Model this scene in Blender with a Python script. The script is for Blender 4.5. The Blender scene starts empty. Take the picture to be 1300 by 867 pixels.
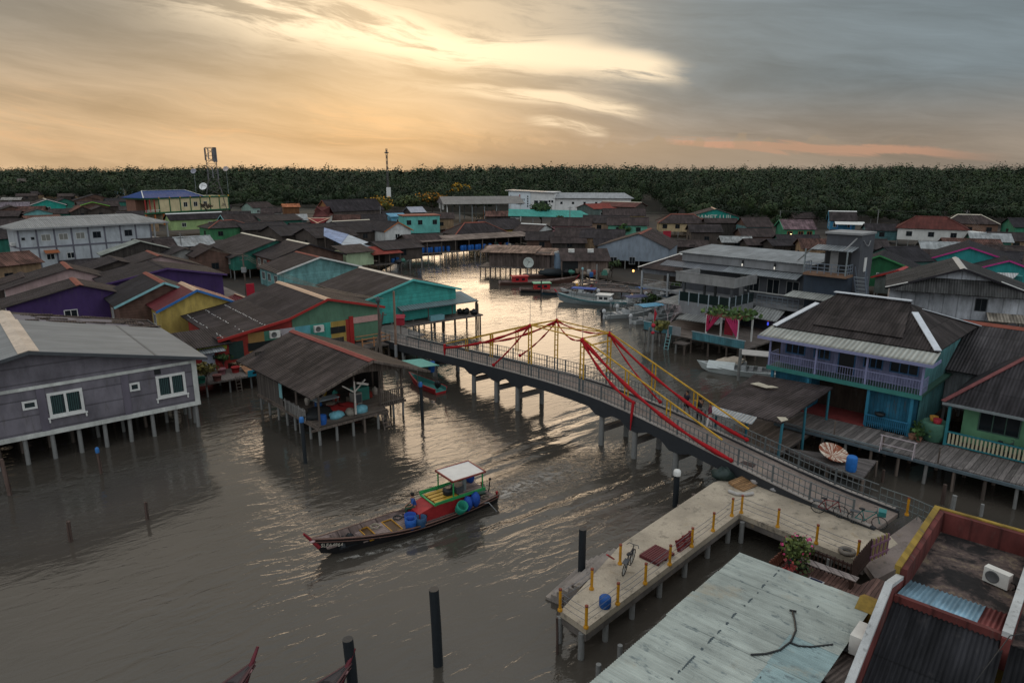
import bpy, bmesh, math, random
import numpy as np
from mathutils import Vector, Matrix
random.seed(7); rs = np.random.RandomState(11)
SC = bpy.context.scene; COL = SC.collection
R = math.radians; PI = math.pi
# ------------------------------------------------------------ camera geometry (a drone 18 m above the water)
CF = 870.0; CH = 18.0; CX = 650.0; CY = 433.5; HY = 218.0
PIT = math.atan((CY-HY)/CF); cP, sP = math.cos(PIT), math.sin(PIT)
def ray(x, y):
 u = (x-CX)/CF; v = (y-CY)/CF
 return (u, cP-v*sP, -sP-v*cP)
def P(x, y, Z):                                  # the place at height Z that the survey photo shows at (x, y)
 r = ray(x, y); t = (Z-CH)/r[2]
 return Vector((r[0]*t, r[1]*t, Z))
def PY(x, y, Y):                                 # the place at forward distance Y
 r = ray(x, y); t = Y/r[1]
 return Vector((r[0]*t, Y, CH+r[2]*t))
class Fr:                                        # a vertical frame: x along az, y to the left of it, z up
 def __init__(s, o, az):
  s.o = Vector((o[0], o[1], 0)); s.az = az; a = R(az)
  s.ux = Vector((math.cos(a), math.sin(a), 0)); s.uy = Vector((-math.sin(a), math.cos(a), 0))
 def l(s, p):
  d = Vector(p)-s.o
  return Vector((d.dot(s.ux), d.dot(s.uy), p[2]))
 def w(s, x, y, z=0): return s.o+s.ux*x+s.uy*y+Vector((0, 0, z))
 def onx(s, px, py, y=0):                     # pixel -> (x, z) on the vertical plane y = const
  r = Vector(ray(px, py)); c0 = Vector((0, 0, CH))
  t = (y+(s.o-Vector((0, 0, 0))).dot(s.uy)-c0.dot(s.uy))/r.dot(s.uy)
  p = c0+r*t; q = s.l(p); return q.x, q.z
 def ony(s, px, py, x=0):                     # pixel -> (y, z) on the vertical plane x = const
  r = Vector(ray(px, py)); t = (x+s.o.dot(s.ux))/r.dot(s.ux)
  p = Vector((0, 0, CH))+r*t; q = s.l(p); return q.y, q.z
# ------------------------------------------------------------ node helpers
class NT:
 def __init__(s, tree): s.t = tree; s.N = tree.nodes; s.L = tree.links
 def n(s, kind, **kw):
  nd = s.N.new('ShaderNode'+kind)
  for k, v in kw.items(): setattr(nd, k, v)
  return nd
 def put(s, sock, v):
  if isinstance(v, bpy.types.NodeSocket): s.L.new(v, sock)
  elif v is not None: sock.default_value = v
 def m(s, op, a, b=None, c=None, clamp=False):
  nd = s.n('Math', operation=op, use_clamp=clamp)
  for i, v in enumerate((a, b, c)):
   if v is not None: s.put(nd.inputs[i], v)
  return nd.outputs[0]
 def mix(s, f, a, b, blend='MIX'):
  nd = s.n('Mix', data_type='RGBA', blend_type=blend, clamp_factor=True)
  s.put(nd.inputs[0], f); s.put(nd.inputs[6], c4(a)); s.put(nd.inputs[7], c4(b)); return nd.outputs[2]
 def xyz(s, v):
  nd = s.n('SeparateXYZ'); s.L.new(v, nd.inputs[0]); return nd.outputs
 def vec(s, x, y, z=0.0):
  nd = s.n('CombineXYZ')
  for i, v in enumerate((x, y, z)): s.put(nd.inputs[i], v)
  return nd.outputs[0]
 def noise(s, v, scale, detail=3, rough=.55, dist=0, dim='3D'):
  nd = s.n('TexNoise', noise_dimensions=dim); s.put(nd.inputs['Vector'], v)
  s.put(nd.inputs['Scale'], scale); s.put(nd.inputs['Detail'], detail); s.put(nd.inputs['Roughness'], rough); s.put(nd.inputs['Distortion'], dist)
  return nd.outputs['Fac']
 def white(s, v):
  nd = s.n('TexWhiteNoise', noise_dimensions='3D'); s.put(nd.inputs['Vector'], v); return nd.outputs['Value']
 def ss(s, x, a, b, lo=0., hi=1.):
  nd = s.n('MapRange', interpolation_type='SMOOTHSTEP'); s.put(nd.inputs[0], x)
  s.put(nd.inputs[1], a); s.put(nd.inputs[2], b); s.put(nd.inputs[3], lo); s.put(nd.inputs[4], hi); return nd.outputs[0]
 def scalec(s, col, f):                       # colour times a value
  nd = s.n('VectorMath', operation='SCALE'); s.put(nd.inputs[0], c4(col)[:3] if not isinstance(col, bpy.types.NodeSocket) else col); s.put(nd.inputs[3], f); return nd.outputs[0]
 def bump(s, h, dist, strength=1.):
  nd = s.n('Bump'); s.put(nd.inputs['Height'], h); nd.inputs['Distance'].default_value = dist; nd.inputs['Strength'].default_value = strength
  return nd.outputs[0]
def c4(c):
 if isinstance(c, (tuple, list)): return tuple(c)+(1.,) if len(c) == 3 else tuple(c)
 return c
MATS = {}
def newmat(key, build):
 if key in MATS: return MATS[key]
 m = bpy.data.materials.new(str(key[0] if isinstance(key, tuple) else key)); m.use_nodes = True
 t = NT(m.node_tree); b = t.N['Principled BSDF']; b.inputs['Specular IOR Level'].default_value = .3
 build(t, b); MATS[key] = m; return m
def objxyz(t):
 tc = t.n('TexCoord'); rnd = t.n('ObjectInfo').outputs['Random']
 return tc.outputs['Object'], rnd
# ------------------------------------------------------------ materials
def roofm(col, pitch=.2, weather=1., sheen=.75, row=1.5):
 def b(t, p):
  uv = t.n('UVMap').outputs[0]; u, v, _ = t.xyz(uv); rnd = t.n('ObjectInfo').outputs['Random']
  ro = t.m('MULTIPLY', rnd, 91.)
  cell = t.white(t.vec(t.m('FLOOR', t.m('DIVIDE', u, .92)), t.m('FLOOR', t.m('DIVIDE', v, row)), ro))
  st = t.noise(t.vec(t.m('MULTIPLY', u, 2.2), t.m('MULTIPLY', v, .35), ro), 1., 5, .62)
  bl = t.noise(t.vec(u, v, ro), .33, 4, .6)
  f = t.m('MULTIPLY_ADD', t.ss(cell, 0, 1), .34*weather, 1-.17*weather)
  f = t.m('MULTIPLY', f, t.ss(st, .3, .72, 1-.42*weather, 1+.32*weather))
  f = t.m('MULTIPLY', f, t.ss(bl, .3, .7, 1-.25*weather, 1+.25*weather))
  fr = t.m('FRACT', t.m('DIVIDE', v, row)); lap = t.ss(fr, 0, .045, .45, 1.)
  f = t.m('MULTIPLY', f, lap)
  w = t.m('SINE', t.m('MULTIPLY', u, 2*PI/pitch)); f = t.m('MULTIPLY', f, t.ss(w, -1., .6, .72, 1.08))  # corrugation troughs darkened in the colour, shading the bump alone leaves too faint
  c = t.scalec(col, f)
  li = t.noise(t.vec(t.m('MULTIPLY', u, 1.), t.m('MULTIPLY', v, .6), t.m('ADD', ro, 7.)), 1.7, 6, .7)
  c = t.mix(t.ss(li, .58, .74, 0, .25*weather), c, (.14, .125, .122))
  ru = t.noise(t.vec(u, t.m('MULTIPLY', v, .5), t.m('ADD', ro, 31.)), .9, 5, .65)
  c = t.mix(t.ss(ru, .64, .76, 0, .35*weather), c, (.09, .052, .042))
  t.L.new(c, p.inputs['Base Color']); p.inputs['Roughness'].default_value = sheen; p.inputs['Specular IOR Level'].default_value = .12
  hgt = t.m('ADD', t.m('MULTIPLY', w, pitch*.12), t.m('MULTIPLY', lap, .02))
  t.L.new(t.bump(hgt, 1., .8), p.inputs['Normal'])
 return newmat(('roof', col, pitch, weather, sheen, row), b)
def wallm(col, style=None, dirt=1., rough=.8, gap=.2):
 def b(t, p):
  o, rnd = objxyz(t); x, y, z = t.xyz(o); s = t.m('ADD', x, y)
  ro = t.m('MULTIPLY', rnd, 57.)
  n1 = t.noise(t.vec(s, t.m('MULTIPLY', z, .4), ro), 1.3, 5, .65); n2 = t.noise(t.vec(s, z, ro), .35, 3, .5)
  f = t.m('MULTIPLY', t.ss(n1, .3, .7, 1-.32*dirt, 1+.14*dirt), t.ss(n2, .3, .7, 1-.2*dirt, 1+.12*dirt))
  c = t.scalec(col, f)
  c = t.mix(t.ss(t.noise(t.vec(t.m('MULTIPLY', s, 2.6), t.m('MULTIPLY', z, .45), t.m('ADD', ro, 9.)), 1.2, 6, .75), .54, .72, 0, .6*dirt), c, (.085, .075, .066))
  if style:
   q = z if style == 'h' else s
   k = t.m('DIVIDE', q, gap); fr = t.m('FRACT', k); ln = t.m('MULTIPLY', t.ss(fr, 0, .09), t.ss(fr, 1., .93))
   pl = t.white(t.vec(t.m('FLOOR', k), ro, 3.))
   c = t.scalec(c, t.m('MULTIPLY', t.m('MULTIPLY_ADD', pl, .22*dirt, 1-.11*dirt), t.m('MULTIPLY_ADD', ln, .4, .6)))
   t.L.new(t.bump(ln, .02, .7), p.inputs['Normal'])
  t.L.new(c, p.inputs['Base Color']); p.inputs['Roughness'].default_value = rough
 return newmat(('wall', col, style, dirt, rough, gap), b)
def paint(col, rough=.5, dirt=.6, metal=0.):
 def b(t, p):
  o, rnd = objxyz(t)
  n1 = t.noise(o, 2.3, 5, .65)
  c = t.scalec(col, t.ss(n1, .3, .7, 1-.22*dirt, 1+.12*dirt))
  n2 = t.noise(o, 7., 5, .7)
  c = t.mix(t.ss(n2, .6, .75, 0, .35*dirt), c, (.07, .055, .045))
  t.L.new(c, p.inputs['Base Color']); p.inputs['Roughness'].default_value = rough; p.inputs['Metallic'].default_value = metal
  t.L.new(t.bump(n2, .01, .3), p.inputs['Normal'])
 return newmat(('paint', col, rough, dirt, metal), b)
def woodm(col, gap=.18, axis='x', wear=1.):      # boards run across the axis named
 def b(t, p):
  o, rnd = objxyz(t); x, y, z = t.xyz(o); q = {'x': x, 'y': y, 's': t.m('ADD', x, y), 'z': z}[axis]
  oth = {'x': y, 'y': x, 's': z, 'z': t.m('ADD', x, y)}[axis]
  k = t.m('DIVIDE', q, gap); fr = t.m('FRACT', k); ln = t.m('MULTIPLY', t.ss(fr, 0, .1), t.ss(fr, 1., .92))
  pl = t.white(t.vec(t.m('FLOOR', k), t.m('FLOOR', t.m('MULTIPLY', oth, .3)), rnd))
  g = t.noise(t.vec(t.m('MULTIPLY', q, 14.), t.m('MULTIPLY', oth, 1.1), t.m('MULTIPLY', pl, 40.)), 1., 5, .65)
  f = t.m('MULTIPLY', t.m('MULTIPLY_ADD', pl, .6*wear, 1-.3*wear), t.ss(g, .28, .75, 1-.3*wear, 1+.35*wear))
  f = t.m('MULTIPLY', f, t.m('MULTIPLY_ADD', ln, .65, .35))
  c = t.scalec(col, f)
  c = t.mix(t.ss(t.noise(o, 1.1, 5, .7), .58, .72, 0, .4*wear), c, (.2, .19, .17))
  t.L.new(c, p.inputs['Base Color']); p.inputs['Roughness'].default_value = .85
  t.L.new(t.bump(ln, .02, .8), p.inputs['Normal'])
 return newmat(('wood', col, gap, axis, wear), b)
def concm(col, stain=1., sc=1.):
 def b(t, p):
  o, rnd = objxyz(t)
  n1 = t.noise(o, .45*sc, 6, .62); n2 = t.noise(o, 2.6*sc, 6, .7); n3 = t.noise(o, 16.*sc, 3, .6)
  f = t.m('MULTIPLY', t.ss(n1, .32, .68, 1-.25*stain, 1+.15*stain), t.ss(n3, .3, .7, .9, 1.08))
  c = t.scalec(col, f)
  c = t.mix(t.ss(n2, .53, .7, 0, .62*stain), c, (.055, .05, .042))
  c = t.mix(t.ss(t.noise(o, 1.1*sc, 5, .65, 1.), .58, .7, 0, .3*stain), c, (.3, .22, .12))
  t.L.new(c, p.inputs['Base Color']); p.inputs['Roughness'].default_value = .88
  t.L.new(t.bump(n2, .02, .4), p.inputs['Normal'])
 return newmat(('conc', col, stain, sc), b)
def glassm(col=(.012, .016, .02), rough=.12):
 def b(t, p):
  p.inputs['Base Color'].default_value = c4(col); p.inputs['Roughness'].default_value = rough; p.inputs['Specular IOR Level'].default_value = .5
 return newmat(('glass', col, rough), b)
def plain(col, rough=.7, metal=0.):
 def b(t, p):
  o, rnd = objxyz(t)
  t.L.new(t.scalec(col, t.ss(t.noise(o, 5., 4, .6), .3, .7, .85, 1.1)), p.inputs['Base Color'])
  p.inputs['Roughness'].default_value = rough; p.inputs['Metallic'].default_value = metal
 return newmat(('plain', col, rough, metal), b)
def lampm(col, s):
 def b(t, p):
  p.inputs['Base Color'].default_value = c4(col); p.inputs['Emission Color'].default_value = c4(col); p.inputs['Emission Strength'].default_value = s
 return newmat(('lamp', col, s), b)
def leafm(col, var=.5, name='leaf'):
 def b(t, p):
  at = t.n('Attribute', attribute_name='tint'); o, rnd = objxyz(t)
  f = t.m('MULTIPLY', t.m('MULTIPLY_ADD', at.outputs['Fac'], 2*var, 1-var), t.m('MULTIPLY_ADD', rnd, .4, .8))
  c = t.scalec(col, f)
  c = t.mix(t.m('MULTIPLY', t.ss(at.outputs['Fac'], .6, 1.), .4), c, (col[0]*2.4, col[1]*1.7, col[2]*.9))
  t.L.new(c, p.inputs['Base Color']); p.inputs['Roughness'].default_value = .75
 return newmat((name, col, var), b)
# ------------------------------------------------------------ mesh builder
class MB:
 def __init__(s): s.v = []; s.f = []; s.mi = []; s.uv = []; s.sm = []
 def face(s, vs, m=0, uv=None, smooth=False):
  k = len(s.v); s.v.extend(tuple(p) for p in vs); s.f.append(tuple(range(k, k+len(vs)))); s.mi.append(m); s.sm.append(smooth)
  s.uv.append(uv if uv else [(0, 0)]*len(vs))
 def raw(s, vs, fs, m=0, smooth=False):
  k = len(s.v); s.v.extend(tuple(p) for p in vs)
  for f in fs:
   s.f.append(tuple(i+k for i in f)); s.mi.append(m); s.sm.append(smooth); s.uv.append([(vs[i][0], vs[i][1]) for i in f])
  return s
 def box(s, x0, x1, y0, y1, z0, z1, m=0):
  if x0 > x1: x0, x1 = x1, x0
  if y0 > y1: y0, y1 = y1, y0
  v = [(x0, y0, z0), (x1, y0, z0), (x1, y1, z0), (x0, y1, z0), (x0, y0, z1), (x1, y0, z1), (x1, y1, z1), (x0, y1, z1)]
  return s.raw(v, [(0, 3, 2, 1), (4, 5, 6, 7), (0, 1, 5, 4), (1, 2, 6, 5), (2, 3, 7, 6), (3, 0, 4, 7)], m)
 def bar(s, p, q, w, h=None, m=0, up=(0, 0, 1)):
  p = Vector(p); q = Vector(q); d = (q-p).normalized(); u = Vector(up)
  if abs(d.dot(u)) > .98: u = Vector((1, 0, 0))
  a = d.cross(u).normalized()*(w/2); c = a.cross(d).normalized()*((h or w)/2)
  v = [p-a-c, p+a-c, p+a+c, p-a+c, q-a-c, q+a-c, q+a+c, q-a+c]
  return s.raw(v, [(0, 1, 2, 3), (7, 6, 5, 4), (0, 4, 5, 1), (1, 5, 6, 2), (2, 6, 7, 3), (3, 7, 4, 0)], m)
 def tube(s, p, q, r0, r1=None, n=8, m=0):
  return s.path([p, q], [r0, r0 if r1 is None else r1], n, m)
 def path(s, pts, rad, n=6, m=0, flat=1.):
  pts = [Vector(p) for p in pts]; k0 = []
  if not isinstance(rad, (list, tuple)): rad = [rad]*len(pts)
  vs = []; fs = []
  for i, p in enumerate(pts):
   d = (pts[min(i+1, len(pts)-1)]-pts[max(i-1, 0)]).normalized()
   u = Vector((0, 0, 1)) if abs(d.z) < .95 else Vector((1, 0, 0))
   a = d.cross(u).normalized(); c = a.cross(d)
   for j in range(n):
    t = 2*PI*j/n; vs.append(p+(a*math.cos(t)*flat+c*math.sin(t))*rad[i])
  for i in range(len(pts)-1):
   for j in range(n):
    fs.append((i*n+j, i*n+(j+1) % n, (i+1)*n+(j+1) % n, (i+1)*n+j))
  s.raw(vs, fs, m, True)
  s.raw([vs[j] for j in range(n)], [tuple(range(n))[::-1]], m); s.raw([vs[(len(pts)-1)*n+j] for j in range(n)], [tuple(range(n))], m)
  return s
 def lathe(s, prof, n=14, c=(0, 0, 0), m=0):
  vs = []; fs = []
  for r, z in prof:
   for j in range(n): t = 2*PI*j/n; vs.append((c[0]+r*math.cos(t), c[1]+r*math.sin(t), c[2]+z))
  for i in range(len(prof)-1):
   for j in range(n): fs.append((i*n+j, i*n+(j+1) % n, (i+1)*n+(j+1) % n, (i+1)*n+j))
  s.raw(vs, fs, m, True)
  if prof[0][0] > 1e-4: s.raw(vs[:n], [tuple(range(n))[::-1]], m)
  if prof[-1][0] > 1e-4: s.raw(vs[-n:], [tuple(range(n))], m)
  return s
 def prism(s, poly, z0, z1, m=0):
  n = len(poly); a = sum(poly[i][0]*poly[(i+1) % n][1]-poly[(i+1) % n][0]*poly[i][1] for i in range(n))
  if a < 0: poly = poly[::-1]
  vs = [(x, y, z0) for x, y in poly]+[(x, y, z1) for x, y in poly]
  return s.raw(vs, [tuple(range(n))[::-1], tuple(range(n, 2*n))]+[(i, (i+1) % n, n+(i+1) % n, n+i) for i in range(n)], m)
 def xprism(s, prof, x0, x1, m=0):              # (y, z) profile extruded along x
  n = len(prof)
  vs = [(x0, y, z) for y, z in prof]+[(x1, y, z) for y, z in prof]
  return s.raw(vs, [tuple(range(n))[::-1], tuple(range(n, 2*n))]+[(i, (i+1) % n, n+(i+1) % n, n+i) for i in range(n)], m)
 def slab(s, a, b, c, d, th=.06, m=0, u0=0., v0=0.):   # top quad a-b (low edge) c-d (high edge), uv in metres
  a, b, c, d = map(Vector, (a, b, c, d)); nrm = (b-a).cross(d-a).normalized()
  if nrm.z < 0: nrm = -nrm
  e = (b-a).normalized(); g = nrm.cross(e).normalized()
  if g.dot(d-a) < 0: g = -g
  uv = [(u0+(p-a).dot(e), v0+(p-a).dot(g)) for p in (a, b, c, d)]
  lo = [p-nrm*th for p in (a, b, c, d)]; hi = [a, b, c, d]
  if (b-a).cross(d-a).z > 0: s.face(hi, m, uv); s.face(lo[::-1], m, uv[::-1])
  else: s.face(hi[::-1], m, uv[::-1]); s.face(lo, m, uv)
  for i in range(4):
   j = (i+1) % 4; s.face([lo[i], lo[j], hi[j], hi[i]], m, [uv[i], uv[j], uv[j], uv[i]])
  return s
 def tri(s, a, b, c, th=.06, m=0, u0=0.):
  a, b, c = map(Vector, (a, b, c)); nrm = (b-a).cross(c-a).normalized()
  if nrm.z < 0: nrm = -nrm
  e = (b-a).normalized(); g = nrm.cross(e)
  if g.dot(c-a) < 0: g = -g
  uv = [(u0+(p-a).dot(e), (p-a).dot(g)) for p in (a, b, c)]
  hi = [a, b, c]; lo = [p-nrm*th for p in hi]
  if (b-a).cross(c-a).z > 0: s.face(hi, m, uv); s.face(lo[::-1], m, uv[::-1])
  else: s.face(hi[::-1], m, uv[::-1]); s.face(lo, m, uv)
  for i in range(3):
   j = (i+1) % 3; s.face([lo[i], lo[j], hi[j], hi[i]], m, [uv[i], uv[j], uv[j], uv[i]])
  return s
 def blob(s, c, r, seed=0, rough=.25, m=0, nu=10, nv=6, flat=1.):
  rr = random.Random(seed); vs = []; fs = []
  r = (r, r, r*flat) if not isinstance(r, tuple) else r
  for i in range(nv+1):
   ph = PI*i/nv-PI/2
   for j in range(nu):
    t = 2*PI*j/nu; k = 1+rr.uniform(-rough, rough)
    vs.append((c[0]+r[0]*k*math.cos(ph)*math.cos(t), c[1]+r[1]*k*math.cos(ph)*math.sin(t), c[2]+r[2]*k*math.sin(ph)))
  for i in range(nv):
   for j in range(nu): fs.append((i*nu+j, i*nu+(j+1) % nu, (i+1)*nu+(j+1) % nu, (i+1)*nu+j))
  return s.raw(vs, fs, m, True)
 def build(s, name, mats, parent=None, tint=None):
  me = bpy.data.meshes.new(name); me.from_pydata(s.v, [], s.f)
  if not isinstance(mats, (list, tuple)): mats = [mats]
  for m in mats: me.materials.append(m)
  me.polygons.foreach_set('material_index', s.mi); me.polygons.foreach_set('use_smooth', s.sm)
  uvl = me.uv_layers.new(name='UVMap'); uvl.data.foreach_set('uv', [c for f in s.uv for p in f for c in p])
  if tint is not None:
   at = me.attributes.new('tint', 'FLOAT', 'FACE'); at.data.foreach_set('value', tint)
  me.update(); o = bpy.data.objects.new(name, me); COL.objects.link(o)
  if parent: o.parent = parent
  return o
def tag(o, label=None, cat=None, group=None, kind=None):
 if label: o['label'] = label
 if cat: o['category'] = cat
 if group: o['group'] = group
 if kind: o['kind'] = kind
 return o
def emp(name, label, cat, loc, az=0., group=None):
 o = bpy.data.objects.new(name, None); COL.objects.link(o); o.location = loc; o.rotation_euler = (0, 0, R(az)); o.empty_display_size = .3
 return tag(o, label, cat, group)
def child(src, parent, loc=(0, 0, 0), rz=0., label=None):    # a further copy of a part, under the same thing
 c = src.copy(); COL.objects.link(c); c.parent = parent; c.location = loc; c.rotation_euler = (0, 0, rz)
 if label: c['label'] = label
 for g in src.children:
  d = g.copy(); COL.objects.link(d); d.parent = c
 return c
def dup(root, loc, az=0., label=None, group=None, scale=None):
 r = root.copy(); COL.objects.link(r); r.location = loc; r.rotation_euler = (root.rotation_euler[0], root.rotation_euler[1], R(az))
 if label: r['label'] = label
 if group: r['group'] = group
 if scale: r.scale = scale
 for ch in root.children:
  c = ch.copy(); COL.objects.link(c); c.parent = r
  for g in ch.children:
   d = g.copy(); COL.objects.link(d); d.parent = c
 return r
def textmesh(name, body, size, mat_, parent, loc, rot, ext=.01, sx=1.):
 cu = bpy.data.curves.new(name, 'FONT'); cu.body = body; cu.size = size; cu.extrude = ext; cu.align_x = 'CENTER'; cu.align_y = 'CENTER'
 to = bpy.data.objects.new(name, cu); COL.objects.link(to)
 dg = bpy.context.evaluated_depsgraph_get(); me = bpy.data.meshes.new_from_object(to.evaluated_get(dg)); bpy.data.objects.remove(to)
 me.materials.clear(); me.materials.append(mat_)
 o = bpy.data.objects.new(name, me); COL.objects.link(o); o.parent = parent; o.location = loc; o.rotation_euler = rot; o.scale = (sx, 1, 1)
 return o
# ------------------------------------------------------------ camera, light, sky
cam = bpy.data.cameras.new('camera'); co = bpy.data.objects.new('camera', cam); COL.objects.link(co); SC.camera = co
co.location = (0, 0, CH); co.rotation_euler = (PI/2-PIT, 0, 0); cam.sensor_width = 36; cam.sensor_fit = 'HORIZONTAL'; cam.lens = 36*CF/1300
cam.clip_start = .3; cam.clip_end = 9000
SUN_AZ, SUN_EL = -8., 13.                          # degrees right of straight ahead, above the horizon
sd = Vector((math.sin(R(SUN_AZ))*math.cos(R(SUN_EL)), math.cos(R(SUN_AZ))*math.cos(R(SUN_EL)), math.sin(R(SUN_EL))))
sl = bpy.data.lights.new('sun', 'SUN'); so = bpy.data.objects.new('sun', sl); COL.objects.link(so)
so.rotation_euler = (-sd).to_track_quat('-Z', 'Y').to_euler(); sl.energy = .5; sl.angle = R(30); sl.color = (1., .74, .5)
W = bpy.data.worlds.new('World'); SC.world = W; W.use_nodes = True
def world():
 t = NT(W.node_tree); bg = t.N['Background']
 d = t.n('TexCoord').outputs['Generated']; x, y, z = t.xyz(d)
 DEG = 180/PI
 el = t.m('MULTIPLY', t.m('ARCSINE', z), DEG); az = t.m('MULTIPLY', t.m('ARCTAN2', x, y), DEG)
 sky = t.n('TexSky', sky_type='NISHITA'); sky.sun_disc = False; sky.sun_elevation = R(SUN_EL); sky.sun_rotation = R(SUN_AZ); sky.air_density = 1.6; sky.dust_density = 3.5
 nish = t.scalec(sky.outputs[0], .07)
 # distance from the hidden sun in degrees, flattened so that the glow lies along the cloud sheet
 da = t.m('SUBTRACT', az, SUN_AZ)
 # cloud sheet: noise in a plane overhead gives streaks that close up towards the horizon
 w1 = t.noise(t.vec(t.m('MULTIPLY', az, .05), t.m('MULTIPLY', el, .16), 3.), 1., 3, .5)
 sl_ = t.m('ADD', el, t.m('MULTIPLY', da, .13))                         # streaks sink to the right
 sl2 = t.m('ADD', sl_, t.m('MULTIPLY', t.m('SUBTRACT', w1, .5), 4.))
 n1 = t.noise(t.vec(t.m('MULTIPLY', az, .045), t.m('MULTIPLY', sl2, .30), 1.3), 1., 6, .58, .3)
 n2 = t.noise(t.vec(t.m('MULTIPLY', az, .12), t.m('MULTIPLY', sl2, .95), 8.1), 1., 9, .66, .5)
 n3 = t.noise(t.vec(t.m('MULTIPLY', az, .035), t.m('MULTIPLY', el, .12), 20.), 1., 4, .5)
 # base colour of the overcast: warm left, blue grey right, warmer down at the horizon
 left = t.ss(az, 17., -15.)
 low = t.ss(el, 11., .5); low2 = t.ss(el, 7., .8)
 cw = t.mix(low, (.30, .27, .23), (.66, .455, .265)); cc = t.mix(low2, (.17, .215, .245), (.33, .275, .22))
 base = t.mix(left, cc, cw)
 base = t.scalec(base, t.m('MULTIPLY', t.ss(n1, .28, .72, .78, 1.22), t.ss(n2, .32, .68, .94, 1.06)))
 # salmon bars near the horizon
 bar = t.m('MULTIPLY', t.ss(n2, .5, .66), t.m('MULTIPLY', t.ss(el, .6, 2.), t.ss(el, 6.5, 3.)))
 base = t.mix(t.m('MULTIPLY', bar, t.m('MULTIPLY', left, .45)), base, (.78, .47, .25))
 # one thin salmon bar on the right
 e3 = t.m('ADD', el, t.m('ADD', t.m('MULTIPLY', t.m('SUBTRACT', az, 18.), .055), t.m('MULTIPLY', t.m('SUBTRACT', n2, .5), 1.5)))
 rb = t.m('MULTIPLY', t.m('MULTIPLY', t.ss(e3, 1.5, 1.75), t.ss(e3, 2.4, 2.1)), t.m('MULTIPLY', t.ss(az, 11.5, 14.), t.ss(az, 36., 28.)))
 base = t.mix(t.m('MULTIPLY', rb, .65), base, (.66, .34, .22))
 # grey bank of cumulus low in the middle
 cb = t.noise(t.vec(t.m('MULTIPLY', az, .4), t.m('MULTIPLY', el, .5), 5.), 1., 5, .6)
 bank = t.m('MULTIPLY', t.ss(t.m('SUBTRACT', t.m('MULTIPLY_ADD', cb, 4.2, .2), el), -.1, .3), t.m('MULTIPLY', t.ss(az, -9., -1.), t.ss(az, 36., 10.)))
 base = t.mix(t.m('MULTIPLY', bank, .6), base, (.37, .285, .20))
 # bright gaps round the sun
 wid = t.m('MULTIPLY_ADD', az, -.066, 2.1)
 bd1 = t.m('MULTIPLY', t.ss(t.m('DIVIDE', t.m('ABSOLUTE', t.m('SUBTRACT', sl2, 10.1)), wid), 1., .2), t.m('MULTIPLY', t.ss(az, -30., -17.), t.ss(t.m('ADD', az, t.m('MULTIPLY', t.m('SUBTRACT', n2, .5), 6.)), 14.5, 10.5)))
 bd2 = t.m('MULTIPLY', t.ss(t.m('ABSOLUTE', t.m('SUBTRACT', sl2, 6.9)), .9, .2), t.m('MULTIPLY', t.ss(az, -9., 3.), t.ss(az, 11.5, 8.)))
 bd3 = t.m('MULTIPLY', t.ss(t.m('ABSOLUTE', t.m('SUBTRACT', sl2, 5.)), .5, .15), t.m('MULTIPLY', t.ss(az, .5, 3.5), t.ss(az, 8., 6.5)))
 g = t.m('MULTIPLY', t.ss(t.m('ADD', az, t.m('MULTIPLY', el, -.4)), -31., -15.), t.ss(t.m('ADD', az, t.m('MULTIPLY', t.m('SUBTRACT', n2, .5), 5.)), 15., 1.))
 gap = t.m('MULTIPLY', g, t.m('MULTIPLY', t.ss(sl2, 4.5, 9.), t.ss(el, 34., 15.)))
 hole = t.ss(t.m('ADD', t.m('MULTIPLY', n1, .5), t.m('MULTIPLY', n2, .5)), .47, .60)
 veil = t.m('MULTIPLY', gap, hole)
 thin = t.m('MULTIPLY', t.m('MAXIMUM', bd1, t.m('MAXIMUM', t.m('MULTIPLY', bd2, .8), t.m('MULTIPLY', bd3, .75))), t.ss(t.m('ADD', t.m('MULTIPLY', n1, .35), t.m('MULTIPLY', n2, .65)), .40, .53, .12, 1.))
 base = t.mix(t.m('MULTIPLY', gap, .25), base, (.50, .42, .32)); base = t.mix(t.m('MULTIPLY', veil, .45), base, (.70, .58, .43))
 col = t.mix(t.m('MULTIPLY', thin, .95), base, (1.04, .86, .62))
 # overhead and behind: unseen overcast, brightened to light the scene, warmed towards the sun
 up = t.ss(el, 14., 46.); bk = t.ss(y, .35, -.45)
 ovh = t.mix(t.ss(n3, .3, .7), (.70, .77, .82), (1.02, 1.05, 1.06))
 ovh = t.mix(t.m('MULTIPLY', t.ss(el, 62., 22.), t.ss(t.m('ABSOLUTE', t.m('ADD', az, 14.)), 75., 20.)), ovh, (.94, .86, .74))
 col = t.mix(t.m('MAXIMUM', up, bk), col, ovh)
 col = t.mix(.08, col, nish)
 col = t.mix(t.ss(z, -.01, -.05), col, (.05, .05, .045))
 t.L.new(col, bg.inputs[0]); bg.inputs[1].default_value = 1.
world()
vs = SC.view_settings; vs.view_transform = 'Standard'; vs.look = 'None'; vs.exposure = 0; vs.gamma = 1; vs.use_curve_mapping = False
SC.cycles.use_denoising = True; SC.cycles.max_bounces = 6; SC.cycles.diffuse_bounces = 2; SC.cycles.glossy_bounces = 3; SC.cycles.transmission_bounces = 3; SC.cycles.transparent_max_bounces = 6
SC.cycles.caustics_reflective = False; SC.cycles.caustics_refractive = False
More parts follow.
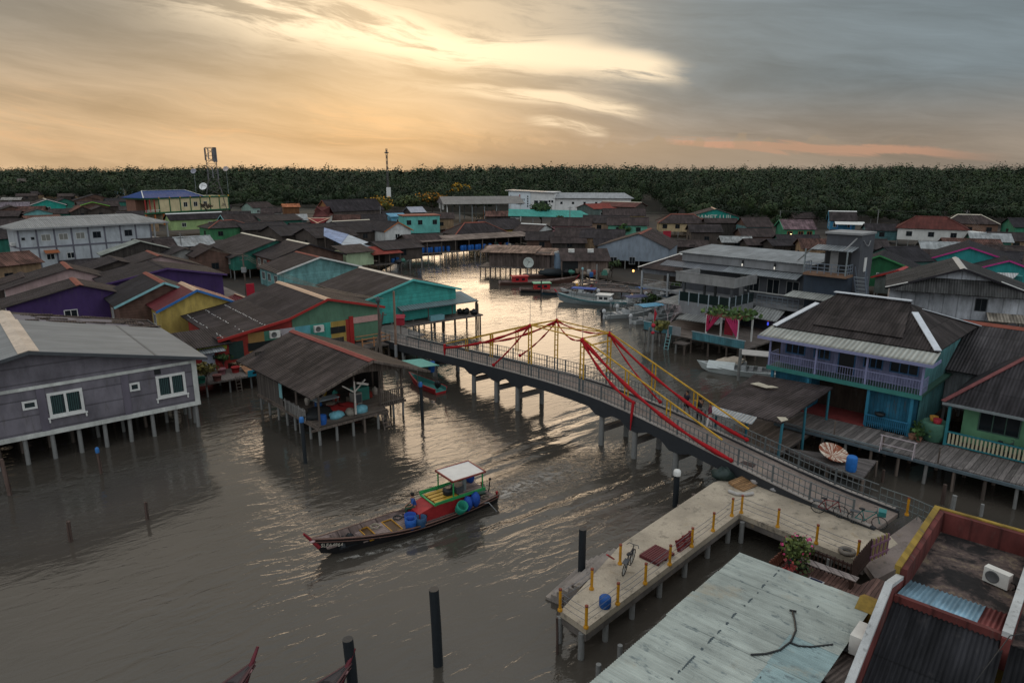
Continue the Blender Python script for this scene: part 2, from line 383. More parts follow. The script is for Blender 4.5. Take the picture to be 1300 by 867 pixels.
# ------------------------------------------------------------ water and mud
BOAT_O = P(400, 712, 0); BOAT_S = P(625, 632, 0)
def water():
 def b(t, p):
  tc = t.n('TexCoord').outputs['Object']; x, y, z = t.xyz(tc)
  ca, sa = math.cos(R(35)), math.sin(R(35))
  u = t.m('ADD', t.m('MULTIPLY', x, ca), t.m('MULTIPLY', y, sa)); v = t.m('SUBTRACT', t.m('MULTIPLY', y, ca), t.m('MULTIPLY', x, sa))
  n1 = t.noise(t.vec(t.m('MULTIPLY', u, .55), t.m('MULTIPLY', v, 1.5)), 1., 4, .5, .9)
  n2 = t.noise(t.vec(t.m('MULTIPLY', x, 3.), t.m('MULTIPLY', y, 4.2), 4.), 1., 2, .5, .4)
  n3 = t.noise(t.vec(t.m('MULTIPLY', x, .07), t.m('MULTIPLY', y, .09), 9.), 1., 3, .5)
  calm = t.ss(n3, .38, .6, .3, 1.)
  h = t.m('MULTIPLY', t.m('ADD', t.m('MULTIPLY', n1, .06), t.m('MULTIPLY', n2, .009)), calm)
  # wake of the moving boat: waves spreading to both sides behind its bow
  bd = (BOAT_O-BOAT_S).normalized(); bo = BOAT_O
  dx = t.m('SUBTRACT', x, bo.x); dy = t.m('SUBTRACT', y, bo.y)
  along = t.m('SUBTRACT', 0., t.m('ADD', t.m('MULTIPLY', dx, bd.x), t.m('MULTIPLY', dy, bd.y)))
  acr = t.m('ABSOLUTE', t.m('SUBTRACT', t.m('MULTIPLY', dx, bd.y), t.m('MULTIPLY', dy, bd.x)))
  edge = t.m('SUBTRACT', acr, t.m('MULTIPLY', along, .30))
  env = t.m('MULTIPLY', t.m('MULTIPLY', t.ss(edge, -3.6, -.6), t.ss(edge, 1.4, -.1)), t.m('MULTIPLY', t.ss(along, .5, 4.), t.ss(along, 40., 14.)))
  wk = t.m('SINE', t.m('ADD', t.m('MULTIPLY', edge, 4.2), t.m('ADD', t.m('MULTIPLY', along, 1.1), t.m('MULTIPLY', n1, 5.))))
  h = t.m('ADD', h, t.m('MULTIPLY', t.m('MULTIPLY', wk, env), .035))
  tail = t.m('MULTIPLY', t.ss(acr, 2.6, .6), t.m('MULTIPLY', t.ss(along, 9.5, 11.5), t.ss(along, 26., 14.)))
  ch = t.noise(t.vec(t.m('MULTIPLY', x, 2.4), t.m('MULTIPLY', y, 2.4), 2.), 1., 5, .65, 1.)
  h = t.m('ADD', h, t.m('MULTIPLY', t.m('MULTIPLY', ch, tail), .12))
  t.L.new(t.bump(h, 1., 1.), p.inputs['Normal'])
  mud = t.mix(t.ss(t.noise(t.vec(t.m('MULTIPLY', x, .12), t.m('MULTIPLY', y, .12), 1.), 1., 4, .6), .3, .7), (.062, .053, .044), (.047, .042, .035))
  t.L.new(mud, p.inputs['Base Color']); p.inputs['Roughness'].default_value = .09; p.inputs['IOR'].default_value = 1.55; p.inputs['Specular IOR Level'].default_value = .5
 m = newmat('water', b)
 w = MB(); w.face([(-6000, -200, 0), (6000, -200, 0), (6000, 8000, 0), (-6000, 8000, 0)])
 tag(w.build('water', m), kind='structure')
water()
def mudflat():
 # the mud the village stands on, a low bank with a creek left open through it
 creek = [(-14, 88), (-17, 112), (-24, 140), (-22, 160), (-4, 168), (10, 158), (16, 140), (24, 118), (20, 96)]
 left = [P(0, 440, 0)+Vector((-6, 6, 0)), P(150, 430, 0), P(300, 400, 0), P(430, 385, 0), P(470, 350, 0), P(500, 335, 0), P(505, 318, 0), P(540, 312, 0)]
 mm = concm((.035, .029, .024), .9, .25)
 polyL = [(p.x, p.y) for p in left]+[(-24, 175), (-10, 260), (-60, 420), (-900, 420), (-900, 60)]
 a = MB(); a.prism(polyL, -1.2, .22); tag(a.build('mud_bank', mm), kind='structure')
 right = [P(640, 318, 0), P(700, 318, 0), P(745, 352, 0), P(860, 372, 0), P(960, 430, 0), P(1010, 470, 0), P(1075, 520, 0)]
 polyR = [(p.x, p.y) for p in right]+[(44, 44), (60, 20), (900, 20), (900, 420), (40, 420), (0, 260), (-2, 175)]
 a = MB(); a.prism(polyR, -1.2, .2); tag(a.build('mud_bank', mm), kind='structure')
 a = MB(); a.prism([(-5990, 300), (5990, 300), (5990, 7900), (-5990, 7900)], -1., .35); tag(a.build('ground', concm((.03, .028, .021), .8, .1)), kind='structure')
mudflat()
# ------------------------------------------------------------ shared materials
ROOF = roofm((.037, .030, .031)); ROOF2 = roofm((.031, .026, .029)); ROOFB = roofm((.048, .035, .034)); ROOFK = roofm((.024, .022, .026), .2, .8)
ROOFG = roofm((.20, .205, .205), .25, .35); ROOFT = roofm((.22, .24, .22), .2, .8)
MAROON = roofm((.12, .022, .026), .25, .4, .5, .7); REDR = roofm((.22, .04, .03), .25, .6); ZINC = roofm((.30, .32, .33), .2, .7, .45); BLUEZ = roofm((.16, .27, .32), .2, .9, .45)
WHITE = paint((.62, .62, .6)); CREAMP = paint((.55, .5, .4)); DKGREY = paint((.06, .065, .072)); GREYP = paint((.25, .255, .26)); BLK = paint((.012, .014, .016), .45, .3)
TAN = paint((.46, .30, .20)); RUST = paint((.2, .055, .035), .8, 1.); REDP = paint((.33, .025, .022)); CYAN = paint((.22, .45, .48)); BLUEP = paint((.03, .14, .38)); YEL = paint((.55, .28, .02), .5, .5)
GLASS = glassm(); PILE = concm((.2, .2, .195), .8, 1.5); PILEW = woodm((.12, .095, .08), .4, 's'); STEEL = paint((.22, .25, .26), .45, .7, .3)
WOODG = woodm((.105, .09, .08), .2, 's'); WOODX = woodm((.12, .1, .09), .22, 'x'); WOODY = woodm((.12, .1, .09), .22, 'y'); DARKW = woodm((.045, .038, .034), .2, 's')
_pm = {}
def pilemesh(mat_, r=.11):
 k = (mat_.name, r)
 if k not in _pm:
  m = MB(); m.path([(0, 0, 0), (0, 0, 1)], [r, r*.93], 8); o = m.build('pile', mat_); _pm[k] = o.data; bpy.data.objects.remove(o)
 return _pm[k]
def pile(parent, x, y, z0, z1, mat_=None, r=.11, lean=.02, name='pile'):
 o = bpy.data.objects.new(name, pilemesh(mat_ or PILE, r)); COL.objects.link(o); o.parent = parent
 o.location = (x, y, z0); o.scale = (1, 1, z1-z0); o.rotation_euler = (random.uniform(-lean, lean), random.uniform(-lean, lean), random.uniform(0, 6))
 return o
def window(parent, face, pos, z, w, h, frame=WHITE, pane=GLASS, dims=None, fw=.07, sill=False, mull=1, name='window', ins=None):
 """a window on wall 'F' (x=0), 'L' (y=+hl), 'R' (y=-hr) or 'K' (y=const plane, looking to -y)"""
 Lw, hl, hr = dims; d = .05
 def bx(m, a0, a1, z0, z1, d0, d1):
  if face == 'F': m.box(-d1, -d0, a0, a1, z0, z1)
  elif face == 'L': m.box(a0, a1, hl+d0, hl+d1, z0, z1)
  elif face == 'R': m.box(a0, a1, -hr-d1, -hr-d0, z0, z1)
 a0, a1 = pos-w/2, pos+w/2; f = MB()
 bx(f, a0-fw, a0, z-fw, z+h+fw, -.02, d); bx(f, a1, a1+fw, z-fw, z+h+fw, -.02, d); bx(f, a0, a1, z-fw, z, -.02, d); bx(f, a0, a1, z+h, z+h+fw, -.02, d)
 for k in range(1, mull+1):
  c = a0+w*k/(mull+1); bx(f, c-.03, c+.03, z, z+h, -.02, d-.006)
 o = f.build(name, frame, parent)
 p = MB(); bx(p, a0, a1, z, z+h, -.02, .015); p.build('pane', pane, o)
 if sill: s = MB(); bx(s, a0-fw-.06, a1+fw+.06, z-fw-.08, z-fw, 0, .14); s.build('sill', frame, o)
 return o
def door(parent, face, pos, z, w, h, m_, dims, fm=None):
 Lw, hl, hr = dims
 def bx(m, a0, a1, z0, z1, d0, d1):
  if face == 'F': m.box(-d1, -d0, a0, a1, z0, z1)
  elif face == 'L': m.box(a0, a1, hl+d0, hl+d1, z0, z1)
  else: m.box(a0, a1, -hr-d1, -hr-d0, z0, z1)
 a = MB(); bx(a, pos-w/2, pos+w/2, z, z+h, -.02, .03); o = a.build('door', m_, parent)
 f = MB(); bx(f, pos-w/2-.08, pos-w/2, z, z+h+.08, -.02, .05); bx(f, pos+w/2, pos+w/2+.08, z, z+h+.08, -.02, .05); bx(f, pos-w/2, pos+w/2, z+h, z+h+.08, -.02, .05)
 f.build('frame', fm or m_, o); return o
def house(label, A, B, Zr, Ze, half, az=None, L=None, wall=None, roof=ROOF, fl=1.8, oh=.45, oe=.5, cap=None, fascia=None, gable=None,
  wF=2, wL=3, wR=0, frame=None, doorm=None, hip=0., hipb=0., piles=8, base=.0, group=None, cat='house', name='stilt_house', open_=False, wz=None, storeys=1, pilem=None, capw=.35, wh=1., nocap=False):
 """gable or hip roofed house; A, B = pixel (survey) ends of its ridge at height Zr; half = eave half widths (left, right) of the ridge"""
 a = P(*A, Zr) if len(A) == 2 else Vector(A)
 if B is not None: b = P(*B, Zr); azc = math.degrees(math.atan2(b.y-a.y, b.x-a.x)); Lc = (b-a).length
 else: azc, Lc = az, L
 az = azc if az is None else az; Lr = Lc if L is None else L
 hl, hr = half if isinstance(half, (tuple, list)) else (half, half)
 f = Fr((a.x, a.y), az); o = f.w(oh, 0)
 root = emp(name, label, cat, (o.x, o.y, 0), az, group)
 Lw = Lr-2*oh; x0, x1 = -oh, Lw+oh; th = .07
 sl_, sr = (Zr-Ze)/hl, (Zr-Ze)/hr
 wl, wr = hl-oe, hr-oe; zl, zr_ = Zr-sl_*wl-.1, Zr-sr*wr-.1
 wall = wall or WOODG
 if not open_:
  m = MB()
  if hip == 0 and hipb == 0: prof = [(-wr, fl), (wl, fl), (wl, zl), (0, Zr-.1), (-wr, zr_)]
  else: prof = [(-wr, fl), (wl, fl), (wl, zl), (-wr, zr_)]
  m.xprism(prof, 0, Lw); m.build('wall', wall, root)
  if gable is not None and hip == 0:
   g = MB(); g.xprism([(-wr+.02, zr_-.02), (wl-.02, zl-.02), (0, Zr-.12)], -.03, .0); g.build('gable', gable, root)
 r = MB(); hx0, hx1 = x0+hip, x1-hipb
 r.slab((x1, -hr, Ze), (x0, -hr, Ze), (hx0, 0, Zr), (hx1, 0, Zr), th); r.slab((x0, hl, Ze), (x1, hl, Ze), (hx1, 0, Zr), (hx0, 0, Zr), th)
 if hip > 0: r.tri((x0, -hr, Ze), (x0, hl, Ze), (hx0, 0, Zr), th)
 if hipb > 0: r.tri((x1, hl, Ze), (x1, -hr, Ze), (hx1, 0, Zr), th)
 ro = r.build('roof', roof, root)
 if not nocap:
  c = MB(); w = capw
  for s, sl2 in ((1, sl_), (-1, sr)):
   c.slab((hx0-.03, s*w, Zr+.03-sl2*w), (hx1+.03, s*w, Zr+.03-sl2*w), (hx1+.03, 0, Zr+.05), (hx0-.03, 0, Zr+.05), .025)
  c.build('ridge_cap', cap or roof, ro)
  if hip > 0 or hipb > 0:
   for on, xa_, xb_ in ((hip, x0, hx0), (hipb, x1, hx1)):
    for yy in (-hr, hl):
     if on > 0: h = MB(); h.bar((xa_, yy, Ze+.04), (xb_, 0, Zr+.05), .32, .05); h.build('hip_cap', cap or roof, ro)
 if fascia is not None and hip == 0:
  c = MB()
  for yy, e in ((-hr, -1), (hl, 1)): c.bar((x0-.04, yy, Ze-.09), (x0-.04, 0, Zr-.09), .05, .22)
  c.build('fascia_board', fascia, ro)
 dims = (Lw, wl, wr)
 for st in range(storeys):
  z0 = (wz if wz is not None else fl+.95)+st*2.9
  for k in range(wF): window(root, 'F', -wr+(wl+wr)*(k+.5)/wF+random.uniform(-.3, .3), z0, 1.1, wh, frame or WHITE, dims=dims)
  for k in range(wL): window(root, 'L', Lw*(k+.5)/wL+random.uniform(-.3, .3), z0, 1.1, wh, frame or WHITE, dims=dims)
  for k in range(wR): window(root, 'R', Lw*(k+.5)/wR+random.uniform(-.3, .3), z0, 1.1, wh, frame or WHITE, dims=dims)
 if doorm: door(root, 'L', Lw*.3, fl, .9, 2., doorm, dims)
 if piles:
  nx = max(2, round(Lw/2.4)+1); ny = max(2, round((wl+wr)/2.6)+1)
  for i in range(nx):
   for j in range(ny):
    if 0 < i < nx-1 and 0 < j < ny-1: continue
    if i == nx-1 and 0 < j: continue
    pile(root, .12+(Lw-.24)*i/(nx-1), -wr+.12+(wl+wr-.24)*j/(ny-1), base-.6, fl, pilem)
 return root, f, dims
# ------------------------------------------------------------ left bank: rows of stilt houses on the 40 degree grid
GL = 'stilt houses packed along the left bank'
LG = wallm((.17, .36, .36), 'h'); TURQ = wallm((.055, .34, .30), 'h', .7); PURP = wallm((.055, .028, .11), None, .6); YELW = wallm((.46, .34, .095), None, .8)
BRICKB = wallm((.13, .075, .058), 'h', 1., .9, .3); PINKW = wallm((.42, .30, .29), None, .6); LAV = wallm((.15, .138, .16), None, .8); GRN = wallm((.05, .19, .085), 'v', .7); GRN2 = wallm((.03, .16, .12), 'v', .8)
LIME = wallm((.32, .44, .19), None, .6); PGREEN = wallm((.40, .50, .32), 'v', .5); WHT = wallm((.55, .56, .55), None, .6); TEAL = wallm((.02, .22, .21), 'v', .6); PALEW = wallm((.42, .45, .48), None, .5)
BLW = wallm((.05, .24, .42), 'v', .5); BRN = wallm((.075, .06, .052), 'v', 1., .9, .22); CRW = wallm((.45, .34, .2), 'v', .6)
def houses_left():
 H = house
 H('turquoise stilt house by the creek with dark roof and grey metal awning', (524.3, 354.5), (463.4, 338.8), 6.45, 4.75, (6.0, 6.4), az=128, L=13, wall=TURQ, gable=TURQ, fascia=paint((.10, .45, .42)), cap=paint((.5, .45, .38)), wF=0, wL=0, piles=1, group=GL)
 H('dark roofed house with pale blue plank gable and white bargeboards', (406.5, 326.1), None, 6.2, 4.35, 6.4, az=128, L=9, wall=LG, fascia=WHITE, cap=RUST, wF=0, wL=3, group=GL)
 H('long dark roofed terrace house behind the pale blue gable', (393.3, 309.5), None, 6.5, 4.3, 6.4, az=128, L=10, wall=BRICKB, fascia=ROOF2, cap=CREAMP, wF=0, wL=3, doorm=REDP, group=GL)
 H('terrace house with ridge of stepped cream caps above the lane', (351, 304.8), None, 6.5, 3.9, (8.0, 6), az=128, L=19, wall=GRN2, cap=CREAMP, wF=0, wL=4, group=GL)
 H('yellow gabled house with maroon metal roof and blue bargeboards', (250, 367.7), None, 6.4, 4.6, 4.0, az=128, L=6.5, wall=YELW, roof=MAROON, fascia=BLUEP, cap=TAN, wF=0, wL=1, group=GL)
 H('brown plank gabled house with cyan bargeboards next to yellow gable', (208.5, 358.2), None, 6.8, 4.7, (4.9, 4.6), az=128, L=9.5, wall=BRICKB, fascia=CYAN, cap=RUST, wF=0, wL=1, roof=ROOFK, group=GL)
 H('dark roofed house with deep purple gable behind the lavender house', (101.5, 361.8), None, 6.4, 4.7, (7.0, 5.2), az=128, L=6.7, wall=PURP, cap=RUST, wF=1, wL=2, group=GL)
 H('dark roofed house with pinkish white gable behind the purple gable', (89, 340.8), None, 6.4, 4.4, (7.3, 5.2), az=128, L=8.3, wall=PINKW, cap=RUST, wF=0, wL=2, group=GL)
 H('house with pale pink gable wedged between dark roofs', (203, 324.6), None, 6.4, 4.5, (7, 5.8), az=128, L=8.5, wall=PINKW, cap=RUST, wF=0, wL=2, group=GL)
 H('purple walled house with low dark roof beside the lane', (212.3, 340.3), None, 6.3, 4.9, (7.5, 7.1), az=128, L=10, wall=PURP, fascia=paint((.07, .035, .13)), wF=0, wL=2, roof=ROOF2, group=GL)
 H('open gabled house with pale green roof sheets in front of the white block', (178, 306.5), None, 6.4, 4.4, 6.2, az=128, L=5, wall=DARKW, roof=ROOFT, wF=0, wL=1, group=GL)
 H('lime walled house with long dark roof below the blue roofed temple', (209.8, 271.5), (281, 268.8), 6.4, 4.6, 3., wall=LIME, roof=ROOF2, cap=WHITE, wF=0, wL=0, wR=2, piles=0, group=GL)
 H('dark roofed house with teal gable end right of the lime wall', (279.7, 273), None, 6.4, 4.3, 4.2, az=40, L=15, wall=GRN2, roof=ROOFB, fascia=CYAN, wF=1, wL=0, wR=2, piles=0, group=GL)
 H('bright green house under a dark hipped roof with red hip caps', (256, 280.8), None, 6.2, 4.6, 4.6, az=40, L=11.5, wall=GRN, roof=ROOF, hip=4.2, hipb=4.2, cap=RUST, wF=1, wL=0, wR=2, frame=DARKW, group=GL)
 # sheds and roofs seen only as dark sheets between the named gables
 rows = [((322, 273.5), 40, 12, 6, 4.6, 6.5, ROOF2, GRN2, 'corrugated dark roof with a pale skylight patch in the middle of the village'),
   ((340, 287), 40, 16, 6.2, 4.4, 7, ROOFK, BRN, 'broad black corrugated roof behind the stepped ridge caps'),
   ((385, 290), 40, 10, 6.3, 4.6, 6, ROOF2, BRN, 'dark roof just below the low red hipped roof'),
   ((421, 281), 40, 10, 6.5, 4.2, 8, ROOFK, BRN, 'dark roof with white ridge line near the flame trees'),
   ((75, 331), 40, 7, 4.6, 3.6, 3, ROOF2, BRN, 'low dark lean roof at the foot of the white block'),
   ((30, 352), 128, 6, 5.2, 3.8, 5, ROOFB, BRN, 'low brown roof at the far left edge behind the pink gable'),
   ((150, 331), 128, 8, 5.9, 4.5, 5, ROOF2, BRN, 'dark roof with yellow and white painted strips behind the purple gable'),
   ((300, 284), 40, 12, 5.4, 4.0, 5, ROOFK, BRN, 'dark roof with white gutter right of the green hipped house'),
   ((470, 307), 40, 9, 5.2, 4., 5, ROOF2, BRN, 'dark waterfront roof over a cluttered landing behind the tarp roof')]
 for (a, az, L, zr, ze, hf, rm, wm, lb) in rows:
  H(lb, a, None, zr, ze, hf, az=az, L=L, wall=wm, roof=rm, wF=1, wL=1, wR=1, frame=DARKW, piles=1, cap=CREAMP if 'white ridge' in lb else None, group=GL)
houses_left()
def awning_turquoise():
 pass
# ---- the lavender grey stilt house at the left edge
def lavender():
 f = Fr(P(256.5, 541.5, 0), 40.3)
 o = emp('stilt_house', 'lavender grey stilt house on concrete piles with white trimmed windows', 'house', f.w(0, 0), 40.3)
 fl, zt, X0 = 1.84, 5.04, -19.2
 apx, apz, ez = -9.5, 7.42, 5.25; D = 15.0
 def zr(x): return ez+(apz-ez)*(1-abs(x-apx)/10.2)
 m = MB(); n = [(X0, fl), (0, fl), (0, zr(0)-.12), (apx, apz-.12), (X0, zr(X0)-.12)]
 vs = [(x, 0, z) for x, z in n]+[(x, D, z) for x, z in n]
 m.raw(vs, [(0, 1, 2, 3, 4), (9, 8, 7, 6, 5)]+[(i, 5+i, 5+(i+1) % 5, (i+1) % 5) for i in range(5)]); m.build('wall', wallm((.15, .138, .16), 'h', .9, .8, 1.05), o)
 r = MB(); xe = .72
 r.slab((apx, -.6, apz), (apx, 11.5, apz), (xe, 11.5, ez), (xe, -.6, ez), .09); r.slab((apx-10.2, -.6, ez), (apx-10.2, 11.5, ez), (apx, 11.5, apz), (apx, -.6, apz), .09)
 ro = r.build('roof', roofm((.235, .24, .24), .3, .28, .7, 7.), o)
 r = MB(); r.slab((apx, 11.5, apz-.14), (apx, 16.3, apz-.14), (xe, 16.3, ez-.14), (xe, 11.5, ez-.14), .09); r.slab((apx-10.2, 11.5, ez-.14), (apx-10.2, 16.3, ez-.14), (apx, 16.3, apz-.14), (apx, 11.5, apz-.14), .09)
 tag(r.build('roof', roofm((.065, .052, .052), .3, 1.5), o), label='old dark broken rear roof sheets')
 s = MB(); rr = random.Random(5)
 for k in range(46):
  y = 11.6+rr.random()*4.4; x = apx+.5+rr.random()*9; q = (x-apx)/10.2; w = .4+rr.random()*1.6
  z = apz-.14-(apz-ez)*q+.03; z2 = apz-.14-(apz-ez)*(x+w-apx)/10.2+.03+rr.random()*.1; s.slab((x, y, z), (x+w, y, z2), (x+w, y+.5, z2), (x, y+.5, z), .03)
 s.build('loose_sheets', ROOFB, ro)
 c = MB(); c.slab((apx-.55, -.63, apz-.08), (apx-.55, 11.5, apz-.08), (apx, 11.5, apz+.05), (apx, -.63, apz+.05), .04); c.slab((apx, -.63, apz+.05), (apx, 11.5, apz+.05), (apx+.55, 11.5, apz-.08), (apx+.55, -.63, apz-.08), .04)
 c.slab((apx-.5, 11.52, apz-.2), (apx-.5, 16.4, apz-.2), (apx, 16.4, apz-.06), (apx, 11.52, apz-.06), .04); c.slab((apx, 11.52, apz-.06), (apx, 16.4, apz-.06), (apx+.5, 16.4, apz-.2), (apx+.5, 11.52, apz-.2), .04)
 c.build('ridge_cap', concm((.55, .45, .36), .7), ro)
 c = MB(); c.bar((apx, -.62, apz-.13), (xe, -.62, ez-.13), .05, .2); c.bar((apx, -.62, apz-.13), (apx-10.2, -.62, ez-.13), .05, .2); c.bar((xe-.02, -.6, ez-.13), (xe-.02, 16.2, ez-.13), .05, .2); c.build('fascia_board', DKGREY, ro)
 TR = wallm((.52, .53, .5), None, .8)
 t = MB(); t.box(X0, .06, -.09, 0, fl-.12, fl+.17); t.box(X0, .06, -.075, 0, zt-.2, zt); t.box(-.26, .06, -.08, 0, fl+.17, zt-.2); t.box(0, .09, -.07, D, fl-.12, fl+.17); t.box(0, .09, 0, D, zt-.2, zt); t.box(-.02, .075, -.06, .26, fl+.17, zt-.2)
 t.build('trim', TR, o)
 for px in (54.5, 160.5):
  x, _ = f.onx(px, 500 if px > 100 else 520); t = MB(); t.box(x-.22, x+.22, -.05, .0, fl+.17, zt-.2); t.build('pilaster', wallm((.135, .12, .15), None, .6), o)
 def win(x0, x1, y0, y1, big):
  (ax, az_), (bx, bz) = f.onx(x0, y1), f.onx(x1, y0)
  w, h = bx-ax, bz-az_; fw = .17 if big else .12; m = MB()
  m.box(ax, ax+fw, -.09, 0, az_, bz); m.box(bx-fw, bx, -.09, 0, az_, bz); m.box(ax+fw, bx-fw, -.09, 0, az_, az_+fw); m.box(ax+fw, bx-fw, -.09, 0, bz-fw, bz)
  if big: m.box((ax+bx)/2-.07, (ax+bx)/2+.07, -.08, 0, az_+fw, bz-fw)
  wo = m.build('window', WHITE, o)
  p = MB(); p.box(ax+fw, bx-fw, -.03, .0, az_+fw, bz-fw); p.build('pane', glassm((.008, .02, .023), .1), wo)
  if big:
   c = MB()
   for s in (0, 1):
    for k in range(5):
     xx = ax+fw+.05+s*(w/2-fw+.1)+k*.12; c.path([(xx, -.034, az_+fw+.02), (xx+.02, -.034, bz-fw-.02)], .03, 5)
   c.build('curtain', plain((.03, .075, .072)), wo)
   s = MB(); s.box(ax-.12, bx+.12, -.16, 0, az_-.08, az_); s.box(ax-.08, ax, -.13, 0, az_-.32, az_-.08); s.box(bx, bx+.08, -.13, 0, az_-.32, az_-.08); s.build('sill', WHITE, wo)
 win(63.6, 103.5, 492, 530, 1); win(200.5, 233.8, 471.5, 505.5, 1); win(29, 46, 507, 521, 0); win(165, 176.5, 484.5, 497, 0)
 (ax, z0), (bx, z1) = f.onx(196, 476), f.onx(203.5, 468); m = MB(); m.box(ax, bx, -.03, 0, z0, z1); m.build('vent', BLK, o)
 for k in range(14):
  x = -.16-k*1.47
  if x < X0: break
  pile(o, x, .2, -1, fl-.12, PILE, .14)
  for y in (2.6, 5.2, 8, 11, 14): pile(o, x+random.uniform(-.2, .2), y, -1, fl-.1, PILEW if random.random() < .6 else PILE, .12)
 for y in (1.2, 2.4, 3.6): pile(o, -.12, y, -1, fl-.1, PILE, .12)
lavender()
# ---- multi coloured restaurant house
def ac_unit(p, az, label):
 o = emp('air_conditioner', label, 'air conditioner', p, az, 'outdoor air conditioner units')
 m = MB(); m.box(-.45, .45, -.17, .17, 0, .62); m.build('casing', paint((.6, .58, .54), .5, .5), o)
 m = MB(); m.lathe([(.02, 0), (.25, 0), (.25, .02), (.22, .03), (.2, .015), (.02, .015)], 18); g = m.build('fan_grille', paint((.1, .1, .1)), o); g.rotation_euler = (PI/2, 0, 0); g.location = (-.12, -.171, .31)
 m = MB(); m.box(-.4, -.34, -.15, .15, -.06, 0); m.box(.34, .4, -.15, .15, -.06, 0); m.build('feet', DKGREY, o)
 m = MB(); m.path([(.45, .05, .3), (.6, .08, .25), (.62, .12, .05), (.5, .16, -.05)], .03, 5); m.build('pipe', BLK, o)
 return o
def multicolour():
 a = P(416.3, 379, 6.4); L = 13.2
 root, f, dims = house('dark roofed eatery with red green blue and yellow wall panels', (416.3, 379), None, 6.4, 4.95, (4.0, 5.9), az=128, L=L, wall=wallm((.10, .20, .13), None, .6), roof=roofm((.040, .032, .033), .22, .9, .75, 1.9), cap=TAN, fascia=REDP, wF=0, wL=0, piles=0, oh=.5)
 Lw, wl, wr = dims
 # lean-to on the left, flatter, with white bolt heads
 f0 = f
 e = f.l(P(275.4, 431.5, 3.9)); y1 = e.y
 r = MB(); r.slab((-.55, y1, 3.9), (L-.6, y1, 3.9), (L-.6, 3.9, 4.98), (-.55, 3.9, 4.98), .07); ro = r.build('roof', roofm((.040, .032, .033), .22, .9, .75, 1.9), root); ro.location = (-.5+.5-0, 0, 0); ro['label'] = 'flatter lean-to roof with rows of pale bolt heads'
 b = MB(); rr = random.Random(3)
 for q in (.08, .36, .66):
  for k in range(26):
   if rr.random() < .75: y = y1+(3.9-y1)*q+rr.uniform(-.06, .06); z = 3.9+1.08*q+.02; b.box(-.3+k*.48, -.22+k*.48, y-.05, y+.05, z, z+.04)
 b.build('bolts', WHITE, ro)
 c = MB(); c.bar((-.6, y1, 3.81), (-.6, 3.95, 4.9), .06, .24); c.build('fascia_board', REDP, ro)
 w = MB(); w.xprism([(3.4, 1.6), (y1-.5, 1.6), (y1-.5, 3.9), (3.4, 4.85)], 0, L-1.4); w.build('wall', wallm((.28, .035, .028), None, .6), root)
 # panels along the front: (pixel column limits at the facade plane, colour)
 def fx(px, py): return f.ony(px, py, .5)
 cols = [((277, 446), (315, 431), (.30, .035, .025), 'red'), ((315, 431), (335, 424), (.36, .21, .07), 'ochre'), ((335, 424), (354.5, 417), (.09, .28, .2), 'green'), ((354.5, 417), (373.5, 411), (.42, .38, .40), 'pale lilac'),
   ((373.5, 411), (393, 407), (.12, .36, .42), 'sky blue'), ((393, 407), (419, 404), (.06, .33, .27), 'turquoise'), ((419, 404), (438, 399), (.42, .28, .07), 'yellow'), ((438, 400), (448, 397), (.30, .035, .025), 'red')]
 for (pa, pb, colr, nm) in cols:
  (ya, _), (yb, _) = fx(*pa), fx(*pb)
  m = MB(); m.box(-.045, 0, min(ya, yb), max(ya, yb), 1.6, 4.0 if nm != 'red' else 4.05); pn = m.build('wall_panel', wallm(colr, 'v' if nm in ('turquoise', 'yellow') else None, .6), root); pn['label'] = nm+' front wall panel'
 def hole(x0, x1, y0, y1, nm, mt):
  (ya, za), (yb, zb) = fx(x0, y1), fx(x1, y0); m = MB(); m.box(-.075, -.03, min(ya, yb), max(ya, yb), za, zb)
  if nm == 'window':
   for q in (.0, .5, .985): yy = max(ya, yb)*(1-q)+min(ya, yb)*q; m.box(-.09, -.05, yy-.03, yy+.03, za, zb, 1)
  m.build(nm, [mt, DARKW], root)
 hole(315.5, 355, 430, 446, 'window', glassm((.01, .012, .012), .4)); hole(420, 438, 413, 424, 'window', glassm((.01, .012, .012), .4)); hole(292, 308, 432, 457, 'door', paint((.02, .045, .04)))
 # veranda at the right end
 yv = f.ony(449, 400, -.02)[0]; ye = f.ony(478, 395, -.02)[0]
 v = MB(); v.box(-2.2, 1.5, ye-.6, yv, 1.35, 1.5); v.build('veranda_floor', WOODY, root)
 v = MB()
 for x in (-2.1, -.7): v.box(x-.04, x+.04, ye-.5, yv, 2.3, 2.36); v.box(x-.04, x+.04, ye-.5, yv, 1.9, 1.96)
 v.box(-2.1, -.1, ye-.54, ye-.46, 2.3, 2.36); v.box(-2.1, -.1, ye-.54, ye-.46, 1.9, 1.96)
 for x, y in ((-2.1, ye-.5), (-2.1, yv), (-2.1, (ye+yv)/2)): v.box(x-.05, x+.05, y-.05, y+.05, 1.5, 2.45)
 v.build('railing', paint((.42, .20, .09)), root)
 v = MB(); v.box(-.12, .12, yv-.12, yv+.3, 1.4, 4.3); v.box(-.1, .1, ye-.62, ye-.45, 1.4, 4.2); v.build('post', REDP, root)
 v = MB(); v.box(-.1, -.05, ye-.6, yv, 3.55, 4.15); v.build('valance', plain((.5, .3, .27)), root)
 v = MB(); v.box(1.2, 1.3, ye-.6, yv, 1.5, 4.2); v.build('veranda_back_wall', wallm((.16, .05, .04), 'v', .6), root)
 for k in range(5): pile(root, 0, -wr+.3+k*2.4, -.6, 1.6, PILEW); pile(root, -2., ye-.4+k*.8, -.6, 1.4, PILEW)
 y, z = fx(345.5, 424); q = f.w(-.22, y, z); ac_unit((q.x, q.y, z-.2), 38, 'outdoor air conditioner on green panel of the colourful eatery')
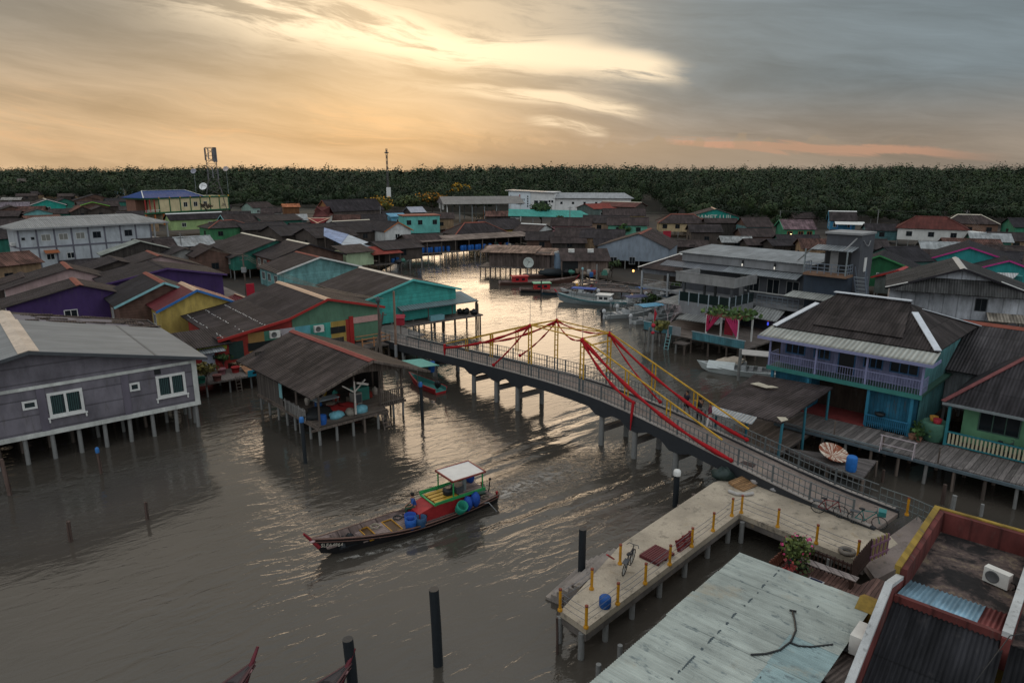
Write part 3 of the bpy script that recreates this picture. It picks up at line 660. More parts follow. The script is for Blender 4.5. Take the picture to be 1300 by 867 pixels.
 y, z = fx(401, 417); q = f.w(-.22, y, z); ac_unit((q.x, q.y, z-.2), 38, 'outdoor air conditioner on turquoise panel of the colourful eatery')
 # the low link at its left end with the pale door
 (y2, z2) = fx(262, 440); g = MB()
multicolour()
# ---- small red and lime lean-to with pale blue door
def redlean():
 o = P(262, 476, 1.3); f = Fr(o, 40)
 t = emp('lean_to', 'red and lime lean-to with a pale door beside the lavender house', 'shed', (o.x, o.y, 0), 40)
 m = MB(); m.box(-1.6, 2.2, 1.2, 4.5, 1.2, 3.6); m.build('wall', wallm((.32, .03, .03), None, .6), t)
 m = MB(); m.box(-.2, 2.25, 1.17, 1.2, 3.0, 3.6); m.build('wall_band', wallm((.35, .38, .06), None, .6), t)
 m = MB(); m.box(.1, 1.15, 1.14, 1.2, 1.25, 3.0); m.build('door', paint((.42, .46, .56)), t)
 m = MB(); m.slab((-.1, .3, 3.05), (1.9, .3, 3.05), (1.9, 1.2, 3.3), (-.1, 1.2, 3.3), .05); m.build('awning', ZINC, t)
 m = MB(); m.slab((-1.9, .6, 3.55), (2.6, .6, 3.55), (2.6, 4.8, 4.25), (-1.9, 4.8, 4.25), .06); m.build('roof', ROOF, t)
 m = MB(); m.box(-2.6, 4.6, -2.2, 1.2, 1.05, 1.2); m.build('deck', WOODX, t)
 for x in (-2.4, -.6, 1.2, 3, 4.4):
  for y in (-2., .6): pile(t, x, y, -.8, 1.1, PILE, .08)
 def loc(x, y, z=0): q = f.w(x, y); return (q.x, q.y, z)
 # clutter on its deck
 k = emp('ladder', 'wooden ladder down to the water below the cluttered deck', 'ladder', loc(1.9, -2.3, 0), 40); m = MB()
 m.bar((-.2, 0, -.2), (-.2, .25, 1.3), .06); m.bar((.2, 0, -.2), (.2, .25, 1.3), .06); m.build('rails', PILEW, k); m = MB()
 for i in range(5): m.bar((-.2, .04+.05*i, .1+.28*i), (.2, .04+.05*i, .1+.28*i), .05)
 m.build('rungs', PILEW, k)
 m = MB(); m.box(-.9, .9, -.03, .03, 0, .55); m.box(-.5, -.2, -.04, .04, .2, .4, 1); m.box(.25, .55, -.04, .04, .2, .4, 1); b = m.build('painted_board', [paint((.02, .24, .34)), BLK]); b.location = loc(3.6, -2.25, 1.1); b.rotation_euler = (0, 0, R(40)); tag(b, 'bright cyan painted board on the edge of the cluttered deck', 'board')
 m = MB(); m.slab((-1.1, -.7, 0), (1.1, -.7, 0), (1.1, .7, .35), (-1.1, .7, .35), .05); b = m.build('plank_sheet', woodm((.26, .13, .07), .2, 'y')); b.location = loc(3.9, -.9, 1.25); b.rotation_euler = (0, 0, R(40)); tag(b, 'orange brown plank sheet leaning on the deck by the boat shed', 'planks')
 for i, (x, y, c, lb) in enumerate([(-.9, -1.7, (.03, .17, .12), 'green tub with a bush on the cluttered deck'), (.3, -1.9, (.2, .08, .07), 'brown crate on the front edge of the cluttered deck'), (1.2, -.2, (.3, .13, .15), 'pink plastic basin stack by the pale door'), (2.3, -.4, (.35, .03, .03), 'red bucket standing by the door of the eatery')]):
  m = MB(); m.lathe([(.28, 0), (.36, .45), (.38, .45), (.36, .5), (.3, .42), (.26, .05)], 12); b = m.build('tub' if i != 1 else 'crate', plain(c)); b.location = loc(x, y, 1.2); tag(b, lb, 'tub' if i != 1 else 'crate')
redlean()
# ---- open timber boat shed
def boatshed():
 f = Fr(P(407, 565.8, 0), 42.5); fl = 1.35
 t = emp('boat_shed', 'open timber shed on stilts with wide dark roof and red ridge', 'shed', f.w(0, 0), 42.5)
 q1 = f.l(P(393.5, 506, 3.9)); q2 = f.l(P(542, 469, 3.9)); q3 = f.l(P(309.3, 456, 3.9))
 xl, xr, y0, y1 = q1.x, q2.x, q1.y, q3.y; xm = (xl+xr)/2; zt = 5.55
 r = MB(); rm = roofm((.046, .036, .034), .26, 1.25, .7, 1.35)
 r.slab((xl, y1, 3.9), (xl, y0, 3.9), (xm, y0, zt), (xm, y1, zt), .07); r.slab((xr, y0, 3.9), (xr, y1, 3.9), (xm, y1, zt), (xm, y0, zt), .07)
 ro = r.build('roof', rm, t)
 c = MB(); c.slab((xm-.3, y0, zt-.04), (xm-.3, y1, zt-.04), (xm, y1, zt+.06), (xm, y0, zt+.06), .03); c.slab((xm, y0, zt+.06), (xm, y1, zt+.06), (xm+.3, y1, zt-.04), (xm+.3, y0, zt-.04), .03); c.build('ridge_cap', paint((.2, .045, .035), .8, .8), ro)
 c = MB(); c.bar((xl, y0-.03, 3.83), (xm, y0-.03, zt-.07), .05, .16); c.bar((xr, y0-.03, 3.83), (xm, y0-.03, zt-.07), .05, .16); c.build('fascia_board', PILEW, ro)
 W_ = 7.6; D = 10.0
 d = MB(); d.box(0, 5.3, 0, D, fl-.16, fl); d.box(5.3, W_, 1.2, D, fl-.16, fl); d.build('deck', woodm((.15, .12, .10), .24, 'y'), t)
 d = MB(); d.box(-.6, 5.4, -.1, 0, fl-.24, fl-.08); d.box(-.1, 0, -.1, D, fl-.26, fl-.1); d.box(5.4, W_+.1, 1.1, 1.2, fl-.24, fl-.08); d.build('edge_beam', PILEW, t)
 g = MB(); s = (zt-3.9)/(xr-xm); za = 3.75
 g.xprism([(0, 0)]*3, 0, 0) if False else None
 yy = .35; v = [(xl+1.3, yy, zt-.12-s*(xm-xl-1.3)), (xr-1.3, yy, zt-.12-s*(xr-1.3-xm)), (xm, yy, zt-.12)]; v2 = [(x, y+.05, z) for x, y, z in v]
 low = [(xl+1.3, yy, 3.75), (xr-1.3, yy, 4.05)]
 pts = [v[0], v[2], v[1], (xr-1.3, yy, 4.0), (xm, yy, 4.35), (xl+1.3, yy, 3.85)]; pb = [(x, y+.05, z) for x, y, z in pts]
 g = MB(); g.raw(pts+pb, [tuple(range(6)), tuple(range(11, 5, -1))]+[(i, 6+i, 6+(i+1) % 6, (i+1) % 6) for i in range(6)]); g.build('gable', woodm((.16, .125, .105), .2, 'x'), t)
 for x, y, h in ((.1, .1, 3.95), (2.9, .3, 4.2), (5.3, .9, 4.3), (W_-.1, 1.4, 4.1), (.1, D-.2, 3.95), (W_-.1, D-.2, 4.1), (.1, 3.5, 3.95), (.1, 7, 3.95), (W_-.1, 5.5, 4.1)):
  m = MB(); m.tube((x, y, fl), (x+.03, y, h), .08, .07, 7); m.build('post', PILEW, t)
 m = MB(); m.bar((2.9, .25, 3.1), (2.0, .25, 3.75), .08); m.bar((2.9, .25, 3.1), (3.8, .25, 3.85), .08); m.bar((3.1, .2, 3.75), (4., .2, 3.45), .07, .14); m.bar((2.9, .2, 1.5), (2.9, .2, 3.9), .1); m.build('brace', paint((.55, .5, .45), .7, .7), t)
 m = MB(); m.bar((.1, .1, 3.1), (.9, .1, 3.9), .07); m.bar((W_-.1, 1.3, 3.2), (6.6, 1.2, 4.1), .07); m.build('brace', PILEW, t)
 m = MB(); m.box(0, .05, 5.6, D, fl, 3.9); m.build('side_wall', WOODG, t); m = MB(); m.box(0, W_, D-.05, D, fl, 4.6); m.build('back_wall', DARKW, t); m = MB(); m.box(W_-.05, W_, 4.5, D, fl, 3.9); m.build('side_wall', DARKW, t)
 m = MB(); m.box(-.07, -.01, 5.5, 5.9, 2.0, 3.9); m.build('corner_strip', CYAN, t)
 rl = MB()
 for k in range(14): y = 1.9+k*.24; rl.bar((-.06, y, fl-.1), (-.06, y, fl+.75+.05*math.sin(k*2)), .12, .03)
 rl.bar((-.06, 1.8, fl+.6), (-.06, 5.3, fl+.6), .04, .07); rl.build('railing', woodm((.2, .19, .18), .3, 'y'), t)
 rl = MB()
 for k in range(13): x = 5.4+k*.17; rl.bar((x, 1.15, fl-.1), (x, 1.15, fl+.95), .12, .03)
 rl.bar((5.3, 1.12, fl+.95), (W_, 1.12, fl+.95), .08, .07); rl.bar((5.3, 1.12, fl+.1), (W_, 1.12, fl+.1), .06, .06); rl.build('railing', woodm((.2, .165, .14), .17, 'x'), t)
 for x in (0.05, 1.3, 2.6, 3.5, 4.6, 5.3): pile(t, x, .1, -1, fl-.16, PILE if x in (.05, 1.3, 2.6, 4.6) else PILEW, .1)
 for x in (5.9, 6.7, 7.5): pile(t, x, 1.3, -1, fl-.16, PILE, .09)
 for y in (1.6, 3.1, 3.9, 5.2, 6.7, 8.2, 9.8): pile(t, .1, y, -1, fl-.16, PILE, .1); pile(t, 4.2, y, -1, fl-.16, PILEW, .09)
 for y in (3., 5, 7): pile(t, W_-.1, y, -1, fl-.16, PILEW, .09)
 l = lambda x, y, z: tuple(f.w(x, y, z))
 k = emp('ladder', 'short wooden ladder under the railing of the boat shed', 'ladder', l(5.05, -.2, 0), 42.5); m = MB(); m.bar((-.25, -.3, -.3), (-.25, .2, fl), .07); m.bar((.25, -.3, -.3), (.25, .2, fl), .07); m.build('rails', PILEW, k)
 m = MB()
 for i in range(5): m.bar((-.25, -.25+.09*i, -.1+.29*i), (.25, -.25+.09*i, -.1+.29*i), .12, .04)
 m.build('rungs', PILEW, k)
 def put(m, nm, mt, x, y, z, lb, cat, rz=0, gp=None): o = m.build(nm, mt); o.location = l(x, y, z); o.rotation_euler = (0, 0, R(42.5+rz)); return tag(o, lb, cat, gp)
 put(MB().blob((0, 0, .18), (.55, .42, .3), 2, .16), 'sack', plain((.16, .4, .48)), 1.75, .8, fl, 'crumpled pale blue sack at the front left of the boat shed', 'sack')
 put(MB().blob((0, 0, .18), (.55, .42, .32), 3, .16), 'sack', plain((.16, .4, .48)), 3.6, .75, fl, 'crumpled pale blue sack beside the white forked post', 'sack')
 put(MB().blob((0, 0, .2), (.4, .4, .32), 4, .12), 'sack', plain((.22, .2, .17)), 2.75, .7, fl, 'grey sack at the foot of the white forked post', 'sack')
 put(MB().blob((0, 0, .1), (1.5, .9, .32), 5, .22, 0, 16, 6), 'tarpaulin', plain((.27, .022, .02)), 2.6, 2.1, fl, 'red tarpaulin heaped on the boat shed deck', 'tarpaulin')
 put(MB().blob((0, 0, .2), (1.1, .9, .4), 6, .2), 'net_heap', plain((.018, .02, .022)), 1.0, 2.0, fl, 'black heap of net on the boat shed deck', 'net')
 put(MB().lathe([(.24, 0), (.29, .3), (.26, .62), (.22, .66), (.02, .66)], 12), 'barrel', plain((.015, .09, .33)), .45, .35, fl, 'small blue barrel at the front left corner of the boat shed', 'barrel')
 rr = random.Random(8)
 for i in range(16):
  c = [(.35, .22, .03), (.02, .1, .3), (.4, .35, .3), (.28, .03, .02), (.04, .22, .18), (.25, .2, .16)][i % 6]; nm = ['yellow', 'blue', 'white', 'red', 'green', 'tan'][i % 6]
  m = MB()
  if i % 2: m.box(-.28, .28, -.2, .2, 0, .38)
  else: m.lathe([(.16, 0), (.2, .25), (.2, .45), (.08, .55), (.06, .62), (.02, .62)], 10)
  x, y = rr.uniform(1.2, 6.5), rr.uniform(2.9, 6.)
  lb = nm+(' crate' if i % 2 else ' jerrycan')+' in the dim back of the boat shed'
  put(m, 'crate' if i % 2 else 'jerrycan', plain(c), x, y, fl, lb, 'crate' if i % 2 else 'can', rr.uniform(0, 90), lb+'s')
 m = MB(); m.box(-.9, .9, -.4, .4, .7, .76); 
 b = emp('work_table', 'workbench strewn with cans inside the boat shed', 'table', l(2.2, 3.2, fl), 42.5); m.build('tabletop', paint((.3, .34, .36)), b); m = MB()
 for x in (-.8, .8):
  for y in (-.3, .3): m.box(x-.04, x+.04, y-.04, y+.04, 0, .7)
 m.build('legs', PILEW, b)
 m = MB(); m.box(-.6, .6, -.35, .35, 0, 1.); put(m, 'cabinet', paint((.05, .22, .18)), 5.0, 3.2, fl, 'turquoise cabinet standing in the boat shed', 'cabinet')
 m = MB(); m.box(-.35, .35, -.3, .3, 0, .85); m.box(-.3, .3, -.32, -.3, .1, .75, 1); put(m, 'appliance', [paint((.3, .28, .25)), DKGREY], 4.3, 2.6, fl, 'grey boxy appliance standing in the boat shed', 'appliance')
boatshed()
# ------------------------------------------------------------ larger buildings and the far side of the village
def gwhite():
 a, b = P(21.6, 291.7, 7.6), P(190, 283.3, 7.6); f = Fr(a, math.degrees(math.atan2(b.y-a.y, b.x-a.x))); L = (b-a).length
 t = emp('apartment_block', 'long two storey white block with grey hipped metal roof', 'building', f.w(0, 0), f.az)
 W_, z0, zt = 8.5, .2, 7.75
 m = MB(); m.box(0, L, 0, W_, z0, zt); m.build('wall', PALEW, t)
 col = wallm((.14, .14, .17), None, .5); rr = MB()
 e = 1.
 r = MB(); rm = roofm((.27, .27, .265), .3, .4, .6, 4)
 r.slab((-e, -e, zt), (L+3.5, -e, zt), (L-2, W_/2, zt+1.75), (3.8, W_/2, zt+1.75), .1); r.slab((L+3.5, W_+e, zt), (-e, W_+e, zt), (3.8, W_/2, zt+1.75), (L-2, W_/2, zt+1.75), .1)
 r.tri((-e, W_+e, zt), (-e, -e, zt), (3.8, W_/2, zt+1.75), .1); r.tri((L+3.5, -e, zt), (L+3.5, W_+e, zt), (L-2, W_/2, zt+1.75), .1); ro = r.build('roof', rm, t)
 c = MB(); c.bar((-e, -e-.02, zt-.1), (L+3.5, -e-.02, zt-.1), .06, .3); c.bar((-e-.02, -e, zt-.1), (-e-.02, W_+e, zt-.1), .06, .3); c.build('gutter', GREYP, ro)
 n = 8
 for k in range(n+1):
  x = L*k/n; m = MB(); m.box(x-.14, x+.14, -.08, 0, z0, zt-.1); m.build('pillar', col, t)
 m = MB(); m.box(-.1, L+.1, -.1, 0, 3.95, 4.25); m.box(-.1, 0, 0, W_, 3.95, 4.25); m.build('floor_band', col, t)
 for k, kind in enumerate('ssppdnd'):
  x0 = L*k/n+L/n/2; z = 5.3
  if k == 0:
   for dx in (-.75, .75): window(t, 'R', x0+dx, z+.3, .5, .45, GREYP, GLASS, (L, W_, 0), mull=0)
  elif kind in 'sp': window(t, 'R', x0, z, 1.4, 1.1, WHITE, glassm((.2, .2, .18), .3), (L, W_, 0))
  elif kind == 'd': window(t, 'R', x0, z, 1.3, 1.1, DKGREY, GLASS, (L, W_, 0))
 window(t, 'R', 1.9, 1.9, .6, .5, GREYP, GLASS, (L, W_, 0), mull=0); window(t, 'R', 4.6, 1.7, 1.2, 1., WHITE, GLASS, (L, W_, 0)); window(t, 'R', 8., 1.7, 1.2, 1., WHITE, GLASS, (L, W_, 0))
 m = MB(); m.slab((3.6, -1.2, 3.), (6, -1.2, 3.), (6, 0, 3.5), (3.6, 0, 3.5), .06); m.build('awning', paint((.35, .12, .05)), t)
 for x in (L+.6, L+3.2): m = MB(); m.box(x-.15, x+.15, -.6, -.3, 3.9, zt-.1); m.build('post', GREYP, t)
 m = MB(); m.box(L, L+3.4, -.8, W_, 3.9, 4.15); m.box(L, L+3.4, -.8, -.7, 4.15, 4.5); m.build('balcony', GREYP, t)
 m = MB(); m.box(-.7, 0, 3, 4.2, 4.4, 5.); m.build('wall_box', WHITE, t)
gwhite()
def temple():
 a, b = P(202.9, 269.5, 4.6), P(290.8, 264.6, 4.6); f = Fr(a, math.degrees(math.atan2(b.y-a.y, b.x-a.x))); L = (b-a).length
 t = emp('temple_hall', 'cream and green upper hall with bright blue hipped roof on red columns', 'temple', f.w(0, 0), f.az)
 z0, zt, W_, x0 = 4.6, 8.9, 11., -5.2
 gp = paint((.02, .11, .05)); cr = wallm((.62, .52, .31), None, .4)
 m = MB(); m.box(0, L, 0, W_, z0, zt); m.build('wall', cr, t)
 m = MB(); m.box(x0, L+.2, -.35, W_, z0-.5, z0); m.box(x0, L+.2, -.3, W_, zt, zt+.45); m.build('floor_band', gp, t)
 for k in range(8):
  m = MB(); x = L*k/7; m.box(x-.16, x+.16, -.15, 0, z0, zt); m.build('pillar', gp, t); c = MB(); c.blob((x, -.2, zt+.35), .32, k, .05, 0, 8, 5); c.build('lamp_ball', YEL, t)
 for k in (2.5, 3.5, 4.5): window(t, 'R', L*k/7, z0+1.4, 1.4, 1.5, WHITE, GLASS, (L, W_, 0), mull=1)
 m = MB(); xr = L*.62; rz = zt+.5
 m.slab((x0-.5, -.5, rz), (xr, -.5, rz), (xr-3.2, W_/2, rz+2.2), (x0+3.2, W_/2, rz+2.2), .12); m.slab((xr, W_+.5, rz), (x0-.5, W_+.5, rz), (x0+3.2, W_/2, rz+2.2), (xr-3.2, W_/2, rz+2.2), .12)
 m.tri((x0-.5, W_+.5, rz), (x0-.5, -.5, rz), (x0+3.2, W_/2, rz+2.2), .12); m.tri((xr, -.5, rz), (xr, W_+.5, rz), (xr-3.2, W_/2, rz+2.2), .12)
 ro = m.build('roof', roofm((.012, .05, .19), .3, .3, .5), t); c = MB(); c.bar((x0-.5, -.5, rz+.08), (x0+3.2, W_/2, rz+2.28), .3, .1); c.bar((xr, -.5, rz+.08), (xr-3.2, W_/2, rz+2.28), .3, .1); c.bar((x0+3.2, W_/2, rz+2.28), (xr-3.2, W_/2, rz+2.28), .3, .1); c.build('hip_cap', WHITE, ro)
 for k, x in enumerate((-5., -3.4, -1.7)):
  m = MB(); m.tube((x, -.1, z0), (x, -.1, zt), .2, .2, 8); m.build('column', REDP, t)
 m = MB(); m.box(x0, 0, -.2, -.1, z0+.7, z0+.85)
 for k in range(10): m.box(x0+k*.5, x0+k*.5+.12, -.2, -.1, z0, z0+.7)
 m.build('balustrade', WHITE, t)
 m = MB(); m.box(-4.4, 0, 6, W_, z0, zt); m.build('porch_back_wall', wallm((.2, .1, .07), None, .5), t)
 m = MB(); m.box(1, L, .6, W_, .3, z0-.5); m.build('lower_wall', wallm((.4, .36, .24), None, .6), t)
 for k in range(6): m = MB(); x = -5+k*3.2; m.box(x-.22, x+.22, .0, .44, .2, z0-.5); m.build('column', paint((.42, .12, .03)), t)
temple()
def telecom(px, py0, py1, Y, w0, w1, label, heavy=True):
 top = PY(px, py0, Y); base = PY(px, py1, Y)
 t = emp('telecom_tower', label, 'tower', (top.x, top.y, 0), 20)
 H_ = top.z; z0 = .3; n = 9 if heavy else 12
 m = MB()
 def c(k, z): w = w0+(w1-w0)*max(0, (z-z0)/(H_*.55-z0)) if z < H_*.55 else w1; return ((k in (1, 2))*w-w/2, (k in (2, 3))*w-w/2, z)
 for k in range(4):
  m.bar(c(k, z0), c(k, H_*.55), .16); m.bar(c(k, H_*.55), c(k, H_), .13)
 for i in range(n):
  za, zb = z0+(H_-z0)*i/n, z0+(H_-z0)*(i+1)/n
  for k in range(4): m.bar(c(k, za), c((k+1) % 4, zb), .09); m.bar(c((k+1) % 4, za), c(k, zb), .07); m.bar(c(k, zb), c((k+1) % 4, zb), .08)
 m.build('lattice_mast', paint((.09, .085, .085), .6, .8), t)
 if heavy:
  for i, (x, y, z, w, h) in enumerate([(1.5, -1.3, H_-5.2, 1.3, 5.2), (-1.9, -1., H_-4.6, .35, 4.4), (-.7, -1.7, H_-4.4, .35, 4.), (-1.5, -1.4, H_-11.5, .4, 4.2), (1.9, -1., H_-11.5, .45, 4.2), (.2, -1.8, H_-11, .35, 4.), (.5, 1.5, H_-4.6, .4, 4.2)]):
   m = MB(); m.box(x-w/2, x+w/2, y-.15, y+.15, z, z+h); m.bar((x, y, z+h/2), (x*.5, y*.4, z+h/2), .1); m.build('antenna_panel', paint((.15, .15, .16)), t)
  m = MB()
  for z in (H_-.3, H_-4.7, H_-6.8): 
   for s in range(4): a = s*PI/2+PI/4; b = a+PI/2; m.bar((2*math.cos(a), 2*math.sin(a), z), (2*math.cos(b), 2*math.sin(b), z), .1)
  m.build('platform_rail', DKGREY, t)
 return t
telecom(266.5, 187.5, 250, 262, 9.5, 3.4, 'lattice telecom tower with antenna panels behind the blue roofed temple')
t = telecom(490.5, 189, 245, 300, .9, .55, 'slim guyed radio mast rising above the mangrove left of centre', False)
m = MB(); m.box(-.9, .9, -1.3, -.7, 7.5, 11.5); m.build('equipment_box', WHITE, t); m = MB(); m.lathe([(.02, 0), (.9, .1), (.9, .5), (.02, .6)], 10); o = m.build('drum_antenna', DKGREY, t); o.location = (0, 0, PY(490, 195, 300).z)
def dishpole(px, py, pyb, Y, r, label, col=(.5, .5, .5), rz=0, tilt=60):
 p = PY(px, py, Y); q = emp('satellite_dish', label, 'satellite dish', (p.x, p.y, 0), rz, 'satellite dishes on poles')
 m = MB(); m.lathe([(.03, 0), (r*.5, r*.08), (r*.85, r*.22), (r, r*.33), (r*.99, r*.36), (r*.84, r*.26), (r*.5, r*.12), (.02, .03)], 20); d = m.build('dish', plain(col), q); d.location = (0, 0, p.z); d.rotation_euler = (R(tilt), 0, 0)
 a = MB(); 
 for k in range(3): t_ = k*2*PI/3; a.bar((r*.8*math.cos(t_), r*.8*math.sin(t_), r*.3), (0, 0, r*.9), .04*max(1, r))
 a.blob((0, 0, r*.9), .1*max(1, r), 1, .05, 0, 8, 5); a.build('feed_arm', DKGREY, d)
 zb = PY(px, pyb, Y).z; m = MB(); m.tube((0, .1, min(zb, p.z-.3)), (0, .1, p.z), .07, .06, 7); m.build('pole', STEEL, q); return q
dishpole(246, 218, 244, 255, 1., 'grey round dish on a pole left of the telecom tower', (.28, .28, .32)); dishpole(287, 215, 246, 255, 1., 'pale round dish on a braced pole right of the telecom tower', (.45, .38, .36)); dishpole(258.5, 237.5, 243, 250, 1.4, 'white round dish beside the foot of the telecom tower', (.7, .7, .7))
GF = 'houses at the far left end of the village'
def farleft():
 H = house
 H('teal gabled house with pale bargeboards behind the white block', (59, 253), None, 7., 4.6, (6.5, 6.8), az=128, L=14, wall=wallm((.02, .30, .24), 'h', .6), fascia=WHITE, cap=CREAMP, roof=ROOFB, wF=1, wL=0, piles=0, group=GF)
 H('turquoise gabled hut with brown roof just above the white block', (48, 266), None, 5.6, 4.2, 4.5, az=128, L=8, wall=wallm((.16, .38, .38), 'h', .6), roof=ROOFB, wF=0, wL=1, piles=0, group=GF)
 H('house with lime green bargeboards among the far brown roofs', (117, 256.5), None, 6.3, 4.6, 6, az=128, L=10, wall=BRICKB, fascia=paint((.2, .5, .06)), roof=ROOFB, wF=1, wL=0, piles=0, group=GF)
 H('cream walled house with wide light blue hipped roof by the mangrove', (143, 239.5), (173, 239), 8, 5., (6, 6), az=10, wall=wallm((.45, .40, .33), None, .5), roof=BLUEZ, hip=4, hipb=4, wF=0, wL=0, wR=4, piles=0, group=GF)
 H('pink corner house under an orange roof at the far left edge', (-2, 236.5), (5, 236.5), 7, 4.6, 3, az=10, wall=wallm((.45, .14, .2), None, .5), roof=roofm((.35, .12, .06)), wF=1, wL=0, wR=1, piles=0, group=GF)
 H('lilac grey house with pale roof at the left edge', (0, 257), None, 6, 4.2, 4, az=30, L=10, wall=wallm((.25, .2, .28), None, .6), roof=roofm((.17, .14, .16)), wF=1, wL=0, wR=2, piles=0, group=GF)
 H('red and white roofed shack at the left edge', (2, 251), None, 5.2, 4., 3.4, az=20, L=9, wall=BRN, roof=roofm((.30, .28, .26)), wF=1, wL=0, wR=1, piles=0, group=GF)
 H('pale cyan house with brown roof right of the telecom tower', (312, 257.2), (340, 256), 6.6, 4.6, 4, wall=wallm((.30, .42, .38), None, .6), roof=ROOFB, wF=0, wL=0, wR=2, piles=0, group=GF)
 H('white walled house with dark red hipped roof and white gablet', (400, 262.8), (420, 262.8), 8.4, 6., (6, 6), az=8, wall=wallm((.58, .56, .52), None, .5), roof=roofm((.10, .028, .026), .25, .4), hip=4., hipb=4., wF=0, wL=0, wR=3, piles=0, group=GF)
 H('low bright red hipped roof in front of the white walled house', (400, 277), (410, 277), 6, 4.6, (5, 5), az=8, wall=WHT, roof=roofm((.22, .025, .03), .25, .3), hip=4., hipb=4., cap=TAN, wF=0, wL=0, wR=0, piles=0, group=GF)
 H('big dark roofed hall with tan gable beside the flame tree', (408.5, 254.3), (477, 252.2), 9, 5.4, 5.4, wall=wallm((.10, .08, .07), 'v'), gable=wallm((.3, .15, .06), 'v'), fascia=RUST, roof=ROOF2, wF=0, wL=0, wR=2, frame=DARKW, piles=0, group=GF)
 H('small brown kiosk house with orange roof left of the red hipped roof', (357, 259), (380, 258.6), 7.4, 6.4, 3., wall=wallm((.16, .07, .03), 'v'), roof=roofm((.42, .15, .07)), wF=0, wL=0, wR=2, piles=0, group=GF)
 H('temple style house with white gable and broad orange eave', (506, 281.8), None, 6.6, 4.5, 3.9, az=128, L=14, wall=WHT, gable=WHT, fascia=paint((.4, .12, .03)), roof=ROOFK, wF=1, wL=0, piles=0, group=GF)
 H('dark hipped roof on plank walls left of the yellow shopfront', (568, 283.3), (592, 282.8), 6.4, 3.9, 4.4, az=28, wall=BRN, roof=ROOF, hip=4.5, hipb=4.5, L=14, cap=RUST, wF=1, wL=0, wR=3, frame=DARKW, group=GF)
 H('dark roofed house with pale blue gable above the yellow shopfront', (606.6, 279), (653.7, 277), 6.4, 4.2, 6.2, wall=wallm((.36, .25, .05), 'v', .9), gable=PALEW, roof=ROOF2, wF=0, wL=0, wR=0, group=GF)
 H('brown roofed house with white gable beside the tall tree at mid village', (694, 285), (662, 283.5), 6, 4.4, 4.2, wall=BRN, gable=WHT, roof=ROOFB, cap=WHITE, wF=0, wL=1, group=GF)
 # roofs of the village behind, brown sheets to the mangrove edge
 rr = random.Random(21); k = 0
 names = ['rusty brown', 'grey brown', 'blackish', 'reddish', 'dark teal walled', 'pale edged', 'patched', 'sun bleached', 'low broad', 'narrow']
 spots = [(20, 246), (38, 243), (14, 262), (28, 274), (82, 252), (72, 246), (95, 247), (110, 250), (104, 262), (132, 252), (128, 262), (150, 262), (160, 254), (175, 262), (150, 249), (96, 256), (185, 276), (120, 247)]
 places = ['at the far left below the water tower', 'beside the water tower', 'left of the teal gable', 'above the left end of the white block', 'right of the teal gable', 'above the teal gable', 'beyond the teal gable by the mangrove', 'behind the lime bargeboards', 'left of the lime bargeboards', 'right of the lime bargeboards', 'above the middle of the white block', 'above the right half of the white block', 'in front of the light blue hipped roof', 'left of the temple porch', 'left of the light blue hipped roof', 'between teal gable and lime bargeboards', 'under the temple porch', 'nearest the mangrove on the left']
 for (x, y), pl in zip(spots, places):
  rm = [ROOFB, ROOF, ROOF2, roofm((.13, .06, .045)), ROOFK][k % 5]; wm = [BRN, BRICKB, GRN2, wallm((.3, .2, .12), 'v'), DARKW][(k*3) % 5]
  house(names[k % 10]+' roofed house '+pl, (x, y), None, 5.8+rr.uniform(-.4, .6), 4.3, rr.uniform(3.5, 6.), az=rr.choice([128, 40, 30]), L=rr.uniform(9, 15), wall=wm, roof=rm, wF=1, wL=1, wR=1, frame=DARKW, piles=0, group=GF); k += 1
farleft()
def steelhall():
 a, b = P(568, 280, 1), P(661, 278.5, 1); f = Fr(a, math.degrees(math.atan2(b.y-a.y, b.x-a.x))); L = (b-a).length
 t = emp('open_hall', 'large open sided hall with pale grey metal roof on steel columns', 'hall', f.w(0, 0), f.az); ze, zr, W_ = 6.7, 9.1, 17
 m = MB(); rm = roofm((.19, .185, .18), .35, .3, .6, 5)
 m.slab((-1.5, -1, ze), (L+1.5, -1, ze), (L+1.5, W_/2, zr), (-1.5, W_/2, zr), .1); m.slab((L+1.5, W_+1, ze), (-1.5, W_+1, ze), (-1.5, W_/2, zr), (L+1.5, W_/2, zr), .1); m.build('roof', rm, t)
 g = MB(); v = [(-1.4, -1, ze-.1), (-1.4, W_+1, ze-.1), (-1.4, W_/2, zr-.1)]; v2 = [(x+.08, y, z) for x, y, z in v]; g.raw(v+v2, [(0, 2, 1), (3, 4, 5), (0, 1, 4, 3), (1, 2, 5, 4), (2, 0, 3, 5)]); g.build('gable', paint((.12, .12, .14)), t)
 for k in range(7):
  x = L*k/6
  for y in (0, W_):
   m = MB(); m.path([(x, y, .2), (x, y, 5.4), (x, y+(.5 if y == 0 else -.5), 6.6)], .16, 6); m.build('column', WHITE if k in (0, 6) else STEEL, t)
 for x in (.25, .75):
  m = MB(); m.box(-1.2, -.6, W_*x-.5, W_*x+.5, 4.6, 6.6); m.build('hanging_lamp_box', WHITE, t)
 o = emp('play_equipment', 'orange and yellow play equipment under the open hall', 'playground', f.w(17, 9), f.az); m = MB()
 m.box(-2, 2, -1.5, 1.5, 2.2, 2.5); m.build('platform', paint((.4, .25, .04)), o)
 for x in (-1.8, 1.8):
  for y in (-1.3, 1.3): m = MB(); m.tube((x, y, .3), (x, y, 4), .12, .12, 6); m.build('post', paint((.45, .14, .03)), o)
 m = MB(); m.slab((2, -.5, 2.3), (2, .5, 2.3), (5, .5, .5), (5, -.5, .5), .1); m.build('slide', paint((.04, .22, .3)), o)
steelhall()
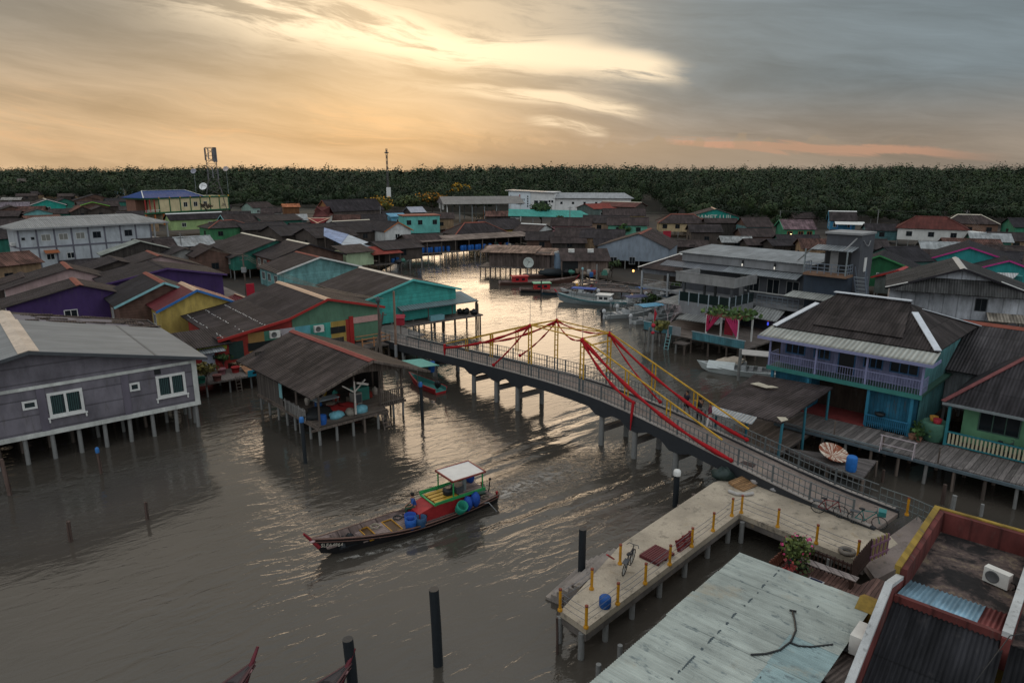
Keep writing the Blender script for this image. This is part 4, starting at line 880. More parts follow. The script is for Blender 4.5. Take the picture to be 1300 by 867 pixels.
def school():
 Y = 285; a, b = PY(646, 262, Y), PY(704, 263, Y-6); f = Fr(a, math.degrees(math.atan2(b.y-a.y, b.x-a.x))); L = (b-a).length
 zt = PY(646, 241.5, Y).z; z0 = .3
 t = emp('school_building', 'tall white public building with dark lettering on its parapet wall', 'building', f.w(0, 0), f.az)
 wm = wallm((.66, .66, .65), None, .3); m = MB(); m.box(0, L, 0, 10, z0, zt-.6); m.build('wall', wm, t)
 m = MB(); m.slab((-1.4, -.9, zt), (L+.3, -.9, zt-.8), (L+.3, 10, zt-.8), (-1.4, 10, zt), .3); m.build('roof', GREYP, t)
 p = MB(); p.box(0, L*.48, -.3, 0, z0, zt-.7); p.build('front_panel', wallm((.62, .68, .72), None, .3), t)
 rr = random.Random(4)
 def line(x0, x1, z, h, n):     # a line of small dark characters, each a few strokes
  m = MB(); w = (x1-x0)/n
  for i in range(n):
   x = x0+i*w
   for s in range(4):
    if rr.random() < .75: m.box(x+.06+rr.random()*w*.3, x+w*.9, -.34, -.3, z+h*(s/4.), z+h*(s/4.)+h*.13)
   m.box(x+.1, x+.1+w*.16, -.34, -.3, z, z+h); m.box(x+w*.6, x+w*.76, -.34, -.3, z, z+h)
  m.build('sign_lettering', BLK, t)
 line(L*.14, L*.36, zt-4.1, .8, 7); line(L*.165, L*.335, zt-5.7, .75, 5)
 m = MB(); 
 for s in range(5): m.box(L*.41, L*.435, -.34, -.3, zt-6.6+s*.95, zt-6.6+s*.95+.65)
 m.build('sign_lettering', BLK, t)
 m = MB(); m.box(L*.235, L*.26, -.34, -.3, zt-2.9, zt-1.7); m.build('emblem', paint((.3, .05, .05)), t)
 m = MB(); m.bar((L*.04, -.33, zt-4.), (L*.04, -.33, zt-1.9), .22, .05); m.bar((L*.04, -.33, zt-1.9), (L*.1, -.33, zt-3), .2, .05); m.bar((L*.04, -.33, zt-4), (L*.1, -.33, zt-3), .2, .05); m.build('emblem', paint((.05, .06, .14)), t)
 for x in (.60, .72, .81): window(t, 'R', L*x, 4.6, 1.5, 2., DKGREY, GLASS, (L, 10, 0))
 for x in (.89, .95): window(t, 'R', L*x, 6., .7, .8, DKGREY, GLASS, (L, 10, 0), mull=0)
 b2 = Fr(f.w(L, 1), f.az+12); L2 = 30
 t2 = emp('school_wing', 'long white wing with pale grey roof joined to the lettered white building', 'building', b2.w(0, 0), b2.az)
 m = MB(); m.box(0, L2, 0, 9, z0, zt-3); m.build('wall', wm, t2); m = MB(); m.slab((-1, -1, zt-3), (L2+1.2, -1, zt-3), (L2-2.5, 4.5, zt-1), (-1, 4.5, zt-1), .2); m.slab((L2+1.2, 10, zt-3), (-1, 10, zt-3), (-1, 4.5, zt-1), (L2-2.5, 4.5, zt-1), .2); m.tri((L2+1.2, -1, zt-3), (L2+1.2, 10, zt-3), (L2-2.5, 4.5, zt-1), .2); m.build('roof', roofm((.33, .34, .35), .4, .3), t2)
 for k in range(6): window(t2, 'R', 2.5+k*4.6, 5.4, .8, .8, DKGREY, GLASS, (L2, 9, 0), mull=0)
school()
def flatblocks():
 a, b = P(513, 291, 1.8), P(559.5, 290, 1.8); f = Fr(a, math.degrees(math.atan2(b.y-a.y, b.x-a.x))+6); L = (b-a).length
 t = emp('flat_roofed_house', 'turquoise two storey flat roofed house with dark windows', 'house', f.w(0, 0), f.az); zt = PY(540, 275, a.y).z
 m = MB(); m.box(0, L, 0, 7, .5, zt); m.build('wall', wallm((.13, .42, .38), None, .6), t); m = MB(); m.box(-.3, L+.3, -.3, 7.3, zt, zt+.25); m.build('roof', RUST, t)
 for x in (.14, .45, .86): window(t, 'R', L*x, zt-2.4, 1.2, 1.2, DKGREY, GLASS, (L, 7, 0))
 f = Fr(P(498, 286, 2), f.az); t = emp('flat_roofed_house', 'light blue low house with a bright blue flat roof left of the turquoise block', 'house', f.w(0, 0), f.az)
 m = MB(); m.box(0, 4.5, 1, 7, .5, 4.4); m.build('wall', wallm((.13, .35, .5), None, .5), t); m = MB(); m.slab((-.4, .4, 4.5), (5.2, .4, 4.5), (5.2, 7.4, 5.2), (-.4, 7.4, 5.2), .1); m.build('roof', roofm((.10, .32, .48), .3, .3), t); window(t, 'R', 2.2, 2.6, 1., 1., WHITE, GLASS, (4.5, 6, -1))
 H = house
 H('white roofed shelter with curved front right of the flame tree', (516, 263), (536, 262.5), 6.8, 5.2, 4., wall=DARKW, roof=roofm((.36, .37, .42), .3, .3), wF=0, wL=0, wR=0, piles=0)
 f = Fr(P(650, 273, 5), 15); t = emp('market_shelter', 'wide turquoise green awning roof below the white public building', 'shelter', f.w(0, 0), 15)
 m = MB(); m.slab((-2, -3, 4.9), (26, -3, 3.9), (24, 4, 5.8), (0, 4, 6.6), .1); m.build('roof', roofm((.06, .30, .26), .3, .4), t)
 for x in (0, 6, 12, 18, 24): m = MB(); m.tube((x, -2.6, .2), (x, -2.6, 4), .12, .12, 6); m.build('post', STEEL, t)
flatblocks()
# blue white tarp roof, lime shed, wharf roofs with piles and barrels
def wharves():
 t = emp('tarp_shelter', 'lean roof of pale blue and white tarpaulin sheets above the lime wall', 'shelter', P(445, 315, 4.2), 40)
 f = Fr(P(445, 315, 4.2), 40); t.location.z = 0
 q = [f.l(P(x, y, z)) for x, y, z in ((411, 299.5, 5.6), (442.5, 298, 5.4), (488, 315.5, 4.), (456, 319, 4.1), (433, 310, 4.8))]
 m = MB(); m.slab(q[3], q[2], q[1], q[4], .05); m.build('sheet', roofm((.42, .47, .52), .3, .4), t); m = MB(); m.slab(q[4]+Vector((0, 0, .05)), q[1]+Vector((0, 0, .05)), q[1]+Vector((-2.5, 6, 1.2)), q[0], .05); m.build('sheet', roofm((.26, .33, .5), .3, .6), t)
 for p in q[:4]: m = MB(); m.tube((p.x*.95, p.y*.95, .2), (p.x*.95, p.y*.95, p.z-.1), .1, .1, 6); m.build('post', PILEW, t)
 f = Fr(P(440, 338, 1.8), 40); t = emp('shed', 'lime green walled shed with a red lean roof by the creek', 'shed', f.w(0, 0), 40)
 m = MB(); m.box(0, 5.4, 0, 5, 1.7, 4.1); m.build('wall', PGREEN, t); m = MB(); m.slab((-.4, -.6, 4.1), (5.6, -.6, 4.1), (5.6, 5, 5), (-.4, 5, 5), .07); m.build('roof', ROOF, t); m = MB(); m.slab((4.8, -1.2, 3.5), (11, -1.2, 3.5), (11, 3.5, 4.5), (4.8, 3.5, 4.5), .07); m.build('lean_roof', REDR, t)
 for x in (6, 8.3, 10.6):
  for y in (-.8, 3.2): pile(t, x, y, -.8, 3.6, PILEW, .09, name='post')
 m = MB(); m.box(5.4, 11, -1., 3.5, 1.5, 1.65); m.build('deck', WOODX, t)
 # long jetty with low roof across the head of the creek
 a, b = P(541.5, 321, 1.7), P(660, 313, 1.7); f = Fr(a, math.degrees(math.atan2(b.y-a.y, b.x-a.x))); L = (b-a).length
 t = emp('fishing_wharf', 'long low roofed timber wharf across the head of the creek', 'wharf', f.w(0, 0), f.az)
 m = MB(); m.slab((-1, -.6, 4.), (L+4, -.6, 4.), (L+4, 6, 4.5), (-1, 6, 4.5), .1); m.build('roof', roofm((.17, .135, .12), .3, 1.2), t); m = MB(); m.box(-3, L+4, -1, 7, 1.5, 1.7); m.build('deck', WOODX, t); m = MB(); m.box(-1, L*.35, 1.5, 1.6, 1.7, 4.2); m.box(-1, L+4, 6, 6.1, 1.7, 4.3); m.build('back_wall', DARKW, t)
 for k in range(22): pile(t, -2.8+k*(L+6)/21, -.8, -.8, 1.5, PILE if k % 3 else PILEW, .13)
 for k in range(8): pile(t, k*L/7, -.4, 1.6, 3.95, PILEW, .1, name='post')
 rr = random.Random(2)
 spots = [(-2.6+.95*i+rr.uniform(-.2, .2), -.3+rr.uniform(0, 1.2)) for i in range(9)]+[(8.2+.9*i, -.2+.4*(i % 2)) for i in range(7)]+[(20, .4), (15.5, .5)]
 proto = None
 for i, (x, y) in enumerate(spots):
  p = f.w(x, y, 1.7)
  if proto is None:
   m = MB(); m.lathe([(.36, 0), (.42, .35), (.42, .75), (.36, 1.05), (.3, 1.06), (.02, 1.04)], 12); proto = m.build('barrel', plain((.012, .10, .36))); proto.location = p; o = proto; tag(o, 'blue plastic barrel standing in a row on the long wharf', 'barrel', 'blue barrels on the long wharf')
  else: o = dup(proto, p)
 u = emp('parasol', 'red parasol open on the cluttered landing by the creek', 'parasol', f.w(-5.5, 1, 1.2)); m = MB(); m.lathe([(1.5, 1.9), (.8, 2.3), (.02, 2.6)], 8); m.build('canopy', plain((.33, .02, .03)), u); m = MB(); m.tube((0, 0, 0), (0, 0, 2.5), .04, .04, 6); m.build('pole', DKGREY, u)
 # net shed on piles in the creek
 a, b = P(621, 338, 1.5), P(697, 341, 1.5); f = Fr(a, math.degrees(math.atan2(b.y-a.y, b.x-a.x))+4); L = (b-a).length
 t = emp('net_shed', 'weathered brown plank shed on many piles in the creek', 'shed', f.w(0, 0), f.az)
 m = MB(); m.box(0, L, 0, 5, 1.5, 4.1); m.build('wall', woodm((.10, .075, .066), .5, 's', 1.3), t); m = MB(); m.slab((-1.5, -1, 4.1), (L-2.5, -1, 4.1), (L-2.5, 6, 4.7), (-1.5, 6, 4.7), .1); m.slab((L-3.2, -.8, 3.9), (L+.8, -.8, 3.9), (L+.8, 5.5, 4.4), (L-3.2, 5.5, 4.4), .08); m.build('roof', roofm((.21, .14, .11), .3, 1.3), t)
 for k in range(15):
  pile(t, -1.5+k*(L+2)/14, -.5, -.8, 1.5, PILEW, .1)
  if k % 2: pile(t, -1.5+k*(L+2)/14, 3, -.8, 1.5, PILEW, .1)
 m = MB(); m.box(-1.8, L+1, -.8, 5.3, 1.35, 1.5); m.build('deck', WOODX, t)
 p = f.w(L+1.6, .6, 1.4); o = emp('water_tank', 'blue grey cylindrical water tank beside the plank shed in the creek', 'tank', p); m = MB(); m.lathe([(.95, 0), (.95, 2.7), (.85, 2.8)], 20); m.build('drum', paint((.14, .20, .27), .5, .6), o); m = MB(); m.lathe([(1., 2.75), (.95, 2.9), (.3, 3.1), (.02, 3.12)], 20); m.build('lid', ZINC, o)
 dishpole(670.5, 334, 352, f.w(L*.6, -1.2).y, .95, 'pale satellite dish in front of the plank shed in the creek', (.42, .45, .42), 10, 70)
 # sheds and jetty left of the grey gabled house
 a, b = P(714, 345, 1.6), P(772, 345, 1.6); f = Fr(a, math.degrees(math.atan2(b.y-a.y, b.x-a.x))); L = (b-a).length
 t = emp('shed', 'brown roofed plank shed leaning against the grey gabled house', 'shed', f.w(0, 0), f.az); m = MB(); m.box(0, L, 0, 5, 1.5, 3.6); m.build('wall', woodm((.17, .125, .105), .4, 's', 1.2), t); m = MB(); m.box(-.05, L*.34, -.05, 0, 1.5, 3.5); m.build('opening_shade', BLK, t)  # flat black sheet on the wall stands in for the shaded interior
 m = MB(); m.slab((-.4, -.8, 3.5), (L+.4, -.8, 3.5), (L+.4, 5, 5), (-.4, 5, 5), .08); m.build('roof', ROOFB, t)
 for k in range(6): pile(t, k*L/5, .1, -.6, 1.5, PILEW)
 for i, x in enumerate((1.7, 5.)): m = MB(); m.box(-.5, .5, -.3, .3, 0, .6); m.lathe([(.2, 0), (.2, .04)], 12, (-.2, -.31, .3)); o = m.build('roof_ventilator', WHITE); o.location = f.w(x, 3, 4.5); tag(o, ['white box on the left part of the brown shed roof', 'white box on the right part of the brown shed roof'][i], 'box')
 a, b = P(774.6, 343, 1.8), P(816, 345, 1.8); azg = math.degrees(math.atan2(b.y-a.y, b.x-a.x))
 house('grey gabled house with brown roof over the tumbledown jetty', (811, 296.8), None, 6.9, 4.2, (8.2, 6.), az=azg+90, L=14, wall=wallm((.22, .26, .31), None, .6), roof=ROOFB, wF=0, wL=0, cap=RUST, group='houses along the right bank', oh=.3)
 g = bpy.data.objects['stilt_house'] if False else [o for o in bpy.data.objects if o.get('label', '').startswith('grey gabled house')][0]
 fg = Fr(g.location, azg+90)
 for x0, x1 in ((775, 783), (799, 806)):
  (ya, za), (yb, zb) = fg.ony(x0, 335, 0), fg.ony(x1, 327, 0); window(g, 'F', (ya+yb)/2, za, abs(yb-ya), zb-za, GREYP, GLASS, (14, 7, 7))
 # tumbledown jetty beams
 f = Fr(P(765, 366, .8), azg); t = emp('jetty', 'collapsed timber jetty of loose beams below the grey gabled house', 'jetty', f.w(0, 0), azg); m = MB(); rr = random.Random(9)
 for k in range(26): x, y = rr.uniform(-5, 8), rr.uniform(-2, 7); a_ = rr.choice([0, 1.57, .5]); d = Vector((math.cos(a_), math.sin(a_), 0))*rr.uniform(1, 2.4); m.bar(Vector((x, y, 1.1+rr.uniform(-.3, .3)))-d, Vector((x, y, 1.1+rr.uniform(-.3, .3)))+d, .18, .12)
 m.build('beams', woodm((.13, .10, .09), .4, 's'), t)
 m = MB(); m.box(-2, 7.5, -3.2, -.6, .85, 1.); m.box(-4, 3, .8, 1.6, 1.2, 1.3); m.build('deck', woodm((.12, .095, .088), .2, 'y'), t)
 for k in range(9): pile(t, -4+k*1.45, -2.8+rr.uniform(0, 2), -.8, .9+rr.uniform(0, .5), PILEW)
wharves()
# ------------------------------------------------------------ right bank
GR = 'houses along the right bank'
def railing(m, p, q, h=1., n=8, r=.025, mids=2, tops=.04):
 p, q = Vector(p), Vector(q); m.bar(p+Vector((0, 0, h)), q+Vector((0, 0, h)), tops, tops)
 for k in range(1, mids+1): m.bar(p+Vector((0, 0, h*k/(mids+1)-.05)), q+Vector((0, 0, h*k/(mids+1)-.05)), r, r)
 for k in range(n+1): a = p.lerp(q, k/n); m.bar(a, a+Vector((0, 0, h)), r, r)
def restaurant():
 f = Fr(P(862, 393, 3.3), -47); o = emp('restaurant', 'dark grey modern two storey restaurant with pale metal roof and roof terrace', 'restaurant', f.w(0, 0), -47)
 dk = wallm((.075, .08, .092), None, .5); md = wallm((.21, .215, .225), None, .6); nv = wallm((.03, .042, .06), 'h', .4); PR = roofm((.23, .25, .265), .3, .5, .5, 1.)
 m = MB(); m.box(-5, 10.6, 8, 15, 1.6, 8.5); m.build('wall', dk, o)
 m = MB(); m.box(-5.1, 10.7, 7.85, 8, 7.55, 8.5); m.build('fascia_wall', md, o)
 m = MB(); m.slab((-5.5, 7.6, 8.55), (11, 7.6, 8.55), (11, 15, 9.0), (-5.5, 15, 9.0), .1); m.build('roof', PR, o)
 for x0, x1 in ((-7.3, 1.4), (1.2, 9.8)):
  m = MB(); dz = 0 if x0 < 0 else .05; m.slab((x0, 6.4, 6.95+dz), (x1, 6.4, 6.95+dz), (x1, 8, 7.4+dz), (x0, 8, 7.4+dz), .08); m.build('awning', PR if x0 > 0 else roofm((.18, .19, .21), .3, .4), o)
 for x, y, z in ((2.9, 7.84, 7.75), (6.7, 7.84, 7.75)): m = MB(); m.box(x-.09, x+.09, y-.12, y, z-.05, z+.55); m.lathe([(.03, 0), (.08, .05), (.08, .25), (.03, .3)], 8, (x, y-.16, z-.1), 1); m.build('wall_lantern', [BLK, lampm((.8, .75, .65), .5)], o)
 # first floor balcony strip
 m = MB(); m.box(-5, 10.8, 5.4, 8, 3.85, 4.15); m.build('balcony_floor', md, o)
 m = MB(); railing(m, (6.1, 5.5, 4.15), (10.7, 5.5, 4.15), .95, 8, .05, 2, .07); m.build('railing', paint((.16, .19, .22)), o)
 m = MB(); m.box(3, 10.6, 7.94, 8, 4.9, 5.0); m.build('string_course', WHITE, o)
 for x in (4.3, 6.6, 8.8): window(o, 'R', x, 4.9, 1.3, 1.6, GREYP, GLASS, (10, 0, -8), mull=1)
 for x in (3., 10.5): m = MB(); m.box(x-.25, x+.25, 7.7, 8, 1.6, 7.4); m.build('pilaster', md, o)
 # terrace box
 m = MB(); m.box(0, 6, 0, 5, 3.3, 3.6); m.build('terrace_floor', md, o); m = MB(); m.box(.1, 5.9, .1, 5.4, 3.6, 3.62); m.build('turf', plain((.06, .16, .03)), o)
 m = MB(); m.box(0, 6, -.1, 0, 3.0, 4.35); m.box(5.92, 6.02, 0, 5, 3.0, 4.35); m.build('parapet', md, o)
 m = MB(); m.box(.05, 5.95, -.07, -.04, 4.35, 5.35); m.box(5.95, 5.98, 0, 5, 4.35, 5.35); m.build('glass_screen', glassm((.012, .022, .022), .08), o)
 for i, (x, y) in enumerate([(k*1.2, -.06) for k in range(6)]+[(5.97, 1.2), (5.97, 2.5), (5.97, 3.8)]): m = MB(); m.box(x-.05, x+.05, y-.06, y+.06, 4., 5.45); m.build('screen_post', paint((.28, .33, .37)), o)
 m = MB(); m.box(-.75, 6.1, .4, 5., 6.45, 6.55); m.box(-.75, 6.1, .3, .4, 6.35, 7.35); m.box(6.1, 6.2, .3, 5., 6.35, 7.35); m.box(-.85, -.75, .3, 5, 6.35, 7.35); m.box(-.9, 6.25, .25, .3, 7.35, 7.45); m.build('canopy', wallm((.24, .24, .24), None, .7), o)
 for x, y in ((.1, .6), (5.8, .6), (.1, 4.8), (5.6, 4.4), (2.4, 3.2)): m = MB(); m.box(x-.11, x+.11, y-.11, y+.11, 3.6, 6.45); m.build('column', DKGREY, o)
 # lean roofs below the terrace
 for i, (a, b, c, d, lb) in enumerate([((1., -2., 2.75), (5.7, -1.4, 2.75), (5.2, .6, 3.1), (1, 0, 3.1), 'front lean roof'), ((-3.6, .6, 3.6), (-.2, .6, 3.6), (.6, 5.6, 4.3), (-2.6, 5.6, 4.3), 'left lean roof'), ((6.3, 2.6, 3.2), (9.6, 3.2, 3.), (9.2, 6.6, 4.), (6.2, 6.2, 4.1), 'right lean roof')]):
  m = MB(); m.slab(a, b, c, d, .08); r = m.build('lean_roof', roofm((.25, .255, .25), .3, .5), o); r['label'] = lb
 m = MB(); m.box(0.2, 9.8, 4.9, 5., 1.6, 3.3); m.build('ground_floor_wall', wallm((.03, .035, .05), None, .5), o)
 # stair tower
 m = MB(); m.box(12, 15.4, 7.6, 11, 1.6, 11.9); m.build('tower_wall', dk, o); m = MB(); m.box(11.9, 15.5, 7.3, 11.1, 11.9, 12.1); m.build('tower_roof', GREYP, o)
 m = MB(); m.box(12.15, 14.6, 7.55, 7.6, 8, 10.3); m.build('recess_shade', BLK, o); m = MB(); m.box(12.6, 13.4, 7.5, 7.55, 8, 10.1); m.build('door', GREYP, o)  # black panel on the tower face: the shade of a hollow, put in as colour
 m = MB(); m.box(10.7, 15, 5.8, 7.6, 7.75, 8); m.build('upper_balcony', wallm((.2, .12, .08), None, .6), o); m = MB(); railing(m, (10.75, 5.85, 8), (14.9, 5.85, 8), 1., 6, .06, 2, .07); railing(m, (14.9, 5.85, 8), (14.9, 7.5, 8), 1., 3, .06, 2, .07); railing(m, (10.75, 5.85, 8), (10.75, 7.5, 8), 1, 3, .06, 2, .07); m.build('railing', paint((.16, .19, .23)), o)
 m = MB(); m.slab((11.2, 5.9, 10.4), (15.2, 5.9, 10.4), (15.2, 7.6, 10.75), (11.2, 7.6, 10.75), .08); m.build('awning', PR, o)
 for x in (10.75, 14.9): m = MB(); m.box(x-.06, x+.06, 5.8, 5.92, 8, 10.4); m.build('post', STEEL, o)
 m = MB(); m.bar((11.3, 5.9, 10.4), (9.6, 6.8, 9), .1); m.bar((14.5, 5.95, 10.45), (15., 7.5, 11.6), .1); m.build('brace', GREYP, o)
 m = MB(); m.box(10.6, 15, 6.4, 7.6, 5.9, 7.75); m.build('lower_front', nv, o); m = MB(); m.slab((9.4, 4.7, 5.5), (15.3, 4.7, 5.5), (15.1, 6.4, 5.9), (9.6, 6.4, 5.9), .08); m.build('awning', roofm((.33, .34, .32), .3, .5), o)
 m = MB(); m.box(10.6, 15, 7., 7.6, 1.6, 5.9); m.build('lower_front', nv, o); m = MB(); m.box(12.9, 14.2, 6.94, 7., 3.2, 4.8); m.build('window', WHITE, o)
 window(o, 'K' if False else 'R', 13.4, 3.3, 1.1, 1.4, WHITE, GLASS, (10, 0, -6.9), mull=1)
 m = MB()                                                  # outside steel stair beside the tower
 for k in range(16): m.box(15.7, 16.7, 6+k*.22, 6.25+k*.22, 8-k*.4-.04, 8-k*.4)
 m.build('stair_treads', STEEL, o); m = MB()
 for x in (15.7, 16.7): m.bar((x, 6, 8.), (x, 9.6, 1.6), .06, .16); m.bar((x, 6, 9.), (x, 9.6, 2.6), .05)
 for k in range(8): m.bar((16.7, 6+k*.5, 8-k*.9), (16.7, 6+k*.5, 9-k*.9), .04)
 m.build('stair_rail', paint((.14, .17, .22)), o)
 m = MB(); m.path([(15.45, 8, 11.4), (15.6, 8.4, 10.9), (15.6, 9, 10.8), (15.6, 9.4, 11.3)], .05, 5); m.build('cable', GREYP, o)
 f2 = MB(); f2.box(15.39, 15.45, 8.9, 9.5, 8.2, 9.6); f2.build('window', WHITE, o)
 # deck toward the water
 l = lambda x, y, z=0: f.w(x, y, z)
 d = emp('dining_deck', 'timber dining deck on stilts in front of the grey restaurant', 'deck', l(0, 0), -47); m = MB(); m.box(-1.5, 10.5, -4.4, 5, 1.4, 1.55); m.build('floor', WOODY, d)
 for x in (-1.3, .6, 2.6, 4.4, 6.4, 8.4, 10.3):
  for y in (-4.2, -2): pile(d, x, y, -.8, 1.4, PILEW if x > 1 else PILE, .1)
 bl = wallm((.07, .20, .24), 'v', 1.); m = MB(); m.box(-1.4, 2.2, -4.4, -4.34, 1.55, 2.4); m.build('fence_panel', bl, d); m = MB(); m.box(4.6, 10.3, -4.4, -4.34, 1.5, 2.3); m.build('fence_panel', bl, d); m = MB(); m.box(2.2, 3.2, -4.4, -4.35, 1.55, 2.5); m.build('gate', paint((.28, .29, .3)), d)
 m = MB(); m.box(-1.5, 2.3, -4.43, -4.31, 2.4, 2.46); m.box(4.5, 10.4, -4.43, -4.31, 2.3, 2.36); m.build('rail', paint((.28, .35, .38)), d)
 m = MB(); m.box(3.2, 4.5, -5.6, -4.4, 1., 1.1); m.build('landing', WOODX, d); pile(d, 3.4, -5.4, -.8, 1.); pile(d, 4.4, -5.4, -.8, 1., PILEW)
 m = MB(); m.bar((1.6, -4.9, -.3), (1.6, -4.45, 1.6), .06); m.bar((2.1, -4.9, -.3), (2.1, -4.45, 1.6), .06)
 for k in range(5): m.bar((1.6, -4.85+.09*k, 0+.33*k), (2.1, -4.85+.09*k, .33*k), .05)
 m.build('ladder', CYAN, d)
 g = emp('curtained_pergola', 'vine covered pergola with red and pink curtains on the dining deck', 'pergola', l(7.6, -2.6), -47)
 for x in (-1.7, 1.7):
  for y in (-1.4, 1.4): m = MB(); m.box(x-.07, x+.07, y-.07, y+.07, 1.55, 4.2); m.build('post', WHITE, g)
 m = MB()
 for k in range(8): m.bar((-1.9, -1.4+k*.4, 4.25), (1.9, -1.4+k*.4, 4.25), .07)
 m.bar((-1.9, -1.4, 4.2), (1.9, -1.4, 4.2), .1); m.build('rafters', paint((.2, .07, .05)), g)
 for s, c in ((-1, (.40, .02, .08)), (1, (.42, .03, .12))):
  m = MB()
  for k in range(6): x0, x1 = s*1.65*(1-k*.15), s*1.65; m.path([(x0, -1.42, 4.15), (x0*.5+x1*.5, -1.44, 3.3), (x1, -1.42, 2.75-.05*k)], .09, 5)
  m.build('curtain', plain(c), g)
 m = MB(); m.box(-.4, .5, -.2, -.1, 2.2, 4.1); m.build('curtain', plain((.25, .015, .03)), g)
 rnd = np.random.RandomState(5); c = np.stack([rnd.uniform(-2.4, 2.6, 260), rnd.uniform(-1.7, 1.8, 260), rnd.uniform(4.2, 4.75, 260)], 1); leafcloud('vines', c, .32, leafm((.06, .11, .035)), g)
 for i, (x, y, z) in enumerate([(7.2, 4.7, 3.), (8, 4.75, 2.75), (8.8, 4.6, 3.05), (2.0, -.5, 2.6), (1., -.2, 2.7), (9.4, 4.4, 2.6)]):
  m = MB(); m.lathe([(.05, -.2), (.17, -.1), (.2, 0), (.17, .1), (.05, .2)], 10); q = m.build('paper_lantern', lampm((.7, .05, .03), .35)); q.location = l(x, y, z); tag(q, ['red paper lantern under the right lean roof, nearest the terrace', 'red paper lantern under the right lean roof, lowest of the row', 'red paper lantern under the right lean roof, nearest the lilac house', 'red paper lantern under the front lean roof beside the flag pole', 'red paper lantern at the left end of the front lean roof', 'red paper lantern deep below the balcony of the restaurant'][i], 'lantern', 'red lanterns at the restaurant')
 for i, (x, y, c, s) in enumerate([(8.6, 4.4, (1., .32, .06), 1.6), (9.6, 4.6, (.9, .4, .05), 1.2), (8.2, 4.3, (.06, .1, .9), .8)]):
  m = MB(); m.lathe([(.03, 0), (.09, .05), (.09, .32), (.03, .36)], 8); q = m.build('table_lamp', lampm(c, s)); q.location = l(x, y, 1.6+.3*i); tag(q, ['orange lamp glowing under the right lean roof', 'amber lamp glowing at the foot of the restaurant wall', 'blue lamp glowing on the floor under the right lean roof'][i], 'lamp')
 # flag pole
 q = P(827, 462, 0); t = emp('flag_pole', 'grey pole with a red pennant standing in the water before the restaurant', 'flag pole', q); m = MB(); m.tube((0, 0, -.5), (0, 0, 3.6), .12, .1, 8); m.build('pole', PILE, t); m = MB(); m.tube((0, 0, 3.6), (.0, 0, 5.6), .025, .02, 5); m.build('staff', GREYP, t)
 m = MB(); v = [(.03, 0, 5.5), (.32, .1, 4.9), (.12, .05, 4.2), (.03, 0, 4.1)]; m.raw(v+[(x, y+.02, z) for x, y, z in v], [(0, 1, 2, 3), (7, 6, 5, 4), (0, 4, 5, 1), (1, 5, 6, 2), (2, 6, 7, 3)]); m.build('pennant', plain((.38, .015, .03)), t); m = MB(); m.blob((0, 0, 3.8), .2, 4); m.blob((-.05, -.05, 3.1), .16, 5); m.build('red_bow', plain((.4, .02, .04)), t)
 q = P(747+190, 483, 0); pole_thing(q, 2.9, .13, 'grey mooring post beside the moored white motorboat', PILE)
def leafcloud(name, pts, size, mat_, parent=None, tint=None, jit=.35, seed=0, nrm=None):
 """a cloud of small leaf faces (one mesh)"""
 rnd = np.random.RandomState(seed); n = len(pts); a = rnd.normal(size=(n, 3)); a /= np.linalg.norm(a, axis=1)[:, None]
 if nrm is not None: q = nrm+rnd.normal(size=(n, 3))*.17; a = np.cross(q, a); a /= np.linalg.norm(a, axis=1)[:, None]
 b = np.cross(a, rnd.normal(size=(n, 3)) if nrm is None else q); b /= np.linalg.norm(b, axis=1)[:, None]; s = (size if np.isscalar(size) else size[:, None])*(1+jit*rnd.uniform(-1, 1, (n, 1)))
 a = a*s*.5; b = b*s*.5
 V = np.stack([pts-a-b*.5, pts+a-b*.7, pts+a*.8+b, pts-a*.6+b*.9], 1).reshape(-1, 3)
 me = bpy.data.meshes.new(name); me.vertices.add(4*n); me.vertices.foreach_set('co', V.astype('f').ravel()); me.loops.add(4*n); me.loops.foreach_set('vertex_index', np.arange(4*n, dtype='i')); me.polygons.add(n); me.polygons.foreach_set('loop_start', np.arange(0, 4*n, 4, dtype='i'))
 me.update(calc_edges=True); me.materials.append(mat_)
 at = me.attributes.new('tint', 'FLOAT', 'FACE'); at.data.foreach_set('value', (rnd.uniform(0, 1, n) if tint is None else tint).astype('f'))
 o = bpy.data.objects.new(name, me); COL.objects.link(o)
 if parent: o.parent = parent
 return o
def pole_thing(q, h, r, label, mat_, cap=None, lean=(0, 0), cat='mooring post', group='mooring posts in the water'):
 t = emp('mooring_post', label, cat, (q[0], q[1], 0), 0, group); m = MB(); m.path([(0, 0, -1.5), (lean[0]*.5, lean[1]*.5, h*.5), (lean[0], lean[1], h)], [r, r, r*.96], 12); m.build('shaft', mat_, t)
 if cap: m = MB(); m.lathe([(r*1.25, h-.22), (r*1.3, h), (r*1., h+.1), (.02, h+.14)], 12, (lean[0], lean[1], 0)); m.build('cap', cap, t)
 return t
restaurant()
